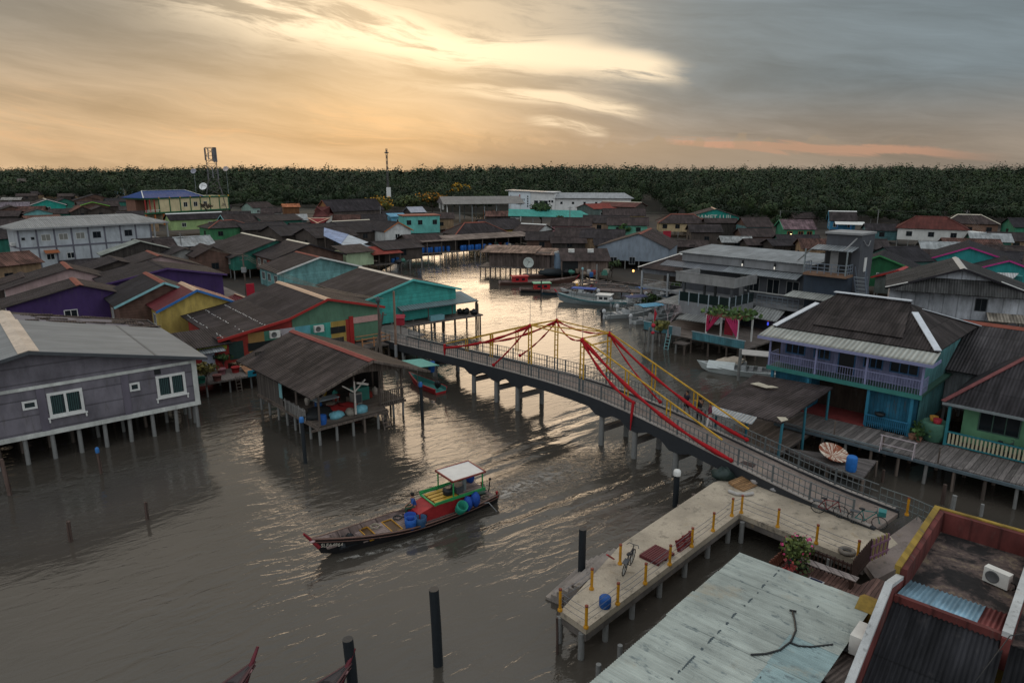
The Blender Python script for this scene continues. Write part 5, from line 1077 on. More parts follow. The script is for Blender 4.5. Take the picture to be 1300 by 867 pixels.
def lilac_house():
 f = Fr(P(1157, 551.5, 1.6), -45); o = emp('stilt_house', 'two storey blue and lilac house with hipped dark roof and long balcony', 'house', f.w(0, 0), -45)
 lil = wallm((.175, .185, .31), 'v', 1.); blu = wallm((.022, .14, .23), 'v', 1.2); tq = wallm((.09, .24, .25), 'v', 1.2); lp = paint((.22, .23, .38)); rf = roofm((.042, .035, .034), .2, 1., .8, 1.5)
 m = MB(); m.box(-9.6, -.15, 1.4, 11, 4.3, 6.95); m.build('upper_wall', lil, o); m = MB(); m.box(-.15, -.08, 1.4, 11, 1.5, 7.); m.build('side_wall', tq, o); m = MB(); m.box(-8.6, -2.9, 2.2, 11, 1.5, 4.2); m.build('lower_wall', blu, o); m = MB(); m.box(-2.9, -.2, .35, 11, 1.5, 4.2); m.build('lower_wall', blu, o); m = MB(); m.box(-9.4, -6.8, .5, 3, 1.2, 4.2); m.build('lower_wall', blu, o)
 m = MB(); m.box(-6.8, -2.95, 2.12, 2.2, 1.55, 3.9); m.build('doorway', wallm((.05, .035, .025), 'v'), o)
 m = MB(); m.box(-9.75, .3, -.25, 11, 4.15, 4.3); m.build('balcony_floor', paint((.035, .085, .06)), o); m = MB(); m.box(-9.8, .35, -.3, -.25, 4.05, 4.35); m.build('balcony_edge', paint((.04, .18, .16)), o)
 r = MB(); ex0, ex1, ey0, ey1, ze = -10., .6, .9, 11.5, 7.0; rx0, rx1, ry, rz = -7.6, -2.6, 5.6, 9.05
 r.slab((ex0, ey0, ze), (ex1, ey0, ze), (rx1, ry, rz), (rx0, ry, rz), .09); r.slab((ex1, ey1, ze), (ex0, ey1, ze), (rx0, ry, rz), (rx1, ry, rz), .09); r.tri((ex0, ey1, ze), (ex0, ey0, ze), (rx0, ry, rz), .09); r.tri((ex1, ey0, ze), (ex1, ey1, ze), (rx1, ry, rz), .09)
 r.slab((rx0+.05, 1.6, 7.42), (rx1+.9, 1.6, 7.42), (rx1+.1, ry, rz+.12), (rx0+.05, ry, rz+.12), .06); ro = r.build('roof', rf, o)
 c = MB(); wc = paint((.55, .58, .62), .5, .5); c.bar((rx0-.1, ry, rz+.22), (rx1+.1, ry, rz+.22), .42, .06); c.build('ridge_cap', wc, ro); c = MB()
 for a, b in (((-10., .9, 7.06), (rx0-.8, 4.3, 8.5)), ((.55, .95, 7.1), (-1.9, 4.4, 8.7)), ((.6, 11.5, 7.06), (-2., 6.4, 8.65))): c.bar(a, b, .42, .06)
 c.build('hip_cap', wc, ro)
 m = MB(); m.slab((-10.5, -.65, 6.5), (.75, -.65, 6.5), (.7, 1.1, 6.98), (-10.3, 1.1, 6.98), .05); m.build('awning', roofm((.36, .37, .34), .3, .55, .6, 9), o); m = MB(); m.box(-10.5, .75, -.68, -.64, 6.3, 6.5); m.box(.72, .78, -.65, 1.2, 6.3, 6.5); m.build('fascia_board', lp, o)
 for k, x in enumerate((-9.7, -6.4, -3.1, .2)): m = MB(); m.box(x-.06, x+.06, -.2, -.08, 4.3, 6.5); m.build('balcony_post', lp, o)
 m = MB(); railing(m, (-9.7, -.15, 4.3), (.2, -.15, 4.3), .95, 60, .022, 1, .05); railing(m, (.2, -.15, 4.3), (.2, 1.3, 4.3), .95, 9, .022, 1, .05); railing(m, (-9.7, -.15, 4.3), (-9.7, 1.3, 4.3), .95, 9, .022, 1, .05); m.build('railing', lp, o)
 for x, w in ((-8.5, 1.3), (-6.6, 1.), (-3.2, 1.1), (-1.3, 1.6)): window(o, 'R', x, 5.15, w, .95, paint((.03, .1, .22)), GLASS, (9, 0, -1.4), mull=2)
 door(o, 'R', -4.9, 4.3, 1., 2.05, BLK, (9, 0, -1.4), paint((.03, .1, .22)))
 for x in (-9.4, -6.8, -2.8, -.2): m = MB(); m.box(x-.09, x+.09, -.15, .03, 1.4, 4.15); m.build('post', paint((.025, .16, .25)), o)
 m = MB(); railing(m, (-2.8, -.25, 1.55), (-.2, -.25, 1.55), .8, 22, .03, 1, .06); m.build('porch_railing', paint((.03, .17, .3)), o); m = MB(); m.box(-7.2, -2.8, -.4, 2.2, 1.5, 1.56); m.build('porch_floor', paint((.16, .03, .028), .7, 1.), o)
 for x in (-9.2, -7, -4.5, -2): pile(o, x, .8, -.8, 1.5); pile(o, x, 4, -.8, 1.5)
 l = lambda x, y, z=0: f.w(x, y, z)
 m = MB(); m.lathe([(.1, 0), (.3, .12), (.34, .25), (.02, .27)], 12); q = m.build('wok', BLK); q.location = l(-1.9, -.3, 2.4); tag(q, 'black pan on the porch railing of the lilac house', 'pan')
 # boardwalk
 bd = emp('boardwalk', 'grey plank boardwalk on posts past the lilac and green houses', 'boardwalk', l(0, 0), -45); near = [f.l(P(x, y, 1.5)) for x, y in ((1014, 551.5), (1133.7, 582), (1300, 622))]; y0 = min(p.y for p in near)
 m = MB(); m.box(-7.4, 12, -3.6, -.3, 1.36, 1.5); m.build('planks', woodm((.13, .115, .11), .28, 'x', 1.2), bd); m = MB(); m.box(-7.4, 12, -3.72, -3.6, 1.25, 1.42); m.build('edge_beam', paint((.09, .12, .14), .8, 1.), bd)
 for k in range(13): pile(bd, -7.2+k*1.5, -3.5, -.8, 1.36, PILEW if k % 3 else PILE, .1); pile(bd, -7.2+k*1.5, -.8, -.8, 1.36, PILEW)
 for x in (-3.5, -.6, 2.4): m = MB(); m.box(x-.04, x+.04, -3.6, -3.52, 1.5, 2.5); m.build('post', PILEW, bd)
 m = MB(); m.box(-7.4, 0, -3.64, -3.58, 1.5, 1.62); m.build('kerb', STEEL, bd)
 lo = emp('landing_stage', 'low grey plank landing under the rusty dish', 'landing stage', l(0, 0), -45); q = [f.l(P(x, y, 1.1)) for x, y in ((985, 566), (1113, 584), (1095, 607), (1050, 592))]
 m = MB(); m.prism([(p.x, p.y) for p in (q[0], q[1], q[2], q[3])], .95, 1.08); m.build('planks', woodm((.10, .088, .085), .2, 'y', 1.2), lo)
 for p in q: pile(lo, p.x*.99, p.y+.1, -.8, 1., PILEW, .09)
 p = P(1057, 577, 1.4); t = emp('satellite_dish', 'rust streaked white mesh dish lying on the low landing by the bridge', 'satellite dish', (p.x, p.y, 1.08)); m = MB(); r = .9
 def rustdish(tt, pp):
  ob, rnd = objxyz(tt); x, y, z = tt.xyz(ob); an = tt.m('ARCTAN2', y, x); rr_ = tt.m('POWER', tt.m('ADD', tt.m('MULTIPLY', x, x), tt.m('MULTIPLY', y, y)), .5)
  n = tt.noise(tt.vec(tt.m('MULTIPLY', tt.m('COSINE', an), 2.5), tt.m('MULTIPLY', tt.m('SINE', an), 2.5), tt.m('MULTIPLY', rr_, .6)), 1.6, 5, .7, 1.2)
  tt.L.new(tt.mix(tt.ss(n, .45, .50), (.62, .56, .46), (.20, .05, .018)), pp.inputs['Base Color'])
 m.lathe([(.03, 0), (r*.5, r*.07), (r*.85, r*.2), (r, r*.3), (r*.98, r*.33), (r*.5, r*.11), (.02, .04)], 24); d = m.build('dish', newmat('rusty_dish', rustdish), t); d.rotation_euler = (R(18), R(8), 0); d.location = (0, 0, .25); a = MB(); a.blob((0, 0, 0), .25, 1, .1, 0, 8, 5); a.build('mount', RUST, t)
 p = P(1080, 597, 1.1); m = MB(); m.lathe([(.27, 0), (.3, .1), (.3, .8), (.26, .9), (.02, .88)], 14); b = m.build('barrel', plain((.015, .13, .42))); b.location = (p.x, p.y, 1.08); tag(b, 'blue barrel on the low landing beside the rusty dish', 'barrel')
 t = emp('drying_frame', 'pale frame of thin rails standing on the boardwalk', 'frame', tuple(P(1138, 577, 1.5)), -45); m = MB()
 for x in (-.9, .9): m.bar((x, -.2, 0), (x, 0, 1.), .05); m.bar((x, .2, 0), (x, 0, 1.), .05)
 m.build('legs', paint((.42, .36, .38)), t); m = MB(); m.bar((-1, 0, 1), (1, 0, 1), .05); m.bar((-.95, -.1, .5), (.95, -.1, .5), .04); m.build('rail', paint((.42, .36, .38)), t)
 p = l(1.15, .3, 1.5); t = emp('rain_jar', 'large green jar with yellow and red tubs on top beside the lilac house', 'jar', p); m = MB(); m.lathe([(.55, 0), (.75, .5), (.75, 1.1), (.68, 1.25), (.6, 1.2), (.02, 1.15)], 16); m.build('jar_body', plain((.05, .13, .09)), t)
 for i, (x, y, z, c, lb, nm) in enumerate([(1.0, .5, 2.68, (.4, .2, .03), 'yellow tub on the rim of the green jar', 'tub'), (1.3, .1, 2.68, (.3, .02, .03), 'red tub on the rim of the green jar', 'tub'), (.2, -.5, 1.5, (.2, .1, .06), 'brown flower pot at the foot of the green jar', 'pot')]): m = MB(); m.lathe([(.2, 0), (.26, .3), (.22, .3), (.18, .05)], 12); b = m.build('tub' if i < 2 else 'flower_pot', plain(c)); b.location = l(x, y, z); tag(b, lb, nm)
 for i, (x, y, lb) in enumerate([(.25, .1, 'leafy potted plant against the blue house wall'), (.6, -.7, 'small potted plant on the boardwalk by the green jar'), (-9.9, -1.5, 'potted shrub at the left end of the lilac house')]):
  t = emp('potted_plant', lb, 'plant', l(x, y, 1.5)); m = MB(); m.lathe([(.14, 0), (.2, .3), (.16, .28), (.02, .26)], 10); m.build('pot', plain((.18, .08, .05)), t); r_ = np.random.RandomState(i); leafcloud('foliage', r_.normal(0, .2, (70, 3))+np.array([0, 0, .6]), .2, leafm((.05, .11, .035)), t)
 # flat roofed boat house beside the bridge
 q = [f.l(P(x, y, 3.5)) for x, y in ((905, 515), (957, 479), (1057.5, 497), (992, 538))]; t = emp('boat_house', 'low dark flat roofed boat house with one pale edge sheet beside the bridge', 'boat house', l(0, 0), -45)
 dz = [0, .25, .3, .05]; q = [p+Vector((0, 0, z)) for p, z in zip(q, dz)]; m = MB(); m.slab(q[0], q[3], q[2], q[1], .08); m.build('roof', roofm((.044, .036, .037), .2, 1.1, .8, 1.4), t)
 a, b = q[0], q[3]; n = (q[1]-q[0]).normalized(); m = MB(); m.slab(a-n*.8+Vector((0, 0, -.2)), a.lerp(b, .66)-n*.9+Vector((0, 0, -.18)), a.lerp(b, .66)-n*.02+Vector((0, 0, .0)), a-n*.02, .05); m.build('edge_sheet', ZINC, t)
 m = MB(); c = q[1].lerp(q[3], .42)+Vector((0, 0, .2)); m.slab(c+Vector((-1.3, .6, 0)), c+Vector((-.8, .5, 0)), c+Vector((-.2, 1.0, .02)), c+Vector((-1., 1.2, .02)), .03); m.slab(c+Vector((-.7, .45, .01)), c+Vector((-.1, .4, .01)), c+Vector((.5, 1.0, .03)), c+Vector((-.0, 1.1, .03)), .03); m.build('repair_sheet', paint((.42, .38, .3)), t); m = MB(); e = q[3]+Vector((0, 0, .06)); m.slab(e+Vector((-.6, .7, 0)), e+Vector((-.05, .1, 0)), e+Vector((.1, .7, 0)), e+Vector((-.2, 1., 0)), .03); m.build('repair_sheet', paint((.42, .38, .3)), t)
 for p in q+[q[0].lerp(q[3], .5), q[1].lerp(q[2], .5), q[2].lerp(q[3], .5)]: d = (Vector((-7, -5, p.z))-p)*.06; pile(t, p.x+d.x, p.y+d.y, -.6, p.z-.1, paint((.03, .15, .2)), .09, name='post')
 c = (q[0]+q[1]+q[2]+q[3])/4; m = MB(); m.box(c.x-2.2, c.x+2.2, c.y-3, c.y+3, 1., 1.15); m.build('deck', WOODX, t)
lilac_house()
def right_houses():
 H = house
 f = Fr(P(1157, 551.5, 1.6), -45)
 # green veranda house at the right edge
 o = emp('veranda_house', 'green house with dark hipped roof and slatted veranda at the right edge', 'house', f.w(0, 0), -45); gw = wallm((.13, .30, .17), None, .6); bp = paint((.025, .16, .19))
 m = MB(); m.box(2.4, 14, 1.2, 9, 1.5, 4.4); m.build('wall', gw, o); rf = roofm((.034, .031, .034), .2, 1., .8, 1.5); ze, rz = 4.25, 7.6; ex0, ex1, ey0, ey1 = 1.5, 15, -.35, 10; rx0, rx1, ry = 5.6, 11, 5.2
 r = MB(); r.slab((ex0, ey0, ze), (ex1, ey0, ze), (rx1, ry, rz), (rx0, ry, rz), .09); r.slab((ex1, ey1, ze), (ex0, ey1, ze), (rx0, ry, rz), (rx1, ry, rz), .09); r.tri((ex0, ey1, ze), (ex0, ey0, ze), (rx0, ry, rz), .09); r.tri((ex1, ey0, ze), (ex1, ey1, ze), (rx1, ry, rz), .09); r.slab((6.6, -.4, ze+.25), (15, -.4, ze+.25), (15, 4.6, rz+.1), (6.6, 4.6, rz+.1), .07); ro = r.build('roof', rf, o)
 c = MB(); c.bar((ex0, ey0, ze+.06), (rx0, ry, rz+.06), .28, .06); c.build('hip_cap', paint((.16, .05, .05), .8, 1.), ro); c = MB(); c.box(ex0, ex1, ey0-.05, ey0, ze-.14, ze+.02); c.build('gutter', STEEL, ro)
 for x in (1.9, 6.2, 10.5): m = MB(); m.box(x-.08, x+.08, -.2, -.04, 1.5, 4.2); m.build('post', bp, o)
 m = MB(); m.box(1.9, 14, -.18, -.06, 2.35, 2.43); m.box(1.9, 14, -.18, -.06, 1.56, 1.64); m.build('rail', bp, o); m = MB()
 for k in range(56): m.box(2.05+k*.21, 2.16+k*.21, -.15, -.1, 1.64, 2.35)
 m.build('slats', paint((.42, .38, .26)), o); m = MB(); m.box(1.9, 14, -.3, 1.2, 1.36, 1.5); m.build('veranda_floor', WOODX, o)
 window(o, 'R', 4.3, 2.55, 2., 1.1, paint((.05, .1, .08)), GLASS, (14, 0, -1.2), mull=2); window(o, 'R', 8.6, 2.55, 1.6, 1.1, paint((.05, .1, .08)), GLASS, (14, 0, -1.2), mull=2)
 for k in range(6): pile(o, 2+k*2.2, .2, -.8, 1.36)
 m = MB(); m.box(-.22, .22, -.1, .1, 0, .4); m.slab((-.28, -.16, .4), (.28, -.16, .4), (.28, .0, .55), (-.28, .0, .55), .03); b = m.build('letter_box', paint((.3, .015, .02))); b.location = f.w(6.2, -.32, 2.5); b.rotation_euler = (0, 0, R(-45)); tag(b, 'red letter box on a post of the green veranda house', 'letter box')
 for i, x in enumerate((4.9, 7.4, 8.6)): bicycle(f.w(x, .35, 1.5), -45+(0 if i else 5), (.02, .02, .022), ['dark bicycle parked on the veranda left of the letter box', 'dark bicycle parked on the veranda right of the letter box', 'dark bicycle parked farthest right on the veranda'][i])
 H('low dark gabled roof wedged between the lilac and green houses', tuple(f.w(1.5, 10, 6.2)), None, 6.2, 4.2, 4., az=45, L=9, wall=BRN, roof=ROOFK, wF=0, wL=0, group=GR, piles=1)
 H('brown rear roof with red ridge end right behind the lilac house', tuple(f.w(-.5, 12, 7.2)), None, 7.2, 4.6, (5., 5.5), az=-45, L=9, wall=wallm((.2, .21, .22), 'v'), roof=roofm((.055, .05, .053)), cap=RUST, wF=0, wL=0, group=GR, piles=1)
 H('dark roofed house at the right edge behind the green veranda house', tuple(f.w(8, 13, 7.)), None, 7., 4.6, 4.6, az=-45, L=10, wall=BRN, roof=ROOFB, cap=RUST, wF=0, wL=0, wR=2, group=GR, piles=1)
 # white boarded barn
 a, bq = P(1148, 375, 4.9), P(1300, 386, 4.9); az = math.degrees(math.atan2(bq.y-a.y, bq.x-a.x)); H('white boarded barn with broad dark double roof at the right', (1224, 341), None, 7.6, 4.9, (7.4, 7.4), az=az+90, L=12, wall=wallm((.46, .48, .52), 'v', 1., .8, 1.4), roof=roofm((.046, .045, .045), .25, 1., .8, 1.7), cap=paint((.45, .43, .4)), fascia=ROOFK, wF=0, wL=0, group=GR, oh=.9)
 b = [o for o in bpy.data.objects if o.get('label', '').startswith('white boarded barn')][0]
 m = MB(); m.slab((-1.6, 6.6, 4.75), (-1.6, -6.6, 4.75), (-.2, -4., 6.3), (-.2, 4., 6.3), .07); m.build('gable_roof', roofm((.06, .06, .06), .25, 1.), b); m = MB(); m.bar((-1., 7.4, 4.98), (-1., 5.2, 5.7), .3, .08); m.bar((-1., -7.4, 4.98), (-1., -3.6, 6.4), .3, .08); m.build('white_edge_sheet', WHITE, b); window(b, 'F', -2.2, 2.9, 1., 1.3, DKGREY, GLASS, (12, 7, 7)); m = MB(); m.slab((-2.6, -2.8, 2.3), (-2.6, -6.5, 2.3), (-.1, -6.5, 2.8), (-.1, -2.8, 2.8), .08); m.build('lean_roof', roofm((.33, .29, .24), .3), b)
 H('teal house with magenta bargeboards at the right', (1231.7, 313.6), None, 6.8, 4.7, (5.2, 6.4), az=58, L=13, wall=wallm((.03, .27, .27), 'v', .5), roof=ROOFK, fascia=paint((.42, .03, .2)), wF=0, wL=1, group=GR, piles=1)
 H('small teal gabled annex with magenta bargeboards at the right edge', (1281.7, 330.5), None, 5.9, 4.4, 4., az=58, L=7, wall=wallm((.03, .27, .27), 'v', .5), roof=ROOFK, fascia=paint((.42, .03, .2)), wF=0, wL=1, group=GR, piles=1)
 for i, (x, y) in enumerate(((1224, 328), (1247.5, 329))): p = P(x, y, 4.6); ac_unit(p, -32, ['outdoor air conditioner on the teal gable, left of two', 'outdoor air conditioner on the teal gable, right of two'][i])
 f4 = Fr(P(1190, 345, 4.3), -32); t = emp('lean_to', 'pale curved lean roof below the magenta edged teal gable', 'shed', f4.w(0, 0), -32); m = MB(); m.slab((-1, -1.5, 3.6), (8.5, -1.5, 4.), (9.5, 2.5, 4.5), (0, 2.5, 4.2), .06); m.build('roof', roofm((.34, .35, .36), .3, .5), t); m = MB(); m.box(1, 10, 2.5, 4, .4, 4.1); m.build('wall', wallm((.03, .2, .2), 'v'), t)
 H('slate dark roof with hidden walls right of the stair tower', (1121, 313.5), (1165, 312.5), 6.3, 4.4, 4.5, wall=wallm((.10, .22, .2), 'v'), roof=ROOFK, wF=0, wL=0, wR=0, group=GR, piles=1)
 H('dark green plank house with green bargeboards below the stair tower', (1117, 324), None, 6.4, 4.3, (4.5, 5.5), az=58, L=8, wall=wallm((.02, .12, .05), 'v', .6), roof=ROOFK, fascia=paint((.04, .2, .07)), wF=1, wL=0, group=GR, piles=1)
 H('small dark roofed shed with red ridge strip below the green plank house', (1140, 343), None, 5.2, 4., 3.2, az=50, L=5, wall=wallm((.12, .14, .13), 'v'), roof=ROOF, cap=REDP, fascia=REDP, wF=0, wL=0, group=GR, piles=1)
 # restaurant's neighbour pavilion
 fr = Fr(P(862, 393, 3.3), -47)
 a = P(854, 320.7, 7.4); t, _, _ = H('grey verandaed pavilion with brown hipped roof left of the restaurant', tuple(fr.w(fr.l(P(812, 339.4, 5.6)).x-.1, fr.l(a).y, 7.4)), None, 7.4, 5.6, (4.6, 4.6), az=-47, L=9, hip=3.6, roof=ROOFB, cap=WHITE, wall=wallm((.17, .18, .2), None), fl=4.9, wF=0, wL=0, piles=0, group=GR, oh=.3)
 m = MB(); m.box(0, 8.5, -4.3, 4, 2.9, 3.2); m.build('floor', wallm((.3, .32, .34), None), t)
 for x in (.1, 4.2, 8.4):
  for y in (-4.1, 3.8): m = MB(); m.box(x-.12, x+.12, y-.12, y+.12, .2, 5.2); m.build('post', wallm((.36, .38, .4), None), t)
 m = MB(); m.box(0, 8.5, 1, 1.1, 3.2, 5.); m.build('back_wall', BRN, t); m = MB(); railing(m, (0, -4.2, 3.2), (8.4, -4.2, 3.2), .9, 8, .05, 2, .06); m.build('railing', GREYP, t); m = MB(); m.box(4.6, 8.3, -4.25, -3.6, 3.2, 3.75); m.build('planter', BLK, t); r_ = np.random.RandomState(3); leafcloud('planter_hedge', np.stack([r_.uniform(4.6, 8.3, 160), r_.uniform(-4.2, -3.6, 160), r_.uniform(3.7, 4.1, 160)], 1), .25, leafm((.05, .11, .03)), t)
 # right far row against the forest
 H('bright blue gabled house with white lean roof near the mangrove', (1052, 267.7), (1087.7, 268.3), 7., 4.4, 4.6, wall=BLW, roof=ROOF, cap=WHITE, fascia=paint((.06, .28, .42)), wF=1, wL=0, wR=2, piles=0, group=GR)
 b = [o for o in bpy.data.objects if o.get('label', '').startswith('bright blue gabled')][0]; m = MB(); m.slab((1, -7.5, 3.7), (8.6, -7.5, 3.7), (8.6, -4.4, 4.3), (1, -4.4, 4.3), .08); m.build('lean_roof', WHITE, b)
 for x in (1.5, 5, 8.2): m = MB(); m.box(x-.1, x+.1, -7.4, -7.2, .3, 3.7); m.build('post', BLUEP, b)
 H('orange trimmed house with purple brown roof and green gable', (989.3, 278.7), (1031.6, 279), 6.4, 4.3, 4.6, wall=wallm((.05, .25, .14), 'v', .6), roof=roofm((.13, .085, .095), .3, 1.2), fascia=paint((.05, .32, .18)), wF=0, wL=0, wR=3, frame=paint((.4, .12, .03)), piles=0, group=GR)
 t, fh, dm = H('teal boarded house with faded white letters across its gable', (909, 265.5), None, 7.3, 4.9, (8., 7.2), az=80, L=12, wall=wallm((.015, .24, .2), 'h', .7), roof=ROOFB, cap=TAN, wF=3, wL=0, wh=1.3, frame=wallm((.2, .09, .06), None), group=GR, fl=2.2, wz=3.1)
 q = textmesh('sign_lettering', 'JAMFT LUIL', 2.1, paint((.6, .6, .55), .8, 1.), t, (-.06, 0, 4.75), (PI/2, 0, -PI/2), .02, .95)
 H('purple brown roofed teal house beside the lettered gable', (940, 276.3), (975.5, 276.3), 6.4, 4.3, 4.8, wall=wallm((.09, .2, .21), 'h', .9), gable=BRICKB, roof=ROOFB, wF=0, wL=0, wR=2, frame=DARKW, piles=1, group=GR)
 H('cream house with deep brown hipped roof and row of dark windows', (834, 271.5), (868, 273), 6.4, 4.1, 5.2, az=-8, L=14, hip=4, hipb=4, wall=CRW, roof=ROOFB, cap=RUST, wF=0, wL=0, wR=4, frame=DARKW, piles=1, group=GR)
 H('long tan walled row house with dark roof at mid right', (740, 273), (782, 274), 6.2, 4.3, 4.6, az=-10, wall=wallm((.36, .24, .17), 'v', .7), roof=ROOF, wF=0, wL=0, wR=4, frame=BRN, piles=0, group=GR, L=13)
 H('brown roofed row house with pale green gable and yellow shop sign', (824, 276), (783, 275), 6.2, 4.3, 4.6, az=170, L=11, wall=wallm((.12, .36, .26), None, .6), gable=wallm((.12, .36, .26), None, .6), roof=ROOFB, wF=0, wL=2, frame=BRN, piles=0, group=GR)
 p = P(812.5, 290.3, 3.4); m = MB(); m.box(-1.6, 1.6, -.08, .08, -.4, .4); b = m.build('sign_board', paint((.6, .38, .03))); b.location = (p.x, p.y, 3.4); tag(b, 'yellow shop sign board below the brown roofed row house', 'sign')
 H('brown roofed house with yellow gable behind the row houses', (819, 265), (774, 264.5), 7, 5, 4, az=175, L=13, wall=wallm((.45, .34, .12), None, .5), roof=ROOFB, wF=1, wL=0, piles=0, group=GR)
 H('pink walled house with purplish roof left of the tan row house', (700, 276), (730, 275), 6.2, 4.3, 4.6, az=-8, L=11, wall=wallm((.35, .18, .19), 'v', .6), roof=ROOFB, wF=0, wL=0, wR=3, frame=DARKW, piles=0, group=GR)
 H('wide red metal roof below the white wing', (742, 259), (800, 257.5), 6.6, 5., 6., wall=wallm((.1, .14, .13), None), roof=roofm((.22, .045, .035), .3, .5), wF=0, wL=0, wR=3, piles=0, group=GR)
 H('dark red roof with pale edge behind the wide red roof', (765, 255.5), (815, 257), 7.2, 5.6, 5., wall=BRN, roof=roofm((.12, .045, .04), .3, .6), cap=CREAMP, wF=0, wL=0, wR=0, piles=0, group=GR)
 H('white stilt house with dark red hipped roof and porch', (1140, 273.5), (1160, 275.5), 7.6, 4.9, (6.5, 5.5), az=-30, L=15, wall=wallm((.58, .58, .56), None, .4), roof=roofm((.10, .03, .025), .25, .5), hip=4, hipb=5, wF=0, wL=0, wR=3, frame=DKGREY, fl=2.2, group=GR)
 b = [o for o in bpy.data.objects if o.get('label', '').startswith('white stilt house with dark red')][0]; m = MB(); m.slab((14, -7, 4.3), (14.2, 4, 4.3), (18, 4, 4.0), (18, -7, 4.0), .2); m.build('porch_roof', WHITE, b); m = MB(); m.box(14, 18, -6, 4, 1.9, 2.2); m.build('porch_floor', WOODX, b)
 for y in (-5.5, -2, 1.5): m = MB(); m.box(17.6, 17.85, y-.12, y+.12, .2, 4.1); m.build('post', GREYP, b)
 H('brown house with pale gablet near the right end of the forest', (1195, 271.5), (1220, 273.5), 6.8, 4.6, 5.5, az=-25, L=13, wall=wallm((.24, .14, .1), None), roof=ROOFB, hip=4, hipb=4, cap=CREAMP, wF=0, wL=0, wR=3, frame=DARKW, piles=1, group=GR)
 H('green gabled house with red awning at the far right', (1279, 276.5), (1300, 276.8), 6.6, 4.5, 4.6, L=14, wall=wallm((.04, .2, .12), 'v', .6), roof=ROOFK, wF=1, wL=0, wR=2, frame=DARKW, piles=1, group=GR)
 f5 = Fr(P(1209, 301, 3), -10); t = emp('lean_to', 'blue grey lean roof on poles right of the white stilt house', 'shed', f5.w(0, 0), -10); m = MB(); m.slab((0, -2.5, 3.2), (9.5, -2.5, 3.0), (9, 3, 4), (-1, 3, 4), .08); m.build('roof', roofm((.28, .33, .38), .3, .5), t); m = MB(); m.box(0, 9, 2, 2.2, .3, 3.7); m.build('wall', BRN, t)
 for x in (.3, 4.5, 9): pile(t, x, -2.2, .0, 3.1, PILEW, .1, name='post')
 for i, (x, y, az, L, zr, rm, lb) in enumerate([(925, 300, -6, 7, 3.6, roofm((.3, .31, .31), .3), 'pale lean roofed drying shed on the mud right of centre'), (955, 303, 0, 6, 3.8, ROOFB, 'low open shed with brown roof behind the pale drying shed'), (985, 303.5, 4, 9, 4.2, ROOF2, 'low dark shed with a lit lamp in front of the green gable'), (868, 305, -5, 7, 3.4, ROOFB, 'low brown fish shed below the cream house'), (710, 301, 0, 8, 3.6, ROOFB, 'low brown shed beside the creek, behind the water tank'), (765, 303, -4, 13, 3.8, ROOF2, 'long low dark shed above the grey gable'), (1262, 318, -20, 10, 4.6, ROOFK, 'dark shed roof left of the teal annex'), (905, 277, -5, 9, 5.2, ROOFB, 'brown roof tucked left of the lettered gable')]):
  H(lb, (x-12, y), None, zr+.5, zr-.6, 3., az=az, L=L, wall=DARKW, roof=rm, wF=0, wL=0, wR=1, frame=BRN, group='low sheds on the right bank mud', piles=1, fl=1.2, name='shed', cat='shed')
 m = MB(); m.lathe([(.05, 0), (.2, .1), (.2, .4), (.05, .5)], 8); q = m.build('lamp', lampm((1., .75, .35), 4)); q.location = P(1004, 299.5, 3.) ; tag(q, 'small lit lamp on the low dark shed at right', 'lamp')
 m = MB(); m.lathe([(.05, 0), (.16, .1), (.16, .3), (.05, .4)], 8); q = m.build('lamp', lampm((1., .5, .15), 3)); q.location = P(804, 345.5, 1.9); tag(q, 'small orange lamp under the grey gabled house', 'lamp')
 m = MB(); m.box(-.9, .9, -.15, .15, 0, 3.2); q = m.build('hoarding', paint((.28, .015, .03), .7)); p = P(846, 311, 1.5); q.location = p; tag(q, 'dark red upright hoarding in front of the cream house', 'hoarding')
 p = P(850, 308, 1.6); m = MB(); m.box(-10, 4, -.4, .4, 0, .5); q = m.build('green_net_fence', plain((.05, .3, .17))); q.location = p; tag(q, 'low green net fence along the landing of the cream house', 'fence')
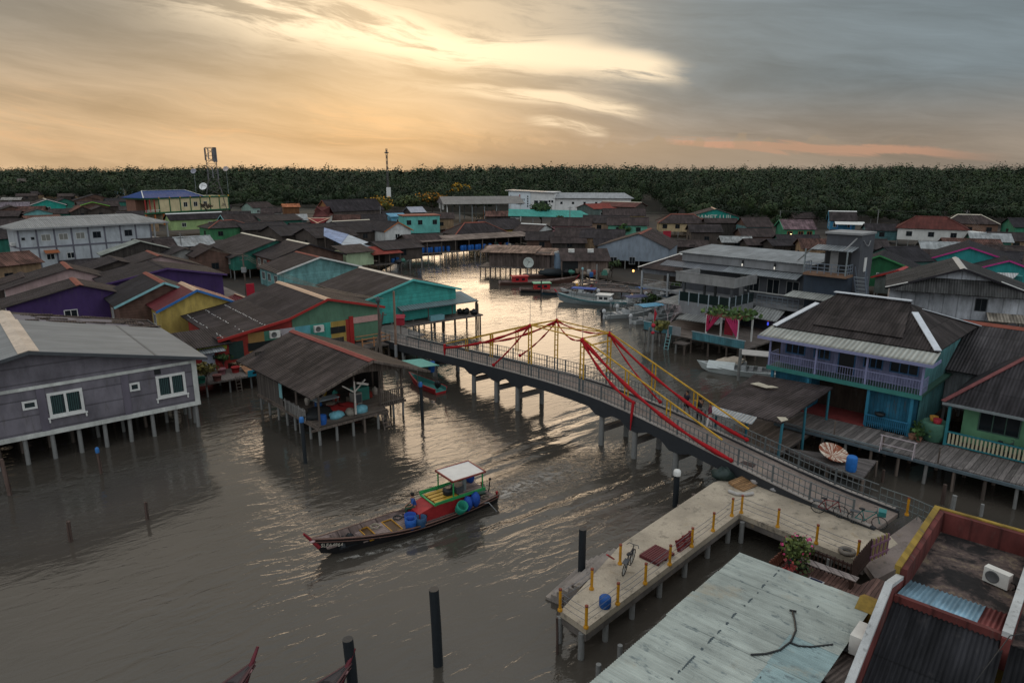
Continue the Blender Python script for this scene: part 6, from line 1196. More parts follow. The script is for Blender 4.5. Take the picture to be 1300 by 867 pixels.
# ------------------------------------------------------------ bicycle (used by the houses and the pier)
_bikes = {}
def bicycle(p, az, col, label, basket=False, lean=6):
 t = emp('bicycle', label, 'bicycle', p, az, 'parked bicycles'); t.rotation_euler = (R(lean), 0, R(az)); fm = paint(col, .4, .4)
 for x in (-.52, .52):
  m = MB(); m.path([(.33*math.cos(a*PI/9), 0, .33*math.sin(a*PI/9)) for a in range(19)], .022, 5); w = m.build('wheel', BLK, t); w.location = (x, 0, .34); s = MB()
  for k in range(8): a = k*PI/8; s.bar((.32*math.cos(a), 0, .32*math.sin(a)), (-.32*math.cos(a), 0, -.32*math.sin(a)), .008)
  s.build('spokes', STEEL, w)
 m = MB(); A, B, C_, D = (-.52, 0, .34), (-.12, 0, .3), (-.25, 0, .82), (.36, 0, .88); F_ = (.52, 0, .34)
 for a, b in ((A, B), (A, C_), (B, C_), (B, D), (C_, D), (D, F_)): m.tube(a, b, .022, .022, 6)
 m.build('frame', fm, t); m = MB(); m.blob((-.28, 0, .9), (.15, .09, .05), 1, .05); m.build('saddle', BLK, t); m = MB(); m.path([(.22, .27, 1.0), (.34, .2, 1.05), (.36, 0, 1.02), (.34, -.2, 1.05), (.22, -.27, 1.)], .018, 5); m.tube((.36, 0, .88), (.36, 0, 1.03), .02, .02, 6); m.build('handlebar', DKGREY, t)
 m = MB(); m.box(-.78, -.35, -.1, .1, .68, .71); m.build('rack', DKGREY, t); m = MB(); m.bar((-.12, -.12, .3), (-.12, .12, .3), .03); m.bar((-.12, .12, .3), (-.02, .14, .2), .03); m.bar((-.12, -.12, .3), (-.22, -.14, .4), .03); m.build('pedals', DKGREY, t)
 if basket: m = MB(); m.box(.42, .75, -.18, .18, .8, 1.05); m.build('basket', paint(col), t)
 return t
right_houses()
# ------------------------------------------------------------ arched footbridge
BN = [(603.7, 497.4), (632.5, 509), (659, 520), (761.7, 564.6), (805, 581), (858.5, 601.6)]
B0, B1 = P(*BN[0], 0), P(*BN[-1], 0); BAZ = math.degrees(math.atan2(B1.y-B0.y, B1.x-B0.x)); BF = Fr(B0, BAZ)
prof = [(-15, 1.6), (-12, 1.75), (-7, 2.1), (-2, 2.45), (4.4, 2.85), (9.2, 3.08), (12, 3.13), (14.5, 3.08), (17.5, 2.88), (21, 2.5), (24.3, 2.1), (27, 1.78), (29.6, 1.52), (32.6, 1.42)]
def bz(s):
 for (a, za), (b, zb) in zip(prof, prof[1:]):
  if a <= s <= b: return za+(zb-za)*(s-a)/(b-a)
 return prof[0][1] if s < prof[0][0] else prof[-1][1]
def strip(m, s0, s1, y0, y1, zo0, zo1, step=1.2, mat_=0):
 n = max(1, round((s1-s0)/step))
 vs = []
 for i in range(n+1):
  s = s0+(s1-s0)*i/n; z = bz(s); vs += [(s, y0, z+zo0), (s, y1, z+zo0), (s, y1, z+zo1), (s, y0, z+zo1)]
 fs = [(0, 1, 2, 3), tuple(n*4+k for k in (3, 2, 1, 0))]
 for i in range(n):
  a = i*4; b = a+4
  for k in range(4): fs.append((a+k, b+k, b+(k+1) % 4, a+(k+1) % 4))
 m.raw(vs, fs, mat_)
YN, YF = -.35, 2.55
def bridge():
 o = emp('footbridge', 'long arched concrete footbridge with dark side beams and grey railings', 'bridge', BF.w(0, 0), BAZ)
 m = MB(); strip(m, -15, 32.6, YN+.2, YF-.2, -.22, -.02); m.build('deck', concm((.20, .16, .14), 1., 1.6), o)
 bm = paint((.028, .031, .036), .6, .5)
 xs = [BF.l(P(x, y, 0)).x for x, y in BN]
 for y0, y1 in ((YN, YN+.2), (YF-.2, YF)):
  m = MB(); strip(m, -15, 27.5, y0, y1, -.62, .1); strip(m, 27.5, 32.6, y0, y1, -.3, .12)
  for s in xs+[25.9]:
   m.raw([(s-1.1, y, bz(s-1.1)-.62) for y in (y0, y1)]+[(s-.4, y, bz(s)-1.) for y in (y0, y1)]+[(s+.4, y, bz(s)-1.) for y in (y0, y1)]+[(s+1.1, y, bz(s+1.1)-.62) for y in (y0, y1)], [(0, 2, 4, 6), (7, 5, 3, 1), (0, 1, 3, 2), (2, 3, 5, 4), (4, 5, 7, 6), (0, 6, 7, 1)])
  m.build('side_beam', bm, o)
 for y0 in (YN-.03, YF-.19): m = MB(); strip(m, -15, 32.4, y0, y0+.22, .1, .15); m.build('coping', concm((.3, .27, .25), .6), o)
 for s in xs+[-6, -11.5]:
  for y in (YN+.2, YF-.2): pile(o, s, y, -1.5, bz(s)-.7, PILE, .2, .0)
  m = MB(); m.box(s-.16, s+.16, YN+.3, YF-.3, .95, 1.3); m.build('cross_beam', concm((.17, .155, .145), .9), o); m = MB(); m.box(s-.25, s+.25, YN+.1, YF-.1, bz(s)-.98, bz(s)-.62); m.build('pile_cap', bm, o)
 rp = paint((.13, .145, .15), .55, .8, .3)
 for y in (YN+.1, YF-.1):
  m = MB()
  for zo in (.28, .68, 1.05): strip(m, -14.8, 31.5, y-.02, y+.02, zo, zo+.04)
  for k in range(int(46.3/.3)): s = -14.8+k*.3; w = .04 if k % 7 == 0 else .014; m.box(s-w, s+w, y-w, y+w, bz(s)+.12, bz(s)+(1.12 if k % 7 == 0 else 1.06))
  m.build('railing', rp, o)
 m = MB(); m.bar((31.5, YN+.1, 1.45), (32.6, YN+.1, 1.42), .05); m.box(31.47, 31.55, YN+.05, YN+.13, 1.4, 2.6); m.build('end_post', rp, o)
 # yellow frame
 f = emp('bridge_frame', 'yellow steel festoon frame standing on the arched footbridge', 'frame', BF.w(0, 0), BAZ); yp = paint((.50, .28, .02), .55, 1.3)
 yn, yf = YN+.12, YF-.12; X1, zt1 = BF.onx(673, 413, yn); X2, zt2 = BF.onx(740.7, 430, yn); X1f, ztf1 = BF.onx(706.7, 406, yf); X2f, ztf2 = BF.onx(773, 421, yf); xa, xb = (X1+X1f)/2, (X2+X2f)/2; zt = (zt1+zt2+ztf1+ztf2)/4
 endl = min(BF.onx(566, 437, yn)[0], -1); endr = BF.onx(917, 558, yn)[0]
 def lz(s): return bz(s)+1.1
 for x in (xa, xb):
  for y in (yn, yf):
   m = MB()
   for d in (-.16, .16): m.box(x+d-.035, x+d+.035, y-.035, y+.035, bz(x)+1.05, zt, 0)
   for k in range(6): m.box(x-.16, x+.16, y-.02, y+.02, bz(x)+1.3+k*.4, bz(x)+1.34+k*.4)
   m.build('tower_post', yp, f); m = MB()
   for d in (-.16, .16): m.box(x+d-.04, x+d+.04, y-.04, y+.04, bz(x), bz(x)+1.05)
   m.build('post_foot', rp, f)
 def rail(a, b, nm='frame_rail'): m = MB(); m.bar(a, b, .075, .075); m.build(nm, yp, f)
 for y in (yn, yf):
  rail((xa, y, zt), (endl, y, lz(endl)+.05)); rail((xb, y, zt), (endr, y, lz(endr)+.05)); rail((xa, y, zt-.02), (xb, y, zt-.02))
  for xx, e, x0 in ((.42, endl, xa), (.72, endl, xa), (.36, endr, xb), (.66, endr, xb)):
   s = x0+(e-x0)*xx; z = zt+(lz(e)-zt)*xx; m = MB()
   for d in (-.14, .14): m.box(s+d-.03, s+d+.03, y-.03, y+.03, bz(s)+.9, z)
   m.box(s-.14, s+.14, y-.02, y+.02, (bz(s)+.9+z)/2, (bz(s)+.9+z)/2+.05); m.build('short_post', yp, f)
 rail((xa, yn, zt), (xa, yf, zt)); rail((xb, yn, zt), (xb, yf, zt)); rail((xa, yn, zt), (xb, yf, zt+.01)); rail((xb, yn, zt-.6), (xb, yf, zt-.6))
 m = MB()
 for x, y in ((xa, yn), (xb, yn), (xa, yf), (xb, yf)): m.tube((x, y, zt), (x, y, zt+2.2), .02, .008, 5)
 m.build('aerial_spikes', DKGREY, f)
 rd = plain((.36, .009, .014), .85)
 def sash(a, b, sag, label, r=.085, n=12):
  a, b = Vector(a), Vector(b); L_ = (b-a).length; m = MB(); ps = [a.lerp(b, i/n)-Vector((0, 0, sag*4*(i/n)*(1-i/n))) for i in range(n+1)]; m.path(ps, [r*1.05*(1+.35*math.sin(i*1.9)) for i in range(n+1)], 6, 0, .6); m.blob(a, .16, 1, .2, 0, 7, 5); m.blob(b, .14, 2, .2, 0, 7, 5)
  o = m.build('red_sash', rd, f); o['label'] = label; return o
 q = .45; eR = BF.onx(930, 581, yn)[0]
 sash((xb, yn, zt-.1), (eR, yn-.15, bz(eR)+.3), .75, 'long thick red sash down the near right side of the bridge', .12); s1 = BF.onx(805, 522, yn)[0]
 sash((xb, yn-.05, zt-.15), (s1, yn-.1, bz(s1)+.9), .55, 'short red sash on the near right side ending above a hanging red tail', .1)
 m = MB(); m.path([(s1, yn-.12, bz(s1)+.95), (s1+.03, yn-.25, bz(s1)+.2), (s1, yn-.28, bz(s1)-.9)], [.1, .09, .03], 6); t = m.build('red_sash', rd, f); t['label'] = 'red cloth tail hanging over the near side beam'
 eF = BF.onx(948, 555, yf)[0]; sF = BF.onx(838, 508, yf)[0]
 sash((xb, yf, zt-.1), (eF, yf, bz(eF)+.45), .6, 'long red sash down the far right side of the bridge', .1); sash((xb, yf, zt-.15), (sF, yf, bz(sF)+.35), .3, 'thin red sash on the far right side ending at the railing', .06)
 sash((xa, yn, zt-.1), (endl+.1, yn-.1, lz(endl)-.3), .35, 'long red sash down the near left side of the bridge', .1); sl2 = BF.onx(628, 458, yn)[0]; sash((xa, yn-.05, zt-.1), (sl2, yn-.12, bz(sl2)+.3), .15, 'straight red sash on the near left side ending at the beam', .06)
 sash((xa, yf, zt-.1), (endl+1.5, yf, lz(endl)), .4, 'long red sash down the far left side of the bridge', .09); sl3 = BF.onx(660, 448, yf)[0]; sash((xa, yf, zt-.1), (sl3, yf, bz(sl3)+.6), .25, 'short red sash on the far left side of the bridge', .06)
 sash((xa, yf, zt-.1), (xb, yn, zt-.1), .55, 'red sash sagging across the top square of the frame', .06); sash((xa, yf, zt-.05), (xb, yf, zt-.05), .35, 'red sash along the far top rail of the frame', .06)
 m = MB(); m.path([(endl, yn-.12, lz(endl)), (endl, yn-.16, lz(endl)-.5), (endl, yn-.14, lz(endl)-1.)], [.13, .11, .05], 6); t = m.build('red_sash', rd, f); t['label'] = 'red cloth end tied at the left foot of the frame'
 # left landing
 l = emp('landing_deck', 'concrete landing where the footbridge meets the left bank', 'landing', BF.w(-15, 0), BAZ); m = MB(); m.box(-12, 0, -1.6, 4.4, 1.4, 1.58); m.build('slab', concm((.2, .175, .16), 1.), l)
 for x in (-10, -7, -4, -1):
  for y in (-1.3, 4): pile(l, x, y, -.8, 1.4, PILEW)
 for i, (x, y, h, ln, lb) in enumerate([(484, 473, 7.4, 0, 'tall wooden pole with an insulator at the left end of the bridge'), (498, 453, 7., 0, 'pale timber pole with a grey collar at the left end of the bridge'), (473, 457, 5.2, 1.2, 'leaning pole propped against the taller pole by the bridge')]):
  p = P(x if i != 1 else 503, y, .6); t = emp('utility_pole', lb, 'pole', (p.x, p.y, 0), 0, 'poles at the left end of the bridge'); m = MB(); m.path([(0, 0, -.5), (ln*.5, .1, h*.5), (ln, .1, h)], [.13, .12, .1], 8); m.build('shaft', PILEW if i != 1 else woodm((.22, .14, .10), .3, 's'), t); m = MB()
  if i == 1: m.lathe([(.16, .6), (.16, 1.8)], 8); m.build('collar', GREYP, t)
  elif i == 0: m.lathe([(.03, 6.9), (.18, 7), (.18, 7.3), (.03, 7.5)], 8); m.build('insulator', DKGREY, t)
  else: m.bar((ln-.2, .1, h-.3), (ln+.3, .1, h-.2), .08); m.build('crosspiece', PILEW, t)
 p = P(509, 424, 1.6); t = emp('spirit_box', 'small red roofed letter box on a post by the bridge landing', 'letter box', (p.x, p.y, 1.58)); m = MB(); m.box(-.05, .05, -.05, .05, 0, 1.); m.build('post', PILEW, t); m = MB(); m.box(-.4, .4, -.3, .3, 1., 1.75); m.slab((-.5, -.4, 1.75), (.5, -.4, 1.75), (.5, 0, 2.1), (-.5, 0, 2.1), .04); m.slab((.5, .4, 1.75), (-.5, .4, 1.75), (-.5, 0, 2.1), (.5, 0, 2.1), .04); m.build('box', paint((.3, .02, .035)), t)
 # deck and awning at the front of the turquoise house
 fd = Fr(P(578.8, 394, 1.8), 38); t = emp('waterside_deck', 'timber deck with grey metal awning on the front of the turquoise house', 'deck', fd.w(0, 0), 38); m = MB(); m.box(-9, 1.6, -3.4, .3, 1.5, 1.65); m.build('floor', WOODX, t); m = MB(); m.slab((-8.8, -2.8, 3.2), (1.4, -2.8, 3.2), (1., .4, 4.), (-8.6, .4, 4.), .06); m.build('awning', roofm((.18, .24, .25), .35, .3, .5, 9), t)
 for x in (-8.6, -5.4, -2.2, 1.3): m = MB(); m.tube((x, -2.6, 1.6), (x, -2.6, 3.2), .06, .06, 6); m.build('post', PILEW, t); pile(t, x, -3.2, -.8, 1.5, PILEW); pile(t, x, -.4, -.8, 1.5, PILE)
 for x, h in ((1.5, 3.4), (1.2, 3.), (1.55, 2.8)): pile(t, x, -3.3+h*.3, -.8, h, PILEW, .07, name='post')
 m = MB(); m.box(-.9, .9, -.35, .35, 0, .55); b = m.build('cool_box', paint((.16, .34, .38))); b.location = fd.w(-4.4, -2.6, 1.65); b.rotation_euler = (0, 0, R(38)); tag(b, 'pale blue box on the deck under the grey awning', 'box'); rr = random.Random(3)
 for i in range(4): m = MB(); m.blob((0, 0, .3), (.4, .35, .35), 30+i, .3); b = m.build('crab_pot', BLK); b.location = fd.w(.2+rr.uniform(-.6, 1), -2.2+rr.uniform(-.8, 1), 1.65); tag(b, 'black crab pot heaped at the creek corner of the turquoise deck', 'crab pot', 'crab pots on the turquoise deck')
bridge()
# ------------------------------------------------------------ concrete pier with yellow posts
PZ = 1.42
def pier():
 p = lambda x, y: P(x, y, PZ)
 pts = [p(711.5, 775), p(744, 797.5), p(938.5, 651.5), p(1096, 714), p(1120, 735), p(1186, 668), p(1150, 655), p(1140, 662), p(958, 597), p(905, 614), p(788, 692)]
 o = emp('pier', 'weathered concrete pier with steps and yellow railing posts', 'pier', (0, 0, 0)); c = MB()
 m = MB(); m.prism([(q.x, q.y) for q in [p(711.5, 775), p(744, 797.5), p(938.5, 651.5), p(906, 612), p(789, 690)]], PZ-.3, PZ); m.build('slab', concm((.37, .315, .245), .9, 1.), o)
 m = MB(); m.prism([(q.x, q.y) for q in [p(938.5, 651.5), p(1097, 715), p(1140, 690), p(1130, 680), p(957, 599), p(906, 612)]], PZ-.3, PZ-.004); m.build('slab', concm((.37, .315, .245), 1.1, 1.3), o)
 m = MB(); m.prism([(q.x, q.y) for q in [p(1097, 715), p(1112, 735), p(1200, 690), p(1165, 655), p(1130, 680), p(1140, 690)]], PZ-.3, PZ-.008); m.build('slab', concm((.19, .155, .14), .9, 1.2), o)
 m = MB(); a, b, d = p(744, 797.5), p(938.5, 651.5), p(1097, 715)
 for u, v in ((a, b), (b, d), (p(711.5, 775), a)): w = (v-u).normalized(); nn = Vector((w.y, -w.x, 0)); m.bar(u+Vector((0, 0, -.42))-nn*.1, v+Vector((0, 0, -.42))-nn*.1, .2, .3)
 m.build('edge_beam', concm((.12, .105, .095), 1.2, 2.), o)
 # steps down to the water on the outer side
 s0, s1 = p(789, 690), p(735, 741); dr = (s1-s0).normalized(); nn = Vector((-dr.y, dr.x, 0))
 if nn.dot(Vector((-1, .3, 0))) < 0: nn = -nn
 m = MB(); L_ = (s1-s0).length; n = 6
 for k in range(n):
  a = s0+dr*(L_*.06); b = s0+dr*(L_*.98); m.raw([tuple(q) for q in [a+nn*(.28*k), b+nn*(.28*k), b+nn*(.28*(k+1)), a+nn*(.28*(k+1))]]+[tuple(q+Vector((0, 0, -1.6))) for q in [a+nn*(.28*k), b+nn*(.28*k), b+nn*(.28*(k+1)), a+nn*(.28*(k+1))]], [(0, 1, 2, 3), (7, 6, 5, 4), (0, 4, 5, 1), (1, 5, 6, 2), (2, 6, 7, 3), (3, 7, 4, 0)])
  for i in range(8): m.v[-8+i] = (m.v[-8+i][0], m.v[-8+i][1], m.v[-8+i][2]-.2-.22*k)
 m.build('steps', concm((.24, .21, .19), 1.2, 2.), o)
 under = [(744, 797), (716, 777), (775, 775), (809, 748), (844, 722), (876, 698), (905, 675), (931, 657), (948, 657), (1007, 681), (1060, 703)]
 for x, y in under: q = p(x, y); d = Vector((-.15, .12, 0)); pile(o, q.x+d.x, q.y+d.y, -1.5, PZ-.3, PILE, .13, .0)
 for k in range(10): q = p(720+k*19, 765-k*15); pile(o, q.x-.2, q.y+.9, -1.5, PZ-.3, PILEW, .12)
 yp = paint((.52, .24, .012), .5, .9); tops = [(711, 775), (744, 797), (784, 767), (819, 741), (850, 717), (878, 694), (905, 674), (929, 655), (941, 651), (987, 669), (1036, 690), (1088, 711)]; back = [(751, 748), (787, 716)]; P3 = []
 for x, y in tops+back+[(1151, 654)]:
  q = p(x, y); m = MB(); m.tube((q.x, q.y, PZ), (q.x, q.y, PZ+.95), .06, .06, 8); m.lathe([(.1, 0), (.1, .08), (.065, .12)], 8, (q.x, q.y, PZ)); ob = m.build('railing_post', yp, o); c = MB(); c.lathe([(.064, .9), (.07, .93), (.07, .97), (.02, .98)], 8, (q.x, q.y, PZ)); c.build('post_cap', RUST, ob); P3.append(q)
 m = MB()
 def wires(a, b):
  for z in (.3, .56, .82): m.path([(a.x, a.y, PZ+z), ((a.x+b.x)/2, (a.y+b.y)/2, PZ+z-.03), (b.x, b.y, PZ+z)], .012, 4)
 for i in range(len(tops)-1): wires(P3[i], P3[i+1])
 wires(P3[0], P3[12])
 m.build('railing_wires', paint((.14, .15, .17), .5, .5, .5), o)
 m = MB(); e = BF.w(31.6, YF-.1); e2 = p(1190, 672)
 railing(m, (e.x, e.y, PZ), (P3[14].x, P3[14].y, PZ), 1., 4, .03, 2); railing(m, (P3[14].x, P3[14].y, PZ), (e2.x, e2.y, PZ), 1., 6, .03, 2); m.build('grey_rail', paint((.13, .15, .15)), o)
 # things on the pier
 def at(x, y, z=PZ): return P(x, y, z)
 bicycle(at(797, 722), 62, (.03, .03, .035), 'black bicycle standing at the top of the pier steps', False); bicycle(at(1052, 654), -32, (.16, .02, .025), 'red framed bicycle leaning on the bridge side', False); bicycle(at(1100, 668), -32, (.02, .16, .16), 'teal bicycle with basket leaning at the end of the bridge railing', True)
 m = MB(); m.bar(at(770, 728)+Vector((0, 0, .9)), at(779, 712)+Vector((0, 0, .1)), .09, .05); b = m.build('red_bar', paint((.35, .02, .03))); tag(b, 'red bar slanting down beside the pier steps', 'bar')
 def pallet(q, az, rx, c, label, nm='pallet'):
  t = emp(nm, label, 'pallet', q, az); t.rotation_euler = (R(rx), 0, R(az)); m = MB()
  for k in range(9): m.box(-.62, .62, -.5+k*.115, -.41+k*.115, .1, .13)
  m.build('top_slats', c, t); m = MB()
  for x in (-.58, 0, .58): m.box(x-.05, x+.05, -.5, .5, 0, .1)
  m.build('runners', c, t)
 pallet(at(834, 706), 44, 0, paint((.10, .018, .022), .6), 'dark red pallet lying flat on the pier'); pallet(at(869, 693), 46, 72, paint((.15, .016, .022), .6), 'dark red pallet standing on its edge on the pier'); pallet(at(943, 616), 35, 12, woodm((.3, .17, .08), .1, 'y'), 'orange brown slatted rack by the side of the bridge')
 m = MB(); m.lathe([(.2, 0), (.24, .08), (.24, .4), (.2, .46), (.05, .47), (.02, .45)], 14); b = m.build('drum', plain((.01, .07, .26))); b.location = at(768, 770); tag(b, 'small dark blue drum near the outer end of the pier', 'drum')
 for i, (x, y, r, c, fl, lb) in enumerate([(917, 607, .62, (.02, .035, .032), .6, 'dark green net bag heaped by the bridge foot'), (927, 600, .45, (.025, .04, .035), .7, 'second dark bag behind the green net bag'), (960, 614, .32, (.3, .28, .27), .7, 'white and grey bag next to the slatted rack'), (971, 617, .3, (.33, .32, .32), .7, 'pale bag between two other pale bags'), (985, 623, .32, (.3, .3, .31), .7, 'silvery bag at the right end of the bags')]):
  m = MB(); m.blob((0, 0, r*fl*.6), (r, r*.8, r*fl), 40+i, .2, 0, 12, 7); b = m.build('bag', plain(c, .5)); b.location = at(x, y); tag(b, lb, 'bag')
 m = MB(); m.path([(-.6, .1, .08), (-.3, -.25, .08), (.2, -.3, .08), (.6, -.2, .1)], .1, 6); b = m.build('cloth_roll', plain((.38, .36, .34))); b.location = at(940, 626); tag(b, 'pale roll of cloth lying below the slatted rack', 'cloth')
 m = MB(); m.box(-.8, .8, -.2, .2, 0, .6); b = m.build('brick_pile', wallm((.12, .085, .08), 'h', 1., .9, .1)); b.location = at(939, 598); b.rotation_euler = (0, 0, R(-38)); tag(b, 'low stack of brown bricks against the side of the bridge', 'bricks')
 m = MB(); m.path([(.28*math.cos(k*PI/8), .28*math.sin(k*PI/8), .1) for k in range(17)], .1, 7); b = m.build('tyre', plain((.16, .14, .12))); b.location = at(1075, 702); tag(b, 'pale worn tyre lying by the last yellow post', 'tyre')
pier()
# ------------------------------------------------------------ foreground: pale corrugated roof, red parapet building, small deck
def corrugated(m, a, b, c, d, pitch, amp, th=.03, mat_=0):
 """real corrugated sheet: ridges run a->d, waves spread a->b"""
 a, b, c, d = map(Vector, (a, b, c, d)); W_ = (b-a).length; n = int(W_/pitch)*6; nn = (b-a).cross(d-a).normalized()
 if nn.z < 0: nn = -nn
 L_ = (d-a).length; vs = []; fs = []; uvs = []
 for i in range(n+1):
  t = i/n; h = nn*(amp*math.cos(2*PI*t*W_/pitch)); p, q = a.lerp(b, t)+h, d.lerp(c, t)+h; vs += [p, q]; uvs += [(t*W_, 0), (t*W_, L_)]
 k = len(m.v); m.v.extend(tuple(v) for v in vs); m.v.extend(tuple(v-nn*th) for v in vs); N2 = len(vs)
 for i in range(n):
  q = (2*i, 2*i+2, 2*i+3, 2*i+1); m.f.append(tuple(k+j for j in q)); m.uv.append([uvs[j] for j in q]); m.mi.append(mat_); m.sm.append(True)
  q2 = q[::-1]; m.f.append(tuple(k+N2+j for j in q2)); m.uv.append([uvs[j] for j in q2]); m.mi.append(mat_); m.sm.append(True)
def foreroof():
 f = Fr(P(942.6, 703, 4.3), -43); o = emp('corrugated_roof_house', 'low house under a wide pale teal corrugated roof at the lower edge', 'house', f.w(0, 0), -43)
 z0 = 4.3; e = f.l(P(1106, 767, z0)); g = f.l(P(770, 867, z0)); W_ = e.x; D_ = 13.5
 def sheetm(col, key):
  def b(t, p):
   v, u, _ = t.xyz(t.n('TexCoord').outputs['Object'])
   st = t.noise(t.vec(t.m('MULTIPLY', u, 5.), t.m('MULTIPLY', v, .5), 1.), 1., 6, .7); bl = t.noise(t.vec(u, v, 2.), .5, 5, .6); sp = t.noise(t.vec(t.m('MULTIPLY', u, 3.), t.m('MULTIPLY', v, 1.2), 6.), 1.2, 6, .75)
   c = t.scalec(col, t.m('MULTIPLY', t.ss(st, .3, .7, .78, 1.12), t.ss(bl, .3, .7, .82, 1.12)))
   c = t.mix(t.ss(sp, .55, .66, 0, .75), c, (.10, .13, .14)); c = t.mix(t.ss(t.noise(t.vec(u, t.m('MULTIPLY', v, .6), 12.), .8, 5, .7), .55, .7, 0, .55), c, (.34, .29, .21))
   c = t.mix(t.ss(t.noise(t.vec(t.m('MULTIPLY', u, 9.), t.m('MULTIPLY', v, .7), 22.), 1., 5, .7), .6, .72, 0, .5), c, (.14, .20, .22))
   sh = t.white(t.vec(t.m('FLOOR', t.m('DIVIDE', u, .84)), key*3.3, 2.)); c = t.scalec(c, t.m('MULTIPLY_ADD', sh, .22, .89))
   fr = t.m('FRACT', t.m('DIVIDE', u, .84)); c = t.scalec(c, t.ss(fr, 0, .03, .6, 1.))
   t.L.new(c, p.inputs['Base Color']); p.inputs['Roughness'].default_value = .55
  return newmat(('sheet', col, key), b)
 pale, teal = sheetm((.34, .375, .345), 1), sheetm((.24, .33, .335), 2)
 # sheets: corrugation runs along x; rows stepped in y, three runs of sheets lapped along x
 x1, x2 = 1.35, 3.1
 m = MB(); rr = random.Random(6)
 for (xa, xb, dz) in ((-.15, x1+.12, 0), (x1, x2+.15, .025), (x2, W_+.1, .05)):
  y = 0
  while y > -D_:
   w = 1.68 if y > -8 else 2.; j = rr.uniform(-.05, .05) if xa < 0 else rr.uniform(-.03, .03)
   mt = 1 if (xa == x2 and y < -3.2) else 0
   corrugated(m, (xa+j, y, z0+dz+rr.uniform(0, .012)), (xa+j, y-w-.04, z0+dz+.012), (xb, y-w-.04, z0+dz+.012+.02), (xb, y, z0+dz+.02), .105, .012, .006, mt); y -= w
 m.build('roof', [pale, teal], o)
 m = MB()
 y = -.2
 while y > -D_:        # dark gaps where the sheets have lifted along the laps
  x = x1+.1+rr.uniform(-.02, .02); ln = rr.choice([.05, .08, .12, .3, .45, .7])*rr.uniform(.7, 1.2); w = rr.uniform(.02, .075)
  v = [(x-w*rr.uniform(.2, 1), y, 0), (x-w, y-ln*.4, 0), (x-w*.3, y-ln, 0), (x+.012, y-ln, 0), (x+.012, y, 0)]; m.prism([(a, b) for a, b, _ in v], z0+.03, z0+.052)
  if rr.random() < .3: m.box(x2+.1, x2+.13, y-ln*.5, y, z0+.05, z0+.075)
  y -= ln+rr.uniform(.05, .55)
 g = m.build('lap_gaps', plain((.06, .08, .09), .9), o); g['kind'] = 'stuff'
 m = MB(); m.box(.3, W_-.2, -D_, -.3, 1.2, z0-.15); m.build('wall', wallm((.2, .25, .24), 'v'), o)
 for k in range(5): pile(o, .3, -.4-k*2.6, -1, 1.3)
 h = MB(); q = [f.l(P(x, y, z0))+Vector((0, 0, .09)) for x, y in ((1006, 779), (1009, 792), (1010, 803), (1004, 817), (990, 828), (972, 833), (953, 834))]; h.path(q, .032, 6); q2 = [f.l(P(x, y, z0))+Vector((0, 0, .09)) for x, y in ((1004, 819), (1014, 823), (1030, 824), (1057, 821))]; h.path(q2, .028, 6); h.bar(q[0]+Vector((-.1, 0, 0)), q[0]+Vector((.1, .05, .02)), .05); c = h.build('hose', BLK); c.matrix_world = Matrix.Translation(f.w(0, 0))@Matrix.Rotation(R(-43), 4, 'Z'); tag(c, 'black hose with a branch lying across the pale corrugated roof', 'hose')
 # brown lean sheets and air conditioner between the two roofs
 t = emp('lean_to', 'weathered brown sheet lean-to between pale roof and white coping', 'shed', f.w(0, 0), -43); u = [f.l(P(x, y, 3.9)) for x, y in ((1034, 856), (1056, 823), (1094, 838), (1072, 880))]; m = MB(); m.slab(u[0], u[3], u[2], u[1], .05); m.build('roof', roofm((.20, .16, .14), .15, 1.2, .7, .7), t); m = MB(); v = [f.l(P(x, y, 4.2)) for x, y in ((1056, 807), (1077, 813), (1077, 826), (1056, 820))]; m.slab(v[3], v[2], v[1], v[0], .05); m.build('dark_sheet', paint((.035, .035, .035)), t)
 m = MB(); m.box(u[1].x, u[2].x, u[0].y, u[1].y, 1., 3.7); m.build('wall', BRN, t)
 pa = P(1090, 822, 4.1); ac_unit(pa, 47, 'outdoor air conditioner wedged beside the white coping')
 t = emp('yellow_hut', 'small yellow painted gabled hut beside the white coping', 'hut', P(1107, 806, 3.3), -43); t.scale = (.6, .6, .42); m = MB(); m.box(-.6, .9, -.9, .6, 0, 2.6); m.build('wall', wallm((.28, .18, .02), 'h', 1.2), t); m = MB(); m.box(-.35, .4, .6, .63, 1.5, 2.1); m.box(-.63, -.6, -.5, .3, 1.4, 2.1); m.build('vent', paint((.2, .13, .02)), t); m = MB(); m.slab((-.8, -1, 2.6), (1, -1, 2.6), (1, -.15, 3.1), (-.8, -.15, 3.1), .05); m.slab((1, .7, 2.6), (-.8, .7, 2.6), (-.8, -.15, 3.1), (1, -.15, 3.1), .05); m.build('roof', paint((.26, .17, .03), .7, 1.2), t)
foreroof()
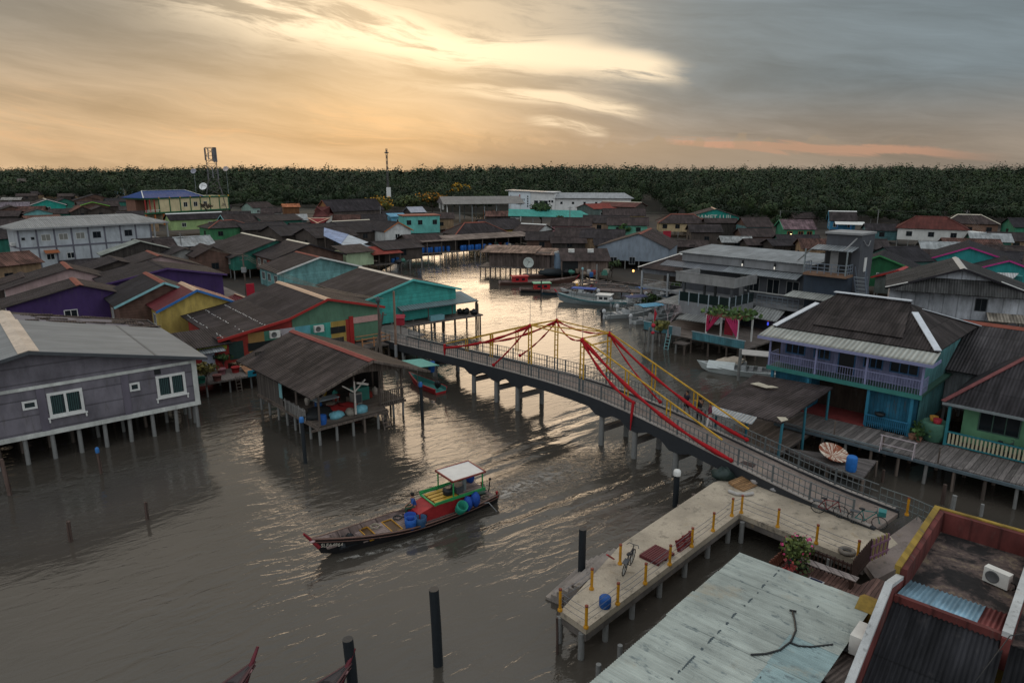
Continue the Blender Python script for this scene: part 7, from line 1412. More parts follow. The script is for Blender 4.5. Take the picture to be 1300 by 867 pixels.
def parapet():
 zt = 5.6; A, Bq, C_ = P(1192, 646, zt), P(1130, 741, zt), P(1300, 680, zt); az = math.degrees(math.atan2(A.y-Bq.y, A.x-Bq.x))-90; f = Fr(A, az)       # x to the right along the far wall, y away from us
 o = emp('flat_roofed_building', 'building with red parapet round a stained flat roof and dark corrugated roof in front', 'building', f.w(0, 0), az)
 L_ = -f.l(Bq).y; W_ = 9.5; zf = zt-.85
 rd = wallm((.135, .034, .03), 'v', 1.3, .8, .9); yw = wallm((.30, .20, .035), None, 1.3)
 m = MB(); m.box(.08, W_, -L_, -.08, .8, zf); m.build('wall', yw, o)
 def fl(t, p):
  ob, rnd = objxyz(t); n1 = t.noise(ob, .9, 7, .68, .4); n2 = t.noise(ob, 5., 5, .7); c = t.mix(t.ss(n1, .42, .56), (.018, .016, .016), (.10, .072, .064)); c = t.mix(t.ss(t.m('ADD', n1, t.m('MULTIPLY', n2, .25)), .66, .8), c, (.19, .145, .10)); c = t.scalec(c, t.ss(n2, .3, .7, .75, 1.2)); t.L.new(c, p.inputs['Base Color']); p.inputs['Roughness'].default_value = .95; t.L.new(t.bump(n2, .02, .6), p.inputs['Normal'])
 m = MB(); m.box(.2, W_, -L_, -.2, zf, zf+.05); m.build('flat_roof', newmat('stained_roof', fl), o)
 m = MB(); m.box(0, .2, -L_+1.2, 0, zf-.2, zt); m.build('parapet', rd, o); m = MB(); m.box(.2, W_, -.2, 0, zf-.2, zt); m.build('parapet', rd, o)
 m = MB(); m.box(-.12, -.0, -L_+1.2, .1, zf-1., zt-.1); m.box(-.17, 0.03, -L_+1.2, .15, zt-.1, zt+.05); m.box(.03, W_, .0, .15, zt-.02, zt+.05); m.build('yellow_cornice', yw, o)
 # gabled front part: pale blue corrugated back slope, dark front slope, between two white copings
 xr = 2.92; wcp = concm((.44, .45, .45), .8, 2.); yk = -6.45; zk = 5.2
 m = MB(); corrugated(m, (.2, -4.55, zf+.08), (2.3, -4.55, zf+.08), (2.3, yk, zk+.06), (.2, yk, zk+.06), .13, .025, .02); m.build('blue_strip', roofm((.27, .42, .52), 50., 1.1, .6, 50), o)
 m = MB(); corrugated(m, (2.3, -4.55, zf+.08), (xr, -4.55, zf+.08), (xr, yk, zk+.06), (2.3, yk, zk+.06), .13, .025, .02); m.build('red_strip', roofm((.20, .06, .055), 50., 1.1, .6, 50), o)
 m = MB(); m.box(.16, xr, yk-.16, yk, zf-.6, zk+.1); m.build('kerb', rd, o)
 def slope(x0, x1): m = MB(); corrugated(m, (x0, yk-.16, zk-.12), (x1, yk-.16, zk-.12), (x1, yk-6, zk-3.2), (x0, yk-6, zk-3.2), .13, .028, .02); m.build('front_roof', roofm((.022, .022, .025), 50., 1.2, .8, 1.9), o)
 slope(.16, xr+.1)
 m = MB(); m.bar((.02, -4.4, 5.0), (.02, yk-.45, 5.72), .22, .14); m.bar((.02, yk-.4, 5.73), (.02, yk-6, 2.85), .22, .14); m.build('coping', wcp, o)
 m = MB(); v = [(x, y, z) for x in (-.08, .14) for y, z in ((-4.4, 1.), (-4.4, 4.95), (yk-.42, 5.65), (yk-6, 2.8), (yk-6, 1.))]; m.raw(v, [(0, 1, 2, 3, 4), (9, 8, 7, 6, 5)]+[(k, 5+k, 5+(k+1) % 5, (k+1) % 5) for k in range(5)]); m.build('gable_wall', rd, o)
 m = MB(); m.bar((xr+.12, -.25, 5.42), (xr+.12, yk-.3, 5.42), .24, .16); m.build('coping', wcp, o); m = MB(); m.box(xr+.02, xr+.24, yk-.4, -.2, zf-.4, 5.34); m.build('cross_wall', rd, o)
 slope(xr+.24, xr+4)
 m = MB(); m.path([(xr-.5, yk-2.4, zk-1.1), (xr+.2, yk-.6, zk+.4), (xr+3, -4, zk+.8)], .014, 5); m.path([(.5, yk-4.5, zk-2.2), (xr-.5, yk-2.4, zk-1.1)], .014, 5); c = m.build('cable', BLK, o)
 q = f.l(P(1264, 745, zf)); p = f.w(q.x, q.y, zf+.12); ac_unit(p, az-15, 'outdoor air conditioner standing on the stained flat roof').scale = (.82, .82, .82)
parapet()
def smalldeck():
 z = 1.5; f = Fr(P(1005, 722, z), -43); o = emp('garden_deck', 'small brown plank deck with dark slatted fence beside the pale roof', 'deck', f.w(0, 0), -43)
 q = [f.l(P(x, y, z)) for x, y in ((996, 706), (1092, 742), (1112, 733), (1150, 748), (1105, 800), (975, 735))]
 m = MB(); m.prism([(p.x, p.y) for p in q], z-.12, z); m.build('planks', woodm((.15, .085, .07), .16, 'x', 1.1), o)
 for p in q[:3]: pile(o, p.x, p.y-.2, -1, z-.1, PILEW)
 dk = paint((.05, .026, .02), .7, .8)
 def fence(a, b, h, mt=dk, nm='slatted_fence', gap=.16):
  a, b = f.l(a), f.l(b); m = MB(); n = max(2, int((b-a).length/gap))
  for k in range(n+1): p = a.lerp(b, k/n); m.bar((p.x, p.y, z), (p.x, p.y, z+h*(1 if k % 2 else .96)), .09, .03)
  for zz in (.18, h-.12): m.bar((a.x, a.y, z+zz), (b.x, b.y, z+zz), .05, .09)
  m.build(nm, mt, o)
 fence(P(1003, 708, z), P(1078, 738, z), .85); fence(P(1080, 741, z), P(1103, 713, z), 1.15, gap=.1); fence(P(975, 733, z), P(1003, 708, z), .8, paint((.14, .05, .03)))
 t = emp('picket_gate', 'mauve and yellow picket gate at the end of the pier', 'gate', tuple(P(1102, 714, z)), 30); m = MB()
 for k in range(9): m.bar((.08+k*.15, 0, .05), (.08+k*.15, 0, 1.05+.04*(k % 2)), .1, .03, m=k % 2)
 m.build('pickets', [paint((.24, .13, .2)), paint((.36, .30, .14))], t); m = MB(); m.box(0, 1.4, -.05, -.02, .2, .3); m.box(0, 1.4, -.05, -.02, .72, .82); m.build('rails', paint((.24, .12, .19)), t)
 t = emp('bench', 'long grey plank bench on the brown deck', 'bench', tuple(P(1050, 734, z)), -43); m = MB()
 for k in range(3): m.box(-1.15, 1.15, -.2+k*.14, -.08+k*.14, .42, .46)
 m.build('seat', woodm((.26, .22, .21), .5, 's'), t)
 for x in (-.95, .95): m = MB(); m.box(x-.05, x+.05, -.18, .2, 0, .42); m.build('leg', dk, t)
 m = MB(); m.box(-.3, .3, -.12, .12, 0, .05); m.box(-.24, .24, -.08, .08, .05, .06, 1); b = m.build('tray', [paint((.5, .5, .5)), plain((.015, .02, .06))]); b.location = P(1036, 738, z+.01); b.rotation_euler = (0, 0, R(-43)); tag(b, 'white rimmed dark tray on the deck before the bench', 'tray')
 t = emp('flowering_plant', 'green pot of pink bougainvillea at the corner of the brown deck', 'plant', tuple(P(1009, 722, z))); m = MB(); m.lathe([(.22, 0), (.34, .4), (.36, .42), (.3, .4), (.02, .36)], 14); m.build('pot', plain((.03, .12, .10)), t)
 r_ = np.random.RandomState(2); d = r_.normal(0, 1, (420, 3)); d /= np.linalg.norm(d, axis=1)[:, None]; pts = d*r_.uniform(.3, .72, (420, 1))*np.array([1, 1, .8])+np.array([0, 0, .95]); leafcloud('foliage', pts, .13, leafm((.10, .14, .04), .5), t)
 d = r_.normal(0, 1, (40, 3)); d /= np.linalg.norm(d, axis=1)[:, None]; leafcloud('flowers', d*np.array([.66, .66, .6])+np.array([0, 0, 1.05]), .12, leafm((.5, .06, .2), .3, 'petal'), t)['kind'] = 'stuff'
 m = MB()
 for k in range(6): a = k*1.05; m.path([(0, 0, .35), (.15*math.cos(a), .15*math.sin(a), .7), (.4*math.cos(a), .4*math.sin(a), 1.1)], [.02, .015, .008], 5)
 m.build('stems', BRN, t)
 for i, (x, y, lb) in enumerate([(1018, 731, 'small dark potted plant by the left end of the bench'), (1001, 733, 'small potted plant with red leaves beside the bougainvillea')]):
  t = emp('potted_plant', lb, 'plant', tuple(P(x, y, z))); m = MB(); m.lathe([(.1, 0), (.16, .24), (.13, .22), (.02, .2)], 10); m.build('pot', plain((.12, .04, .035)), t); leafcloud('foliage', np.random.RandomState(i+5).normal(0, .14, (60, 3))+np.array([0, 0, .42]), .13, leafm((.06, .09, .04) if i == 0 else (.2, .04, .04)), t)
smalldeck()
for (x, yb, h, r, lb, mt, cap, ln) in [(557, 843, 3.2, .19, 'tall black pipe post standing alone in the open water', 'b', None, (-.1, 0)), (738, 737, 2.6, .17, 'black pipe post left of the pier steps', 'b', None, (.0, 0)), (449, 872, 2.0, .2, 'black open topped pipe post at the bottom edge', 'b', None, (-.1, 0)), (857, 643, 2.1, .16, 'black pipe post with white top under the bridge', 'b', WHITE, (0, 0)), (388, 588, 3., .12, 'black post with blue cap at the left corner of the boat shed', 'b', BLUEP, (-.05, 0)), (537, 536, 3., .12, 'black post with blue cap at the right corner of the boat shed', 'b', BLUEP, (-.1, 0)), (89.5, 687, 1.1, .1, 'short brown stake leaning in the open water at left', 'w', None, (.05, 0)), (187, 659, 1., .09, 'short brown stake in the water right of the leaning one', 'w', None, (.03, 0)), (129, 601, 1.6, .09, 'brown stake with a blue band beside the lavender house', 'w', BLUEP, (-.05, 0)), (14, 628, 2.2, .12, 'dark rough stake at the left edge below the lavender house', 'w', None, (-.2, 0)), (786, 848, 1.0, .1, 'pale short pile beside the corrugated roof', 'p', None, (0, 0)), (759, 870, .9, .1, 'pale short pile at the bottom edge by the corrugated roof', 'p', None, (0, 0)), (708, 830, 1.6, .05, 'thin stick leaning under the outer end of the pier', 'w', None, (-.05, 0)), (670, 351, 3., .14, 'pale post with a light top beside the red cabin boats', 'p', CYAN, (0, 0)), (739, 366, 3.2, .14, 'tall pale post right of the red cabin boats', 'p', CYAN, (0, 0)), (757, 362, 3.4, .14, 'grey post in front of the tumbledown jetty', 'p', None, (0, 0)), (732, 380, 2.2, .12, 'grey post in the water between moored boats', 'p', YEL, (0, 0)), (687, 376, 2.4, .1, 'dark thin post beside the long open boat', 'b', None, (0, 0)), (629, 345, 2.2, .12, 'pale post at the left corner of the plank shed', 'p', None, (0, 0)), (1006, 470, 3., .1, 'dark post beside the moored white motorboat', 'w', None, (0, 0)), (822, 447, 2.6, .1, 'slim grey branch post in the water before the deck', 'p', None, (.1, 0)), (1196, 640, 1.2, .1, 'dark stump in the shaded water under the boardwalk', 'w', None, (0, 0)), (1208, 648, .9, .12, 'pale stump in the shaded water under the boardwalk', 'p', None, (.05, 0)), (1120, 612, .8, .08, 'thin stake in the shaded water right of the blue barrel', 'w', None, (0, 0)), (1245, 655, .7, .09, 'pale stump farthest right in the shaded water', 'p', None, (0, 0))]:
 pole_thing(P(x, yb, 0), h, r, lb, {'b': paint((.016, .02, .024), .45, .5), 'w': woodm((.09, .06, .05), .3, 's'), 'p': PILE}[mt], cap, ln)
# ------------------------------------------------------------ boats
def hull(L, B, h, bow, stern, deckz, hullm, deckm, rake=.9, transom=.7, sharp=2.2, draft=.35, n=22, trim=None, root=None, rimw=.09):
 """long open wooden hull, x from stern (0) to bow (L)"""
 vs = []; sh = []
 for i in range(n+1):
  t = i/n; x = L*t; b = B/2*(transom+(1-transom)*math.sin(min(1, t/.45)*PI/2)) if t < .45 else B/2*max(.02, 1-((t-.45)/.55)**sharp)
  z = h+bow*max(0, (t-.45)/.55)**2.3+stern*max(0, (.3-t)/.3)**2; xr = x+rake*max(0, (t-.7)/.3)**1.5; k = -draft+(.5+draft)*max(0, (t-.85)/.15)**2
  bi = max(.01, b-rimw); d = max(deckz, k+.05) if t < .93 else z-.12
  d = min(d, z-.05); bd = max(.008, bi*(.97 if b > .1 else .8))
  vs += [(x+rake*.2*max(0, (t-.7)/.3), 0, k), (xr*.4+x*.6, b*.72, k*.3+.06), (xr, b, z), (xr, bi, z+.01), (x*.5+xr*.5, bd, d), (x*.5+xr*.5, -bd, d), (xr, -bi, z+.01), (xr, -b, z), (xr*.4+x*.6, -b*.72, k*.3+.06)]; sh.append((xr, b, z))
 m = MB(); K = 9; q = []; 
 for i in range(n):
  for j in range(K):
   a, b = i*K+j, i*K+(j+1) % K; m_ = 1 if j in (3, 4, 5) else 0; m.raw([vs[a], vs[a+K], vs[b+K], vs[b]], [(0, 1, 2, 3)], m_)
 m.raw(vs[:K], [tuple(range(K))], 0); m.raw(vs[-K:], [tuple(range(K))[::-1]], 0)
 o = m.build('hull', [hullm, deckm], root)
 if trim:
  m = MB()
  for s in (1, -1): m.path([(x, s*(b+.01), z-.02) for x, b, z in sh], .045, 5); m.path([(x, s*(b+.0), z-.18) for x, b, z in sh], .03, 5)
  m.build('rubbing_strake', trim, o)
 return o, sh
PLK = woodm((.22, .165, .15), .16, 'y', 1.2)
def tub(p, c, label, nm='barrel', h=.62, r=.31):
 m = MB(); m.lathe([(r*.86, 0), (r, h*.5), (r, h), (r*.88, h), (r*.84, .08), (.02, .08)], 14); b = m.build(nm, plain(c)); b.location = p; return tag(b, label, nm)
def mainboat():
 S, Bw = P(624, 633, 0), P(396, 711, 0); az = math.degrees(math.atan2(Bw.y-S.y, Bw.x-S.x)); f = Fr(S, az); L = (Bw-S).length-.75
 o = emp('fishing_boat', 'long black wooden fishing boat under way with red cabin and white canopy', 'boat', f.w(0, 0), az); bk = paint((.014, .013, .014), .6, 1.4)
 h, sh = hull(L, 2.15, .5, .62, .12, .36, bk, PLK, rake=.7, transom=.72, trim=paint((.13, .07, .055)), root=o)
 m = MB(); m.path([(L+.35, 0, .55), (L+.75, 0, 1.1), (L+1.05, 0, 1.5)], [.12, .085, .06], 6); m.build('stem_post', paint((.2, .018, .025), .6, 1.), o); m = MB(); m.lathe([(.12, -.06), (.15, 0), (.12, .06)], 8, (L+.66, 0, 1.0)); m.build('stem_ribbon', plain((.5, .35, .35)), o)
 # fore deck: open holds with yellow sides
 for i, (x0, x1) in enumerate(((6., 6.5), (7.35, 7.75))):
  m = MB(); m.box(x0, x1, -.62, .62, .365, .38, 1); m.box(x0-.05, x0, -.66, .66, .36, .43); m.box(x1, x1+.05, -.66, .66, .36, .43); m.box(x0, x1, .62, .66, .36, .43); m.box(x0, x1, -.66, -.62, .36, .43); m.build('hold', [paint((.40, .20, .02)), paint((.06, .03, .012))], o)
 m = MB(); m.box(5.2, 5.98, -.75, .75, .36, .40); m.box(6.56, 7.3, -.72, .72, .36, .41); m.box(7.82, 8.1, -.6, .6, .36, .40); m.build('hatch_boards', PLK, o)
 m = MB(); m.box(8.2, 9.3, -.55, .55, .365, .40); m.build('bilge', BLK, o); m = MB(); rr = random.Random(2)
 for k in range(7): m.blob((8.4+rr.random()*.7, rr.uniform(-.4, .4), .42), .14, k, .3)
 m.build('gear_heap', plain((.03, .035, .04)), o); m = MB(); m.box(9.4, 9.85, -.4, .4, .52, .57); m.build('thwart', PLK, o)
 rdm = paint((.30, .022, .024), .55, 1.2)
 m = MB(); m.xprism([(-.62, .36), (.62, .36), (.62, 1.12), (-.62, 1.12)], 1.7, 4.1); v = [(4.1, -.62, .36), (5.0, -.62, .36), (5.0, -.62, .88), (4.1, -.62, 1.12), (4.1, .62, .36), (5.0, .62, .36), (5.0, .62, .88), (4.1, .62, 1.12)]; m.raw(v, [(0, 1, 2, 3), (7, 6, 5, 4), (1, 5, 6, 2), (2, 6, 7, 3), (0, 3, 7, 4), (0, 4, 5, 1)]); m.build('cabin', rdm, o)
 m = MB(); m.lathe([(.13, 0), (.13, .012)], 14, (0, 0, 0), 0); m.box(-.03, .03, -.09, .05, .012, .016, 1); b = m.build('porthole', [BLK, CREAMP], o); b.rotation_euler = (-PI/2, 0, 0); b.location = (4.65, .622, .66)
 g = paint((.03, .26, .08), .5, .6); m = MB()
 for y in (-.8, .8): m.box(1.0, 4.15, y-.05, y+.05, 1.2, 1.3)
 for x in (1.02, 2.2, 3.1, 4.1): m.box(x-.05, x+.05, -.8, .8, 1.14, 1.2)
 m.box(1.0, 4.15, -.86, -.82, 1.3, 1.36); m.box(1., 4.15, .82, .86, 1.3, 1.36); m.build('roof_rack', g, o)
 m = MB()
 for k in range(4): m.box(2.6, 4.0, -.62+k*.34, -.38+k*.34, 1.2, 1.24)
 m.build('yellow_boards', paint((.42, .25, .03)), o); m = MB(); m.box(1.0, 2.5, -.75, .75, 1.2, 1.25); m.build('rear_shelf', PLK, o)
 for x in (1.15, 3.0):
  for y in (-.78, .78): m = MB(); m.box(x-.03, x+.03, y-.03, y+.03, 1.3, 2.22); m.build('canopy_post', g, o)
 m = MB(); m.slab((1.0, -.82, 2.28), (3.1, -.82, 2.3), (3.1, .82, 2.26), (1.0, .82, 2.24), .05); c = m.build('canopy', paint((.62, .6, .57), .6, .4), o); m = MB(); m.box(.96, 1.02, -.86, .86, 2.2, 2.3); m.box(3.08, 3.14, -.86, .86, 2.22, 2.32); m.box(.96, 3.14, .8, .86, 2.19, 2.27); m.box(.96, 3.14, -.86, -.8, 2.2, 2.32); m.build('canopy_edge', paint((.2, .035, .03)), c)
 m = MB(); m.lathe([(.26, 0), (.3, .2), (.27, .32), (.02, .32)], 14, (2.95, .15, 1.25)); m.build('kettle_pot', BLK, o); m = MB(); m.box(2.2, 2.6, -.1, .5, 1.25, 1.65); m.build('engine_box', DKGREY, o); m = MB(); m.lathe([(.1, 0), (.12, .5), (.1, .8)], 8, (2.0, .3, 1.25)); m.build('exhaust', STEEL, o)
 m = MB(); m.box(.3, 1.3, -.55, .2, .37, .40); m.build('stern_hatch', woodm((.09, .06, .055), .2, 'x'), o)
 for y in (-.72, .72): m = MB(); m.lathe([(.07, .4), (.06, .7), (.09, .74), (.05, .8)], 8, (.15, y, 0)); m.build('bollard', rdm, o)
 m = MB(); m.tube((.05, -.2, .4), (-.05, -.2, 1.1), .035, .03, 6); m.blob((-.05, -.2, 1.12), .08, 1); m.build('tiller_post', BLK, o); m = MB(); m.path([(1.2, .8, .42), (1., 1.15, .55), (.7, 1.35, .1), (.6, 1.4, -.1)], .025, 5); m.build('water_hose', GREYP, o)
 q = textmesh('registration_lettering', 'SLFA4864', .30, paint((.55, .5, .42), .6, .4), o, (9.35, 0, 0), (0, 0, 0), .004, .85)
 # lay the letters against the bow flank
 i = [k for k, s in enumerate(sh) if s[0] > 8.55][0]; a, b = Vector(sh[i]), Vector(sh[min(i+3, len(sh)-1)]); d = (b-a).normalized(); q.location = (a+b)/2+Vector((0, .035, -.36)); yaw = math.atan2(d.y, d.x)
 ux = -Vector((d.x, d.y, d.z)).normalized(); nz = Vector((math.sin(-yaw)*-1*0+.1, 1, -.25)).normalized(); nz = (nz-ux*nz.dot(ux)).normalized(); uy = nz.cross(ux); q.matrix_local = Matrix(((ux.x*.85, uy.x, nz.x, q.location.x), (ux.y*.85, uy.y, nz.y, q.location.y), (ux.z*.85, uy.z, nz.z, q.location.z), (0, 0, 0, 1)))
 l = lambda x, y, z=.38: f.w(x, y, z)
 tub(l(5.35, .3), (.008, .05, .28), 'blue tub on the fishing boat against the red cabin, farther of three', 'tub', .5); tub(l(5.55, .72), (.01, .08, .32), 'bright blue tub at the near rail of the fishing boat before the cabin', 'tub', .52); tub(l(5.05, .85), (.02, .06, .13), 'dark open tub right of the bright blue one on the boat', 'tub', .5)
 t = tub(l(2.75, .95, .55), (.015, .22, .15), 'green tub lying tilted against the red cabin side', 'tub', .55); t.rotation_euler = (R(-38), 0, R(az))
 for i, (x, y, z, lb) in enumerate([(2.25, .98, .42, 'blue sack hung beside the green tub on the boat'), (1.75, .95, .5, 'blue sack nearest the stern on the boat side'), (1.25, -.3, 1.25, 'blue bag under the white canopy of the boat')]):
  m = MB(); m.blob((0, 0, .38), (.27, .24, .42), 60+i, .12, 0, 12, 8); b = m.build('sack', plain((.012, .06, .30))); b.location = l(x, y, z); tag(b, lb, 'sack')
 for i, (x, y, z, lb) in enumerate([(7.05, -.3, .42, 'coil of pale rope on the fore deck of the fishing boat'), (5.7, -.45, .4, 'coil of dark rope before the red cabin of the boat'), (.75, .45, .4, 'coil of rope on the stern deck of the fishing boat')]):
  m = MB(); rr = random.Random(i); m.path([((.2+.02*(k % 3))*math.cos(k*.5), (.2+.02*(k % 3))*math.sin(k*.5), .03+.003*k) for k in range(36)], .022, 5); b = m.build('rope_coil', plain([(.3, .26, .2), (.05, .05, .05), (.2, .17, .13)][i])); b.location = l(x, y, z); tag(b, lb, 'rope')
 m = MB(); m.blob((0, 0, .1), (.45, .35, .16), 91, .3, 0, 14, 6); b = m.build('net_heap', plain((.05, .09, .07))); b.location = l(.7, -.35, .4); tag(b, 'green grey net heaped on the stern of the fishing boat', 'net')
 # foam of the wake
 def foam(t, p):
  ob, rnd = objxyz(t); n = t.noise(ob, 2.2, 6, .72, .6); p.inputs['Base Color'].default_value = (.40, .38, .35, 1); p.inputs['Roughness'].default_value = .6; at = t.n('Attribute', attribute_name='tint').outputs['Fac']; t.L.new(t.m('MULTIPLY', t.ss(n, .44, .60), at), p.inputs['Alpha'])
 fm = newmat('foam', foam); m = MB(); tn = []
 def patch(s0, s1, w0, w1, yc0, yc1, a0, a1, n=26):
  for i in range(n):
   for j in range(6):
    def pt(u, v): u_ = u/n; x = s0+(s1-s0)*u_; w = w0+(w1-w0)*u_; y = yc0+(yc1-yc0)*u_+(v/6-.5)*w; return (x, y, .03+.004*j)
    m.face([pt(i, j), pt(i+1, j), pt(i+1, j+1), pt(i, j+1)]); tn.append((a0+(a1-a0)*i/n)*(1-abs(j-2.5)/3.2))
 patch(.3, -7.5, 1.4, 3.4, 0, -.5, 1., .12, 34); patch(7.2, 9.8, .5, .3, 1.35, .75, .5, .8, 12); patch(3., 7.2, .4, .5, 1.4, 1.4, .2, .45, 14)
 w = m.build('wake_foam', fm, tint=tn); w.matrix_world = Matrix.Translation(f.w(0, 0, 0))@Matrix.Rotation(R(az), 4, 'Z'); tag(w, 'white foam of the wake behind the fishing boat', 'foam', kind='stuff')
 return f, az
MBF, MBAZ = mainboat()
def cabinboat(p, az, L, label, hm, cabc, canopy=None, roofc=None):
 o = emp('fishing_boat', label, 'boat', p, az, 'wooden fishing boats moored by the plank shed'); hull(L, 2., .5, .6, .15, .3, hm, PLK, root=o, trim=paint((.16, .1, .08)))
 if cabc: m = MB(); m.box(2.2, 4.6, -.7, .7, .3, 1.35); m.build('cabin', paint(cabc), o); m = MB(); m.box(2., 4.8, -.85, .85, 1.35, 1.45); m.build('cabin_roof', paint(roofc or cabc), o)
 if cabc:
  for y in (-.702, .702): m = MB(); m.box(2.6, 3.1, y-.01, y+.01, .75, 1.1); m.box(3.6, 4.1, y-.01, y+.01, .75, 1.1); m.build('window', GLASS, o)
 m = MB(); m.path([(L+.5, 0, .6), (L+1.1, 0, 1.3)], [.12, .07], 6); m.build('stem_post', paint((.3, .02, .03)), o)
 if canopy:
  m = MB(); m.box(.3, 3.2, -.9, .9, 2.3, 2.36); m.build('canopy', paint(canopy), o)
  for x in (.4, 3.1):
   for y in (-.8, .8): m = MB(); m.tube((x, y, .3), (x, y, 2.3), .04, .04, 5); m.build('canopy_post', STEEL, o)
 return o
bkp = paint((.018, .018, .02)); brp = paint((.09, .045, .035))
def w2(x, y): p = P(x, y, 0); return (p.x, p.y, 0)
cabinboat(w2(634, 362), 12, 12.5, 'brown fishing boat with bright red cabin moored along the plank shed', brp, (.38, .015, .02), None)
cabinboat(w2(660, 371), 8, 11, 'dark fishing boat with red cabin and green cabin roof', bkp, (.38, .018, .02), None, (.06, .32, .2))
cabinboat(w2(688, 373.5), 4, 6.5, 'small pale decked open boat in front of the red cabin boats', paint((.02, .05, .07)), None)
cabinboat(w2(665, 353), 14, 11, 'brown open fishing boat under a black net heap', brp, None)
m = MB(); m.blob((0, 0, .4), (3.2, 1., .6), 12, .15, 0, 16, 7); q = m.build('net_heap', plain((.02, .026, .03))); q.location = P(705, 349, .6); tag(q, 'black net heaped over the brown open boat', 'net')
cabinboat(w2(678, 318), 10, 9, 'red hulled boat with pale green wheelhouse beyond the plank shed', paint((.33, .02, .02)), (.2, .38, .32), (.3, .4, .36), (.25, .42, .36))
def speedboat(p, az, L, B, label, canopy=None, engine=1, hm=None, cover=None):
 o = emp('motorboat', label, 'boat', p, az, 'motorboats moored on the right bank'); hull(L, B, .55, .35, 0, .25, hm or paint((.40, .43, .44), .35, .5), paint((.25, .26, .26)), rake=.8, transom=.85, sharp=2.6, root=o, rimw=.14)
 m = MB(); m.box(L*.42, L*.52, -B*.3, B*.3, .25, 1.); m.build('console', paint((.45, .47, .48)), o); m = MB(); m.raw([(L*.5, -B*.3, 1.), (L*.5, B*.3, 1.), (L*.44, B*.28, 1.4), (L*.44, -B*.28, 1.4), (L*.5-.03, -B*.3, 1.), (L*.5-.03, B*.3, 1.), (L*.44-.03, B*.28, 1.4), (L*.44-.03, -B*.28, 1.4)], [(0, 1, 2, 3), (7, 6, 5, 4), (0, 4, 5, 1), (1, 5, 6, 2), (2, 6, 7, 3), (3, 7, 4, 0)]); m.build('windscreen', GLASS, o)
 for k in range(2): m = MB(); m.box(L*(.2+.12*k), L*(.26+.12*k), -B*.35, B*.35, .25, .6); m.build('thwart', paint((.3, .31, .32)), o)
 for k in range(engine):
  y = (k-(engine-1)/2)*.6; e = MB(); e.blob((-.3, y, .95), (.28, .2, .32), 3, .05, 0, 10, 7); e.box(-.42, -.2, y-.08, y+.08, -.2, .8); g = e.build('outboard_motor', paint((.5, .51, .52) if k == 0 else (.03, .03, .035), .35), o)
 if canopy:
  m = MB(); z = 2.15; m.slab((L*.12, -B*.5, z), (L*.62, -B*.5, z), (L*.62, 0, z+.14), (L*.12, 0, z+.14), .04); m.slab((L*.62, B*.5, z), (L*.12, B*.5, z), (L*.12, 0, z+.14), (L*.62, 0, z+.14), .04); m.build('canopy', plain(canopy), o)
  for x in (.14, .6):
   for y in (-.46, .46): m = MB(); m.tube((L*x, B*y, .5), (L*x, B*y, z), .03, .03, 5); m.build('canopy_post', STEEL, o)
 return o
# moored group by the tumbledown jetty
o = emp('fishing_boat', 'white and teal wooden boat with red bow tip and blue canopy by the jetty', 'boat', w2(797, 389), 158); hull(9.5, 2.3, .6, .75, .1, .35, paint((.20, .24, .25)), paint((.42, .43, .42)), root=o, trim=paint((.03, .18, .2))); m = MB(); m.path([(9.9, 0, .9), (10.7, 0, 1.75)], [.12, .08], 6); m.build('stem_post', paint((.4, .02, .03)), o); m = MB(); m.box(2.4, 4.2, -.8, .8, .35, 1.4); m.build('wheelhouse', WHITE, o); m = MB(); m.box(2.2, 4.4, -.95, .95, 1.4, 1.5); m.build('cabin_roof', WHITE, o); m = MB(); m.box(2.7, 3.2, .8, .82, .85, 1.2); m.box(3.4, 3.9, .8, .82, .85, 1.2); m.box(4.2, 4.22, -.6, .6, .85, 1.2); m.build('window', GLASS, o); m = MB(); m.box(4.6, 8., -.7, .7, 2.1, 2.18); m.build('canopy', plain((.02, .07, .32)), o)
for x in (4.7, 7.9):
 for y in (-.6, .6): m = MB(); m.tube((x, y, .4), (x, y, 2.1), .04, .04, 5); m.build('canopy_post', STEEL, o)
speedboat(w2(768, 404), 18, 6.2, 1.9, 'grey speedboat with tilted outboard moored outermost of the group', None, 2)
speedboat(w2(803, 411), 25, 6.5, 2., 'motorboat under a sky blue canopy nearest the dead tree', (.10, .30, .45), 1)
speedboat(w2(786, 398), 22, 6, 1.9, 'grey motorboat with dark cover between the others', (.05, .06, .13), 1)
speedboat(w2(757, 377), 150, 5.2, 1.6, 'small grey motorboat moored left of the white and teal boat', None, 1)
speedboat(w2(835, 398), 40, 5.4, 1.7, 'motorboat with a dark canopy moored under the restaurant lean roof', (.04, .06, .08), 1)
speedboat(w2(822, 381), 20, 5.6, 1.7, 'grey motorboat moored closest to the pavilion posts', None, 1)
speedboat(w2(778, 389), 16, 5.2, 1.6, 'narrow grey motorboat wedged between the wooden boat and the speedboats', None, 1)
speedboat(w2(803, 385), 15, 6, 1.9, 'motorboat under a blue and aqua canopy behind the grey ones', (.04, .12, .35), 1)
speedboat(w2(985, 479), 158, 6.2, 2.3, 'white motorboat with a pale hard canopy moored below the pergola', None, 0, paint((.5, .55, .55), .3, .3))
b = [x for x in bpy.data.objects if x.get('label', '').startswith('white motorboat with a pale hard')][0]; m = MB(); m.slab((.6, -.95, 2.1), (3.2, -.95, 2.1), (3.2, .95, 2.1), (.6, .95, 2.1), .07); m.build('canopy', paint((.4, .38, .36)), b)
for x in (.7, 3.1):
 for y in (-.85, .85): m = MB(); m.tube((x, y, .5), (x, y, 2.1), .03, .03, 5); m.build('canopy_post', STEEL, b)
m = MB(); m.xprism([(-.9, .5), (.9, .5), (.6, .85), (-.6, .85)], 3.6, 6.); m.build('fore_cabin', paint((.52, .56, .56), .3), b)
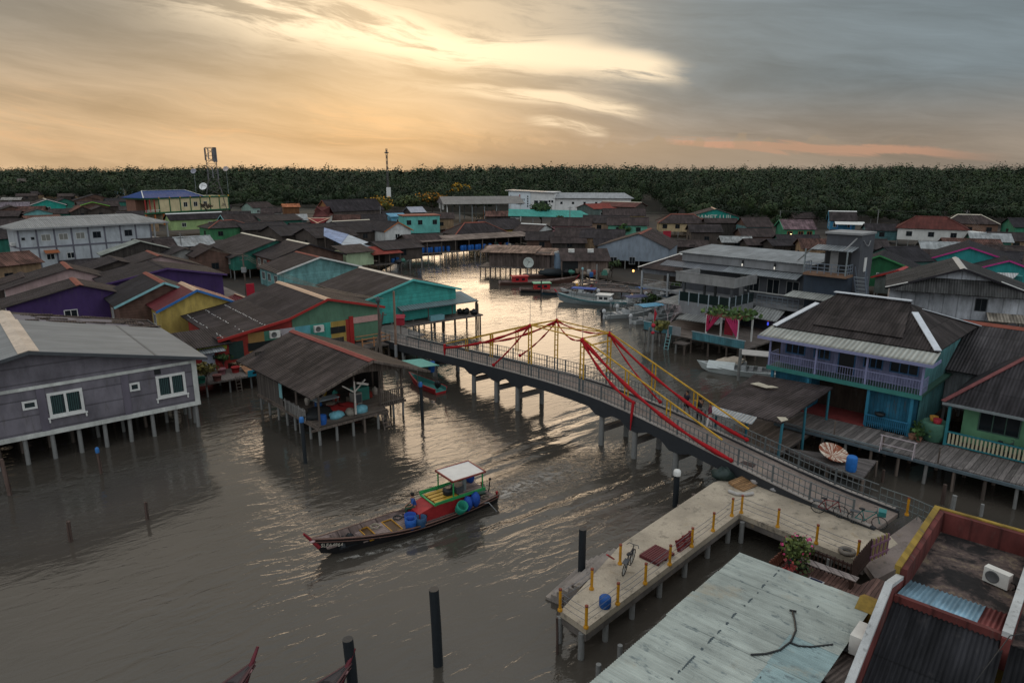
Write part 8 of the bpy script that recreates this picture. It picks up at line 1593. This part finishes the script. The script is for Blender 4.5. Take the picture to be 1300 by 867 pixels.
m = MB(); m.blob((0, 0, .25), (1.9, .8, .55), 71, .15, 0, 16, 8); q = m.build('covered_dinghy', plain((.36, .30, .24))); q.location = P(925, 464, .1); q.rotation_euler = (0, 0, R(25)); tag(q, 'tan tarpaulin covered dinghy behind the white motorboat', 'dinghy')
o = emp('skiff', 'small red skiff under a turquoise sheet between boat shed and bridge', 'boat', w2(560, 500), 130); hull(4.2, 1.5, .5, .3, 0, .2, paint((.36, .02, .025)), paint((.05, .2, .18)), root=o, transom=.85); m = MB(); m.slab((1.8, -1.1, 1.9), (4.6, -1.1, 1.9), (4.6, 1.1, 2.1), (1.8, 1.1, 2.1), .04); m.build('canopy', plain((.10, .32, .28)), o)
for x in (2., 4.4):
 for y in (-1, 1): m = MB(); m.tube((x, y, .3), (x, y, 1.95), .03, .03, 5); m.build('canopy_post', PILEW, o)
m = MB(); m.blob((.5, 0, .7), (.3, .25, .35), 8, .1); m.blob((.2, .1, .9), (.2, .15, .2), 9, .1); m.build('outboard_motor', BLK, o)
t = tub(P(548, 472, .9), (.012, .09, .32), 'blue barrel in the shade under the left end of the bridge', 'barrel', .9, .3)
# two prows at the bottom edge
for (x, y, az, lb, c) in ((324, 846, 62, 'dark red prow of a boat poking in at the bottom edge', (.05, .022, .025)), (446, 848, 52, 'black boat prow with red tip behind the pipe post at the bottom edge', (.02, .02, .022))):
 p = P(x, y, .9); f = Fr((p.x, p.y), az); L = 7.; q = f.w(-L-.9, 0); o = emp('fishing_boat', lb, 'boat', (q.x, q.y, 0), az); hull(L, 1.9, .5, .65, .1, .3, paint(c), paint((.05, .04, .04)), root=o, trim=paint((.09, .04, .04))); m = MB(); m.path([(L+.3, 0, .5), (L+.75, 0, 1.1), (L+1.1, 0, 1.6)], [.11, .085, .055], 6); m.build('stem_post', paint((.13, .02, .03), .6, 1.2), o); m = MB(); m.lathe([(.11, -.05), (.15, 0), (.11, .05)], 8, (L+.6, 0, .95)); m.build('stem_ribbon', plain((.45, .25, .25)), o); m = MB(); m.box(5.2, 5.7, -.5, .5, .55, .6); m.build('thwart', PLK, o)
# ------------------------------------------------------------ people
def skin(name, J, E, rad, mat_, parent=None, sub=2, root=0):
 me = bpy.data.meshes.new(name); me.from_pydata([tuple(j) for j in J], E, []); o = bpy.data.objects.new(name, me); COL.objects.link(o)
 md = o.modifiers.new('Skin', 'SKIN'); md.use_smooth_shade = True
 sv = me.skin_vertices[0].data
 for i, r in enumerate(rad): sv[i].radius = (r, r) if not isinstance(r, tuple) else r
 sv[root].use_root = True; s = o.modifiers.new('Subdivision', 'SUBSURF'); s.levels = s.render_levels = sub
 dg = bpy.context.evaluated_depsgraph_get(); m2 = bpy.data.meshes.new_from_object(o.evaluated_get(dg)); bpy.data.objects.remove(o)
 m2.materials.clear(); m2.materials.append(mat_)
 for p in m2.polygons: p.use_smooth = True; p.material_index = 0
 o = bpy.data.objects.new(name, m2); COL.objects.link(o)
 if parent: o.parent = parent
 return o
SKINM = plain((.28, .15, .095), .6); HAIR = plain((.012, .01, .01), .6)
def person(p, az, label, top, bottom, sit=False, arms=((.16, .1, .92), (.22, -.12, .98)), elbows=((.0, .27, 1.1), (.02, -.27, 1.1)), short=True, long_hair=False, feet=((.05, .12, 0), (-.12, -.1, 0)), bot_short=False, lean=0.):
 t = emp('person', label, 'person', p, az); dz = -.42 if sit else 0
 V = Vector; pel = V((0, 0, .95+dz)); ch = V((lean, 0, 1.28+dz)); nk = V((lean*1.2, 0, 1.47+dz)); hd = V((lean*1.3+.02, 0, 1.58+dz)); cr = V((lean*1.3+.01, 0, 1.66+dz)); J = [pel, V((lean*.5, 0, 1.1+dz)), ch, nk, hd, cr]; E_ = [(0, 1), (1, 2), (2, 3), (3, 4), (4, 5)]; Rr = [.135, .12, .145, .055, .088, .075]
 top_ix = [0, 1, 2]; leg_ix = [0]; arm_e = []; leg_e = []
 def add(v, r, par): J.append(V(v)); Rr.append(r); E_.append((par, len(J)-1)); return len(J)-1
 add((hd.x+.1, 0, hd.z-.02), .018, 4)
 for k, s in enumerate((1, -1)):
  sh = add((lean, s*.19, 1.40+dz), .062, 2); e = V(elbows[k])+V((0, 0, dz)); el = add(e, .042, sh); h = V(arms[k])+V((0, 0, dz)); wr = add(h, .027, el); arm_e.append((sh, el, wr)); d = (h-e).normalized(); side = d.cross(V((0, 0, 1))).normalized(); pm = add(h+d*.06, .03, wr)
  for q in range(4): off = side*(q-1.5)*.02; ln = (.075, .088, .082, .062)[q]; a = add(h+d*(.06+ln*.55)+off, .009, pm); add(h+d*(.06+ln)+off+V((0, 0, -.02)), .008, a)
  a = add(h+d*.03+side*.045*s, .011, wr); add(h+d*.065+side*.055*s, .009, a)
 for k, s in enumerate((1, -1)):
  hp = add((0, s*.095, .88+dz), .095, 0)
  if sit: kn = add((.43, s*.13, .92+dz), .065, hp); an = add((.46, s*.13, .5+dz), .042, kn); ft = add((.62, s*.14, .46+dz), .035, an)
  else: f = V(feet[k]); kn = add(((f.x)*.5+.04, (f.y+s*.1)*.5, .5), .062, hp); an = add((f.x, f.y, .09), .042, kn); ft = add((f.x+.16, f.y, .035), .035, an)
  leg_e.append((hp, kn, an, ft))
 skin('body', J, E_, Rr, SKINM, t)
 j2 = [J[0]-V((0, 0, .04)), J[1], J[2], J[2]+V((0, 0, .13))]; e2 = [(0, 1), (1, 2), (2, 3)]; r2 = [.155, .145, .17, .07]
 for (sh, el, wr) in arm_e:
  j2.append(J[sh]); r2.append(.08); e2.append((2, len(j2)-1)); j2.append(J[sh].lerp(J[el], .75 if short else 1.)); r2.append(.062); e2.append((len(j2)-2, len(j2)-1))
  if not short: j2.append(J[el].lerp(J[wr], .9)); r2.append(.042); e2.append((len(j2)-2, len(j2)-1))
 skin('shirt', j2, e2, r2, plain(top), t)
 j3 = [J[0]+V((0, 0, .03))]; e3 = []; r3 = [.158]
 for (hp, kn, an, ft) in leg_e:
  n = len(j3); j3 += [J[hp], J[kn]] + ([] if bot_short else [J[an]]); r3 += [.118, .085] + ([] if bot_short else [.062]); e3 += [(0, n), (n, n+1)] + ([] if bot_short else [(n+1, n+2)])
 skin('trousers', j3, e3, r3, plain(bottom), t)
 h = MB(); h.blob((hd.x-.025, 0, hd.z+.05), (.105, .1, .115), 4, .04, 0, 10, 7)
 if long_hair: h.blob((hd.x-.08, 0, hd.z-.1), (.06, .09, .17), 5, .06, 0, 8, 6)
 h.build('hair', HAIR, t); e = MB()
 for s in (-.035, .035): e.blob((hd.x+.083, s, hd.z+.005), .012, 1, 0, 0, 6, 4)
 e.build('eyes', BLK, t)
 for (hp, kn, an, ft) in leg_e: q = J[ft]; m = MB(); m.blob((q.x-.06, q.y, q.z+.0), (.14, .05, .05), 2, .04, 0, 10, 6); m.build('shoe', plain((.3, .28, .26) if not sit else (.05, .04, .04)), t)
 return t
def onb(px, py, off=0):
 z = 2.2
 for _ in range(6): q = P(px, py, z); s = BF.l(q).x; z = bz(s)
 return (q.x, q.y, z-.02)
person(onb(871, 527), 205, 'person in dark top and black shorts standing on the bridge facing two companions', (.02, .022, .035), (.012, .012, .015), bot_short=True, long_hair=True, feet=((-.22, .1, 0), (.08, -.1, 0)))
person(onb(887, 536), 120, 'person in loose black shirt and black trousers standing between two others on the bridge', (.012, .012, .014), (.012, .012, .014), arms=((.28, .06, .98), (.3, -.06, 1.)))
person(onb(900, 543), 175, 'person in maroon shirt and white trousers walking on the bridge', (.11, .018, .035), (.55, .53, .52), arms=((.2, .3, 1.02), (-.1, -.34, .95)), elbows=((.08, .3, 1.14), (-.05, -.3, 1.14)), short=False, feet=((.16, .1, 0), (-.14, -.1, 0)))
q = MBF.w(4.75, -.3, .40); person(q, MBAZ-25, 'person in blue shirt and dark green trousers sitting on the red cabin of the boat', (.015, .075, .27), (.02, .05, .03), sit=True, arms=((.36, .12, .98), (.4, -.1, 1.)), elbows=((.16, .26, 1.08), (.18, -.24, 1.08)), lean=.08)
# ------------------------------------------------------------ mangrove forest and single trees
def forest():
 rnd = np.random.RandomState(3); C = []
 def front(x): return np.where(x > 62, 226+np.maximum(0, 95-x)*.9, np.where(x > -50, 318, 318+(-x-50)*.42))+9*np.sin(x*.06)+6*np.sin(x*.17+1)
 for (y0, y1, sp) in ((218, 455, 6.), (455, 800, 9.5)):
  yy = np.arange(y0, y1, sp)
  for y in yy:
   xs = np.arange(-y*.86-20, y*.86+20, sp); xs = xs+rnd.uniform(-sp*.45, sp*.45, len(xs)); y_ = y+rnd.uniform(-sp*.45, sp*.45, len(xs)); k = y_ > front(xs)
   C.append(np.stack([xs[k], y_[k], np.full(k.sum(), sp)], 1))
 C = np.concatenate(C); n = len(C); Y = C[:, 1]
 fr = np.clip((Y-front(C[:, 0]))/150, 0, 1); H_ = 7.+fr*10.4+(1.3*np.sin(C[:, 0]*.021+1)+1.1*np.sin(C[:, 0]*.083)*np.sin(Y*.03))+np.clip((Y-450)/350, 0, 1)*2.6+rnd.normal(0, 2.1, n)+3.5*(rnd.rand(n) > .97); r = np.where(C[:, 2] < 7, 3.4, 5.2)*rnd.uniform(.7, 1.25, n)
 cnt = np.where(Y < 330, 360, np.where(Y < 455, 170, 100)); idx = np.repeat(np.arange(n), cnt); N_ = len(idx)
 d = rnd.normal(size=(N_, 3)); d /= np.linalg.norm(d, axis=1)[:, None]; rr = rnd.uniform(.62, 1.06, N_)
 lump = 1+.28*np.sin(d[:, 0]*4+idx)*np.sin(d[:, 1]*4+idx*1.7)
 hh = H_[idx]*.5; pts = np.stack([C[idx, 0]+d[:, 0]*r[idx]*rr*lump, C[idx, 1]+d[:, 1]*r[idx]*rr*lump, H_[idx]-hh*.62+d[:, 2]*hh*.62*rr*lump], 1)
 tint = np.clip(rnd.rand(n)[idx]*.85+rnd.normal(.08, .12, N_), 0, 1)
 o = leafcloud('mangrove_forest', pts, np.where(Y < 330, .52, np.where(Y < 455, .72, 1.2))[idx], leafm((.018, .034, .013), .5, 'mangrove'), None, tint, .4, 5, d*np.array([1, 1, 1.3])); tag(o, 'dark green mangrove forest filling the horizon behind the village', 'forest', kind='stuff')
forest()
def tree(p, H_, r, label, col, blossom=None, n=420, leaf=.5, trunk=.25, seed=1, cat='tree', nm='tree'):
 t = emp(nm, label, cat, p); rr = random.Random(seed); rnd = np.random.RandomState(seed); m = MB(); m.path([(0, 0, -.3), (.1*r, 0, H_*.3), (0, .1*r, H_*.55)], [trunk, trunk*.75, trunk*.5], 8); cl = []
 for k in range(7):
  a = k*.9+rr.random(); rad = r*rr.uniform(.35, .8); z = H_*rr.uniform(.58, .9); e = (math.cos(a)*rad, math.sin(a)*rad, z); m.path([(0, 0, H_*.35), (e[0]*.5, e[1]*.5, z*.8), e], [trunk*.5, trunk*.3, trunk*.12], 6); cl.append(e)
 m.build('trunk', woodm((.07, .055, .045), .5, 's'), t); cl.append((0, 0, H_*.9)); pts = []; ds = []
 for c in cl: d = rnd.normal(size=(n//8, 3)); d /= np.linalg.norm(d, axis=1)[:, None]; ds.append(d); pts.append(np.array(c)+d*r*.48*rnd.uniform(.4, 1.1, (n//8, 1))*np.array([1, 1, .62]))
 pts = np.concatenate(pts); leafcloud('crown', pts, leaf, leafm(col), t, None, .35, seed, np.concatenate(ds))
 if blossom: k = rnd.choice(len(pts), len(pts)//2, False); q = pts[k]; q = q[q[:, 2] > H_*.62]; leafcloud('blossom', q+np.array([0, -.15, .3]), leaf*.9, leafm(blossom, .4, 'petal'), t, None, .3, seed+9)
 return t
def at2(px, py, z=.3): q = P(px, py, z); return (q.x, q.y, z)
tree(at2(480, 281), 8.2, 6, 'flame tree covered in orange yellow blossom beside the dark hall', (.07, .08, .02), (.40, .21, .015), 700, .7, seed=2)
tree(at2(548, 272), 8.5, 6.5, 'spreading tree with scattered orange blossom left of the open hall', (.06, .075, .025), (.32, .15, .02), 700, .8, seed=3)
tree(at2(520, 274), 7.6, 6, 'dull green spreading tree behind the curved shelter', (.05, .07, .025), None, 600, .8, seed=4)
tree(at2(583, 266), 11.5, 6, 'tall tree with a crown of yellow blossom above the open hall roof', (.07, .075, .02), (.42, .24, .015), 700, .9, seed=5)
tree(at2(686, 290), 8.2, 4., 'dense dark green tree between white building and brown roofs', (.03, .06, .02), None, 900, .5, seed=6)
tree(at2(709, 297), 5.4, 1.5, 'narrow green tree beside the pink walled house', (.035, .07, .022), None, 420, .35, .12, seed=7)
tree(at2(792, 306), 4.6, 1.6, 'small round green tree in front of the tan row house', (.035, .08, .022), None, 400, .35, .12, seed=8)
tree(at2(985, 298), 5.4, 2.4, 'round green tree hiding the gable of the orange trimmed house', (.025, .05, .02), None, 600, .4, .14, seed=9)
tree(at2(262, 272, 4.6), 3.2, 2.4, 'bare reddish shrub tree in front of the temple wall', (.06, .045, .03), None, 160, .4, .12, seed=10)
tree(at2(22, 247), 6, 4, 'dark round tree below the water tower', (.03, .05, .02), None, 500, .7, seed=12)
tree(at2(262, 487, 1.2), 1.7, 1.1, 'yellowish bush in a tub on the cluttered deck', (.11, .10, .03), None, 300, .22, .05, seed=13, cat='bush', nm='bush')
tree(at2(284, 470, 1.2), 1.5, .8, 'dark green bush by the door of the colourful eatery', (.03, .06, .02), None, 260, .2, .05, seed=14, cat='bush', nm='bush')
tree(at2(838, 433, 1.4), 2.1, 1., 'spiky yellow green palm at the left corner of the dining deck', (.10, .10, .03), None, 220, .3, .08, seed=15, cat='bush', nm='bush')
tree(at2(826, 392, .2), 1.8, 1.6, 'low green bush under the grey pavilion', (.03, .06, .02), None, 260, .3, .06, seed=16, cat='bush', nm='bush')
tree(at2(776, 351, .4), 2.6, 1.6, 'green bush beside the plank shed of the grey gabled house', (.04, .07, .025), None, 260, .3, .08, seed=17, cat='bush', nm='bush')
def bare(p, H_, label, col, seed):
 t = emp('bare_tree', label, 'tree', p); rr = random.Random(seed); m = MB()
 def br(a, d, L, r, k):
  b = a+d*L; m.path([a, a.lerp(b, .5)+Vector((rr.uniform(-.06, .06), rr.uniform(-.06, .06), 0))*L, b], [r, r*.8, r*.6], 5)
  if k: 
   for _ in range(3): br(b, (d+Vector((rr.uniform(-.8, .8), rr.uniform(-.8, .8), rr.uniform(-.2, .6)))).normalized(), L*.68, r*.6, k-1)
 br(Vector((0, 0, 0)), Vector((0, 0, 1)), H_*.36, .09, 4); m.build('branches', plain(col), t)
bare(at2(848, 428, 1.4), 3.9, 'bare whitish tree at the left of the dining deck', (.34, .28, .29), 3)
bare(at2(945, 374, 3.6), 2.4, 'leafless reddish tree beside the restaurant terrace', (.24, .13, .10), 4)
bare(at2(886, 366, 3.6), 2., 'leafless reddish tree inside the restaurant terrace', (.24, .13, .10), 5)
# ------------------------------------------------------------ poles, water tower, lane
for i, (x, yt, yb, z, lb) in enumerate([(232, 296, 328, 1.7, 'concrete pole left of the teal roofed house by the lane'), (312, 322, 366, 1.7, 'pole carrying a meter box in the lane on the left bank'), (803, 243, 262, .4, 'lone pole at the mangrove edge above the red roof'), (839, 250, 268, .4, 'left pole of the group before the mangrove'), (852, 244, 268, .4, 'left pole of the transformer pair'), (861, 244, 268, .4, 'right pole of the transformer pair'), (871, 246, 268, .4, 'leaning pole right of the transformer pair'), (989, 267, 290, .4, 'pole behind the orange trimmed house'), (1112, 266, 296, .4, 'pole left of the white stilt house'), (1223, 267, 300, .4, 'pole in front of the brown house at right'), (1292, 318, 372, 1.2, 'tall brown pole at the right edge by the teal annex'), (723, 262, 296, .4, 'thin pole above the pink walled house'), (1105, 275, 284, .4, 'short pole beside the blue house'), (484, 262, 292, .4, 'pole in front of the flame tree'), (160, 240, 262, .4, 'lamp pole in front of the light blue hipped roof')]):
 b = P(x, yb, z); h = PY(x, yt, b.y).z; t = emp('utility_pole', lb, 'pole', (b.x, b.y, 0), 0, 'utility poles through the village'); m = MB(); m.path([(0, 0, -.3), (0, 0, h)], [.14, .1], 7); m.build('shaft', PILEW if i in (1, 10) else PILE, t); m = MB(); m.bar((-.7, 0, h-.4), (.7, 0, h-.4), .09); m.bar((-.5, 0, h-.9), (.5, 0, h-.9), .08); m.build('crossarm', DKGREY, t)
 if i in (1, 4): m = MB(); m.box(-.3, .3, -.3, .1, h*.6, h*.6+.7); m.build('meter_box', GREYP, t)
def wtower():
 q = P(31, 249, .3); t = emp('water_tower', 'tall grey concrete block tower at the mangrove edge on the left', 'tower', (q.x, q.y, 0), 15); h = PY(31, 227, q.y).z; m = MB(); m.box(-2.2, 2.2, -2, 2, .3, h); m.build('shaft', concm((.2, .16, .15), 1., .6), t); m = MB()
 for k in range(4): m.box(-2.3, 2.3, -2.1, 2.1, h*.25*(k+1)-.2, h*.25*(k+1))
 m.build('floor_edges', concm((.24, .2, .19), 1.), t)
wtower()
def lane():
 f = Fr(P(330, 392, 1.7), 128); m = MB(); m.box(-6, 60, -1.4, 1.4, 1.5, 1.7); o = m.build('walkway', concm((.17, .15, .14), 1.)); o.matrix_world = Matrix.Translation(f.w(0, 0))@Matrix.Rotation(R(128), 4, 'Z'); tag(o, kind='structure')
 def put(mb, nm, mt, x, y, lb, cat): b = mb.build(nm, mt); b.location = f.w(x, y, 1.7); b.rotation_euler = (0, 0, R(128)); tag(b, lb, cat)
 m = MB(); m.box(-.4, .4, -.35, .35, 0, 1.5); m.box(-.45, .45, -.4, .4, 1.5, 1.58); put(m, 'cabinet', plain((.3, .015, .02)), 17, .9, 'red cabinet standing in the lane on the left bank', 'cabinet')
 for i, (x, y) in enumerate(((22, -1.1), (23, -1.2), (20.5, -1.15))): m = MB(); m.lathe([(.3, 0), (.36, .5), (.3, .95), (.02, .93)], 12); put(m, 'barrel', plain((.015, .15, .3)), x, y, ['middle blue barrel by the lane wall', 'blue barrel farthest up the lane', 'blue barrel nearest in the row by the lane wall'][i], 'barrel')
 m = MB(); m.box(-.1, .1, -.5, .5, 0, 2.1); put(m, 'banner_board', plain((.36, .012, .03)), 7, -1.2, 'upright red banner board at the door of the pale blue house', 'banner')
 rd = MAROON; q = P(300, 385, 3.6); t = emp('porch_roof', 'small maroon hipped porch roof beside the yellow gable', 'porch', (q.x, q.y, 0), 38); m = MB(); m.tri((-2.2, -2, 3.4), (2.4, -2, 3.4), (0, .3, 4.6), .07); m.tri((2.4, -2, 3.4), (2.4, 2.4, 3.4), (0, .3, 4.6), .07); m.tri((2.4, 2.4, 3.4), (-2.2, 2.4, 3.4), (0, .3, 4.6), .07); m.tri((-2.2, 2.4, 3.4), (-2.2, -2, 3.4), (0, .3, 4.6), .07); m.build('roof', rd, t); m = MB(); m.bar((2.4, -2, 3.46), (0, .3, 4.66), .2, .05); m.bar((2.4, 2.4, 3.46), (0, .3, 4.66), .2, .05); m.build('hip_cap', TAN, t)
 for x in (-2, 2.2):
  for y in (-1.8, 2.2): m = MB(); m.box(x-.08, x+.08, y-.08, y+.08, .3, 3.4); m.build('post', CREAMP, t)
lane()
# ------------------------------------------------------------ more of the packed roofs, wires and gear
def more():
 rr = random.Random(77); pal = [BRN, BRICKB, GRN2, wallm((.3, .2, .12), 'v'), DARKW, wallm((.10, .22, .24), 'h'), wallm((.26, .26, .25), None)]
 rust = roofm((.10, .05, .04), .3, 1.3); rows = [
 (894, 285, -5, 8, 'brown roof squeezed between the lettered gable and the cream house'), (958, 290, -4, 8, 'small brown roof below the purple brown roofed teal house'), (1012, 298, -8, 9, 'dark roof right of the lit lamp on the low shed'), (1040, 303, -10, 8, 'dark roof just left of the stair tower'), (1078, 292, -12, 8, 'brown roof under the bright blue gabled house'), (1094, 303, -14, 9, 'dark roof between stair tower and white stilt house'), (1176, 316, -30, 9, 'dark roof on the mud below the porch of the white stilt house'), (1196, 307, -20, 8, 'pale patched roof beside the porch of the white stilt house'), (1232, 303, -20, 10, 'brown roof above the magenta bargeboards'), (1256, 296, -22, 8, 'rust brown roof right of the brown house with a pale gablet'), (1284, 295, -20, 9, 'dark roof under the green gabled house at far right'), (1290, 312, -25, 9, 'dark roof behind the teal annex at the right edge'), (1118, 284, -15, 8, 'low brown roof between the blue house and the white stilt house'), (880, 275, -5, 7, 'narrow brown roof left of the lettered gable'), (1020, 270, -6, 8, 'brown roof behind the orange trimmed house'),
 (690, 294, -5, 8, 'brown roof at the foot of the dense green tree'), (730, 289, -5, 9, 'brown lean roof in front of the pink walled house'), (765, 291, -8, 10, 'brown lean roof in front of the tan row house'), (632, 268, 5, 9, 'dark roof glimpsed under the open hall'), (452, 284, 40, 8, 'dark roof left of the white gable with the orange eave'), (470, 272, 30, 9, 'dark roof at the foot of the flame tree'), (532, 297, 30, 8, 'dark roof right of the white gable with the orange eave'), (500, 268, 20, 8, 'brown roof behind the light blue low house'), (440, 273, 10, 8, 'dark lean roof in front of the big dark hall'), (560, 270, 8, 8, 'brown roof behind the turquoise flat roofed house'),
 (196, 302, 40, 8, 'brown roof right of the white block'), (222, 303, 40, 8, 'dark roof below the lime wall'), (228, 313, 128, 8, 'dark roof at the pole by the lane'), (243, 300, 40, 7, 'pale blue grey lean roof left of the green hipped house'), (262, 311, 128, 8, 'brown lane roof in front of the teal roofed house'), (300, 268, 20, 9, 'dark roof behind the teal gable end'), (326, 281, 40, 9, 'dark roof in the dense middle of the left village'), (352, 277, 30, 9, 'white edged dark roof left of the low red roof'), (372, 272, 20, 8, 'pale sheet roof beside the low red roof'), (345, 264, 15, 8, 'brown roof below the orange roofed kiosk house'), (278, 260, 20, 9, 'brown roof at the right foot of the temple'), (390, 282, 40, 10, 'dark corrugated roof in front of the low red roof'), (2, 292, 60, 9, 'dark roof at the left edge beside the white block'), (-8, 322, 60, 10, 'dark low roof at the left edge below the white block'), (4, 278, 30, 10, 'grey brown roof at the left edge above the white block'), (60, 282, 30, 9, 'brown roof just behind the left end of the white block'), (100, 275, 30, 9, 'rusty roof just behind the middle of the white block'), (140, 273, 30, 9, 'dark roof just behind the right half of the white block'), (40, 262, 20, 9, 'rusty roof under the teal gable at far left'), (80, 265, 20, 9, 'brown roof right under the teal gable'), (165, 268, 30, 8, 'brown roof left of the temple columns'), (8, 268, 20, 9, 'brown roof by the lilac grey house at the left edge')]
 for i, (x, y, az, L, lb) in enumerate(rows):
  rm = [ROOF, ROOFB, ROOF2, rust, ROOFB][i % 5]
  if 'pale' in lb: rm = ZINC
  z = 5.3+rr.uniform(-.5, .5); h = rr.uniform(3.2, 4.8); d = P(x, y, z)
  house(lb, (d.x-L*.5*math.cos(R(az)), d.y-L*.5*math.sin(R(az)), z), None, z, z-1.6, h, az=az, L=L, wall=pal[i % 7], roof=rm, wF=1, wL=0, wR=1, frame=DARKW, piles=1, fl=1., group='packed roofs of the village', cap=WHITE if 'white edged' in lb else None, nocap=i % 3 == 0)
 pl = [o for o in bpy.data.objects if o.name.startswith('utility_pole')]
 def top(o): zs = [v.co for c in o.children if c.name.startswith('shaft') for v in c.data.vertices]; q = max(zs, key=lambda v: v.z); return Vector(o.location)+q
 def find(s): return top([o for o in pl if o['label'].startswith(s)][0])
 for a, b, lb in (('concrete pole left of the teal', 'pole carrying a meter box', 'overhead wires along the lane between concrete and meter pole'), ('pole carrying a meter box', 'tall wooden pole with', 'overhead wires from the meter pole to the bridge landing'), ('concrete pole left of the teal', 'lamp pole in front', 'overhead wires from the lane to the lamp pole'), ('pole behind the orange', 'pole left of the white', 'overhead wires from the orange trimmed to the white stilt house'), ('pole left of the white', 'pole in front of the brown', 'overhead wires past the white stilt house'), ('left pole of the group', 'pole behind the orange', 'overhead wires from the transformer group to the right'), ('pole in front of the brown', 'tall brown pole', 'overhead wires from the brown house to the right edge')):
  p, q = find(a), find(b); m = MB()
  for d in (-.5, 0, .5): m.path([(p+(q-p)*k/10)+Vector((d, 0, -.15-4*.02*(q-p).length*(k/10)*(1-k/10))) for k in range(11)], .022, 3)
  tag(m.build('overhead_wires', BLK), lb, 'wires')
 cols = [(.02, .09, .26), (.3, .27, .22), (.22, .04, .03), (.06, .18, .14), (.16, .12, .09), (.35, .34, .33), (.03, .03, .035)]
 def heap(name, label, group, x0, x1, y0, y1, z, n, s):
  for i in range(n):
   m = MB()
   if i % 3 == 0: m.lathe([(.3, 0), (.38, .5), (.32, .85), (.02, .83)], 10)
   elif i % 3 == 1: m.box(-.5, .5, -.35, .35, 0, .55); m.box(-.3, .4, -.3, .3, .55, .9)
   else: m.blob((0, 0, .3), (.65, .5, .4), i, .28)
   o = m.build(['drum', 'crate_stack', 'net_bundle'][i % 3], plain(cols[(i*3+n) % 7])); o.location = P(rr.uniform(x0, x1), rr.uniform(y0, y1), z); o.rotation_euler = (0, 0, rr.uniform(0, 6)); o.scale = (s, s, s)
   tag(o, label+[' round drum', ' stacked crates', ' bundled net'][i % 3], ['drum', 'crates', 'net'][i % 3], group+[': drums', ': crates', ': nets'][i % 3])
 heap('gear', 'fishing gear on the mud landing below the teal houses:', 'gear on the mud landing', 895, 1000, 303, 315, 1.2, 18, 1.2); heap('gear', 'fishing gear under the long wharf roof:', 'gear on the long wharf', 560, 660, 312, 318, 1.7, 15, 1.); heap('gear', 'gear by the cream house landing:', 'gear on the cream house landing', 850, 885, 306, 313, 1.3, 9, 1.); heap('gear', 'gear on the left bank landing by the red lean roof:', 'gear by the red lean roof', 478, 520, 326, 336, 1.6, 12, 1.); heap('gear', 'gear on the jetty before the plank shed:', 'gear by the plank shed', 715, 775, 344, 352, 1.4, 12, .9)
more()
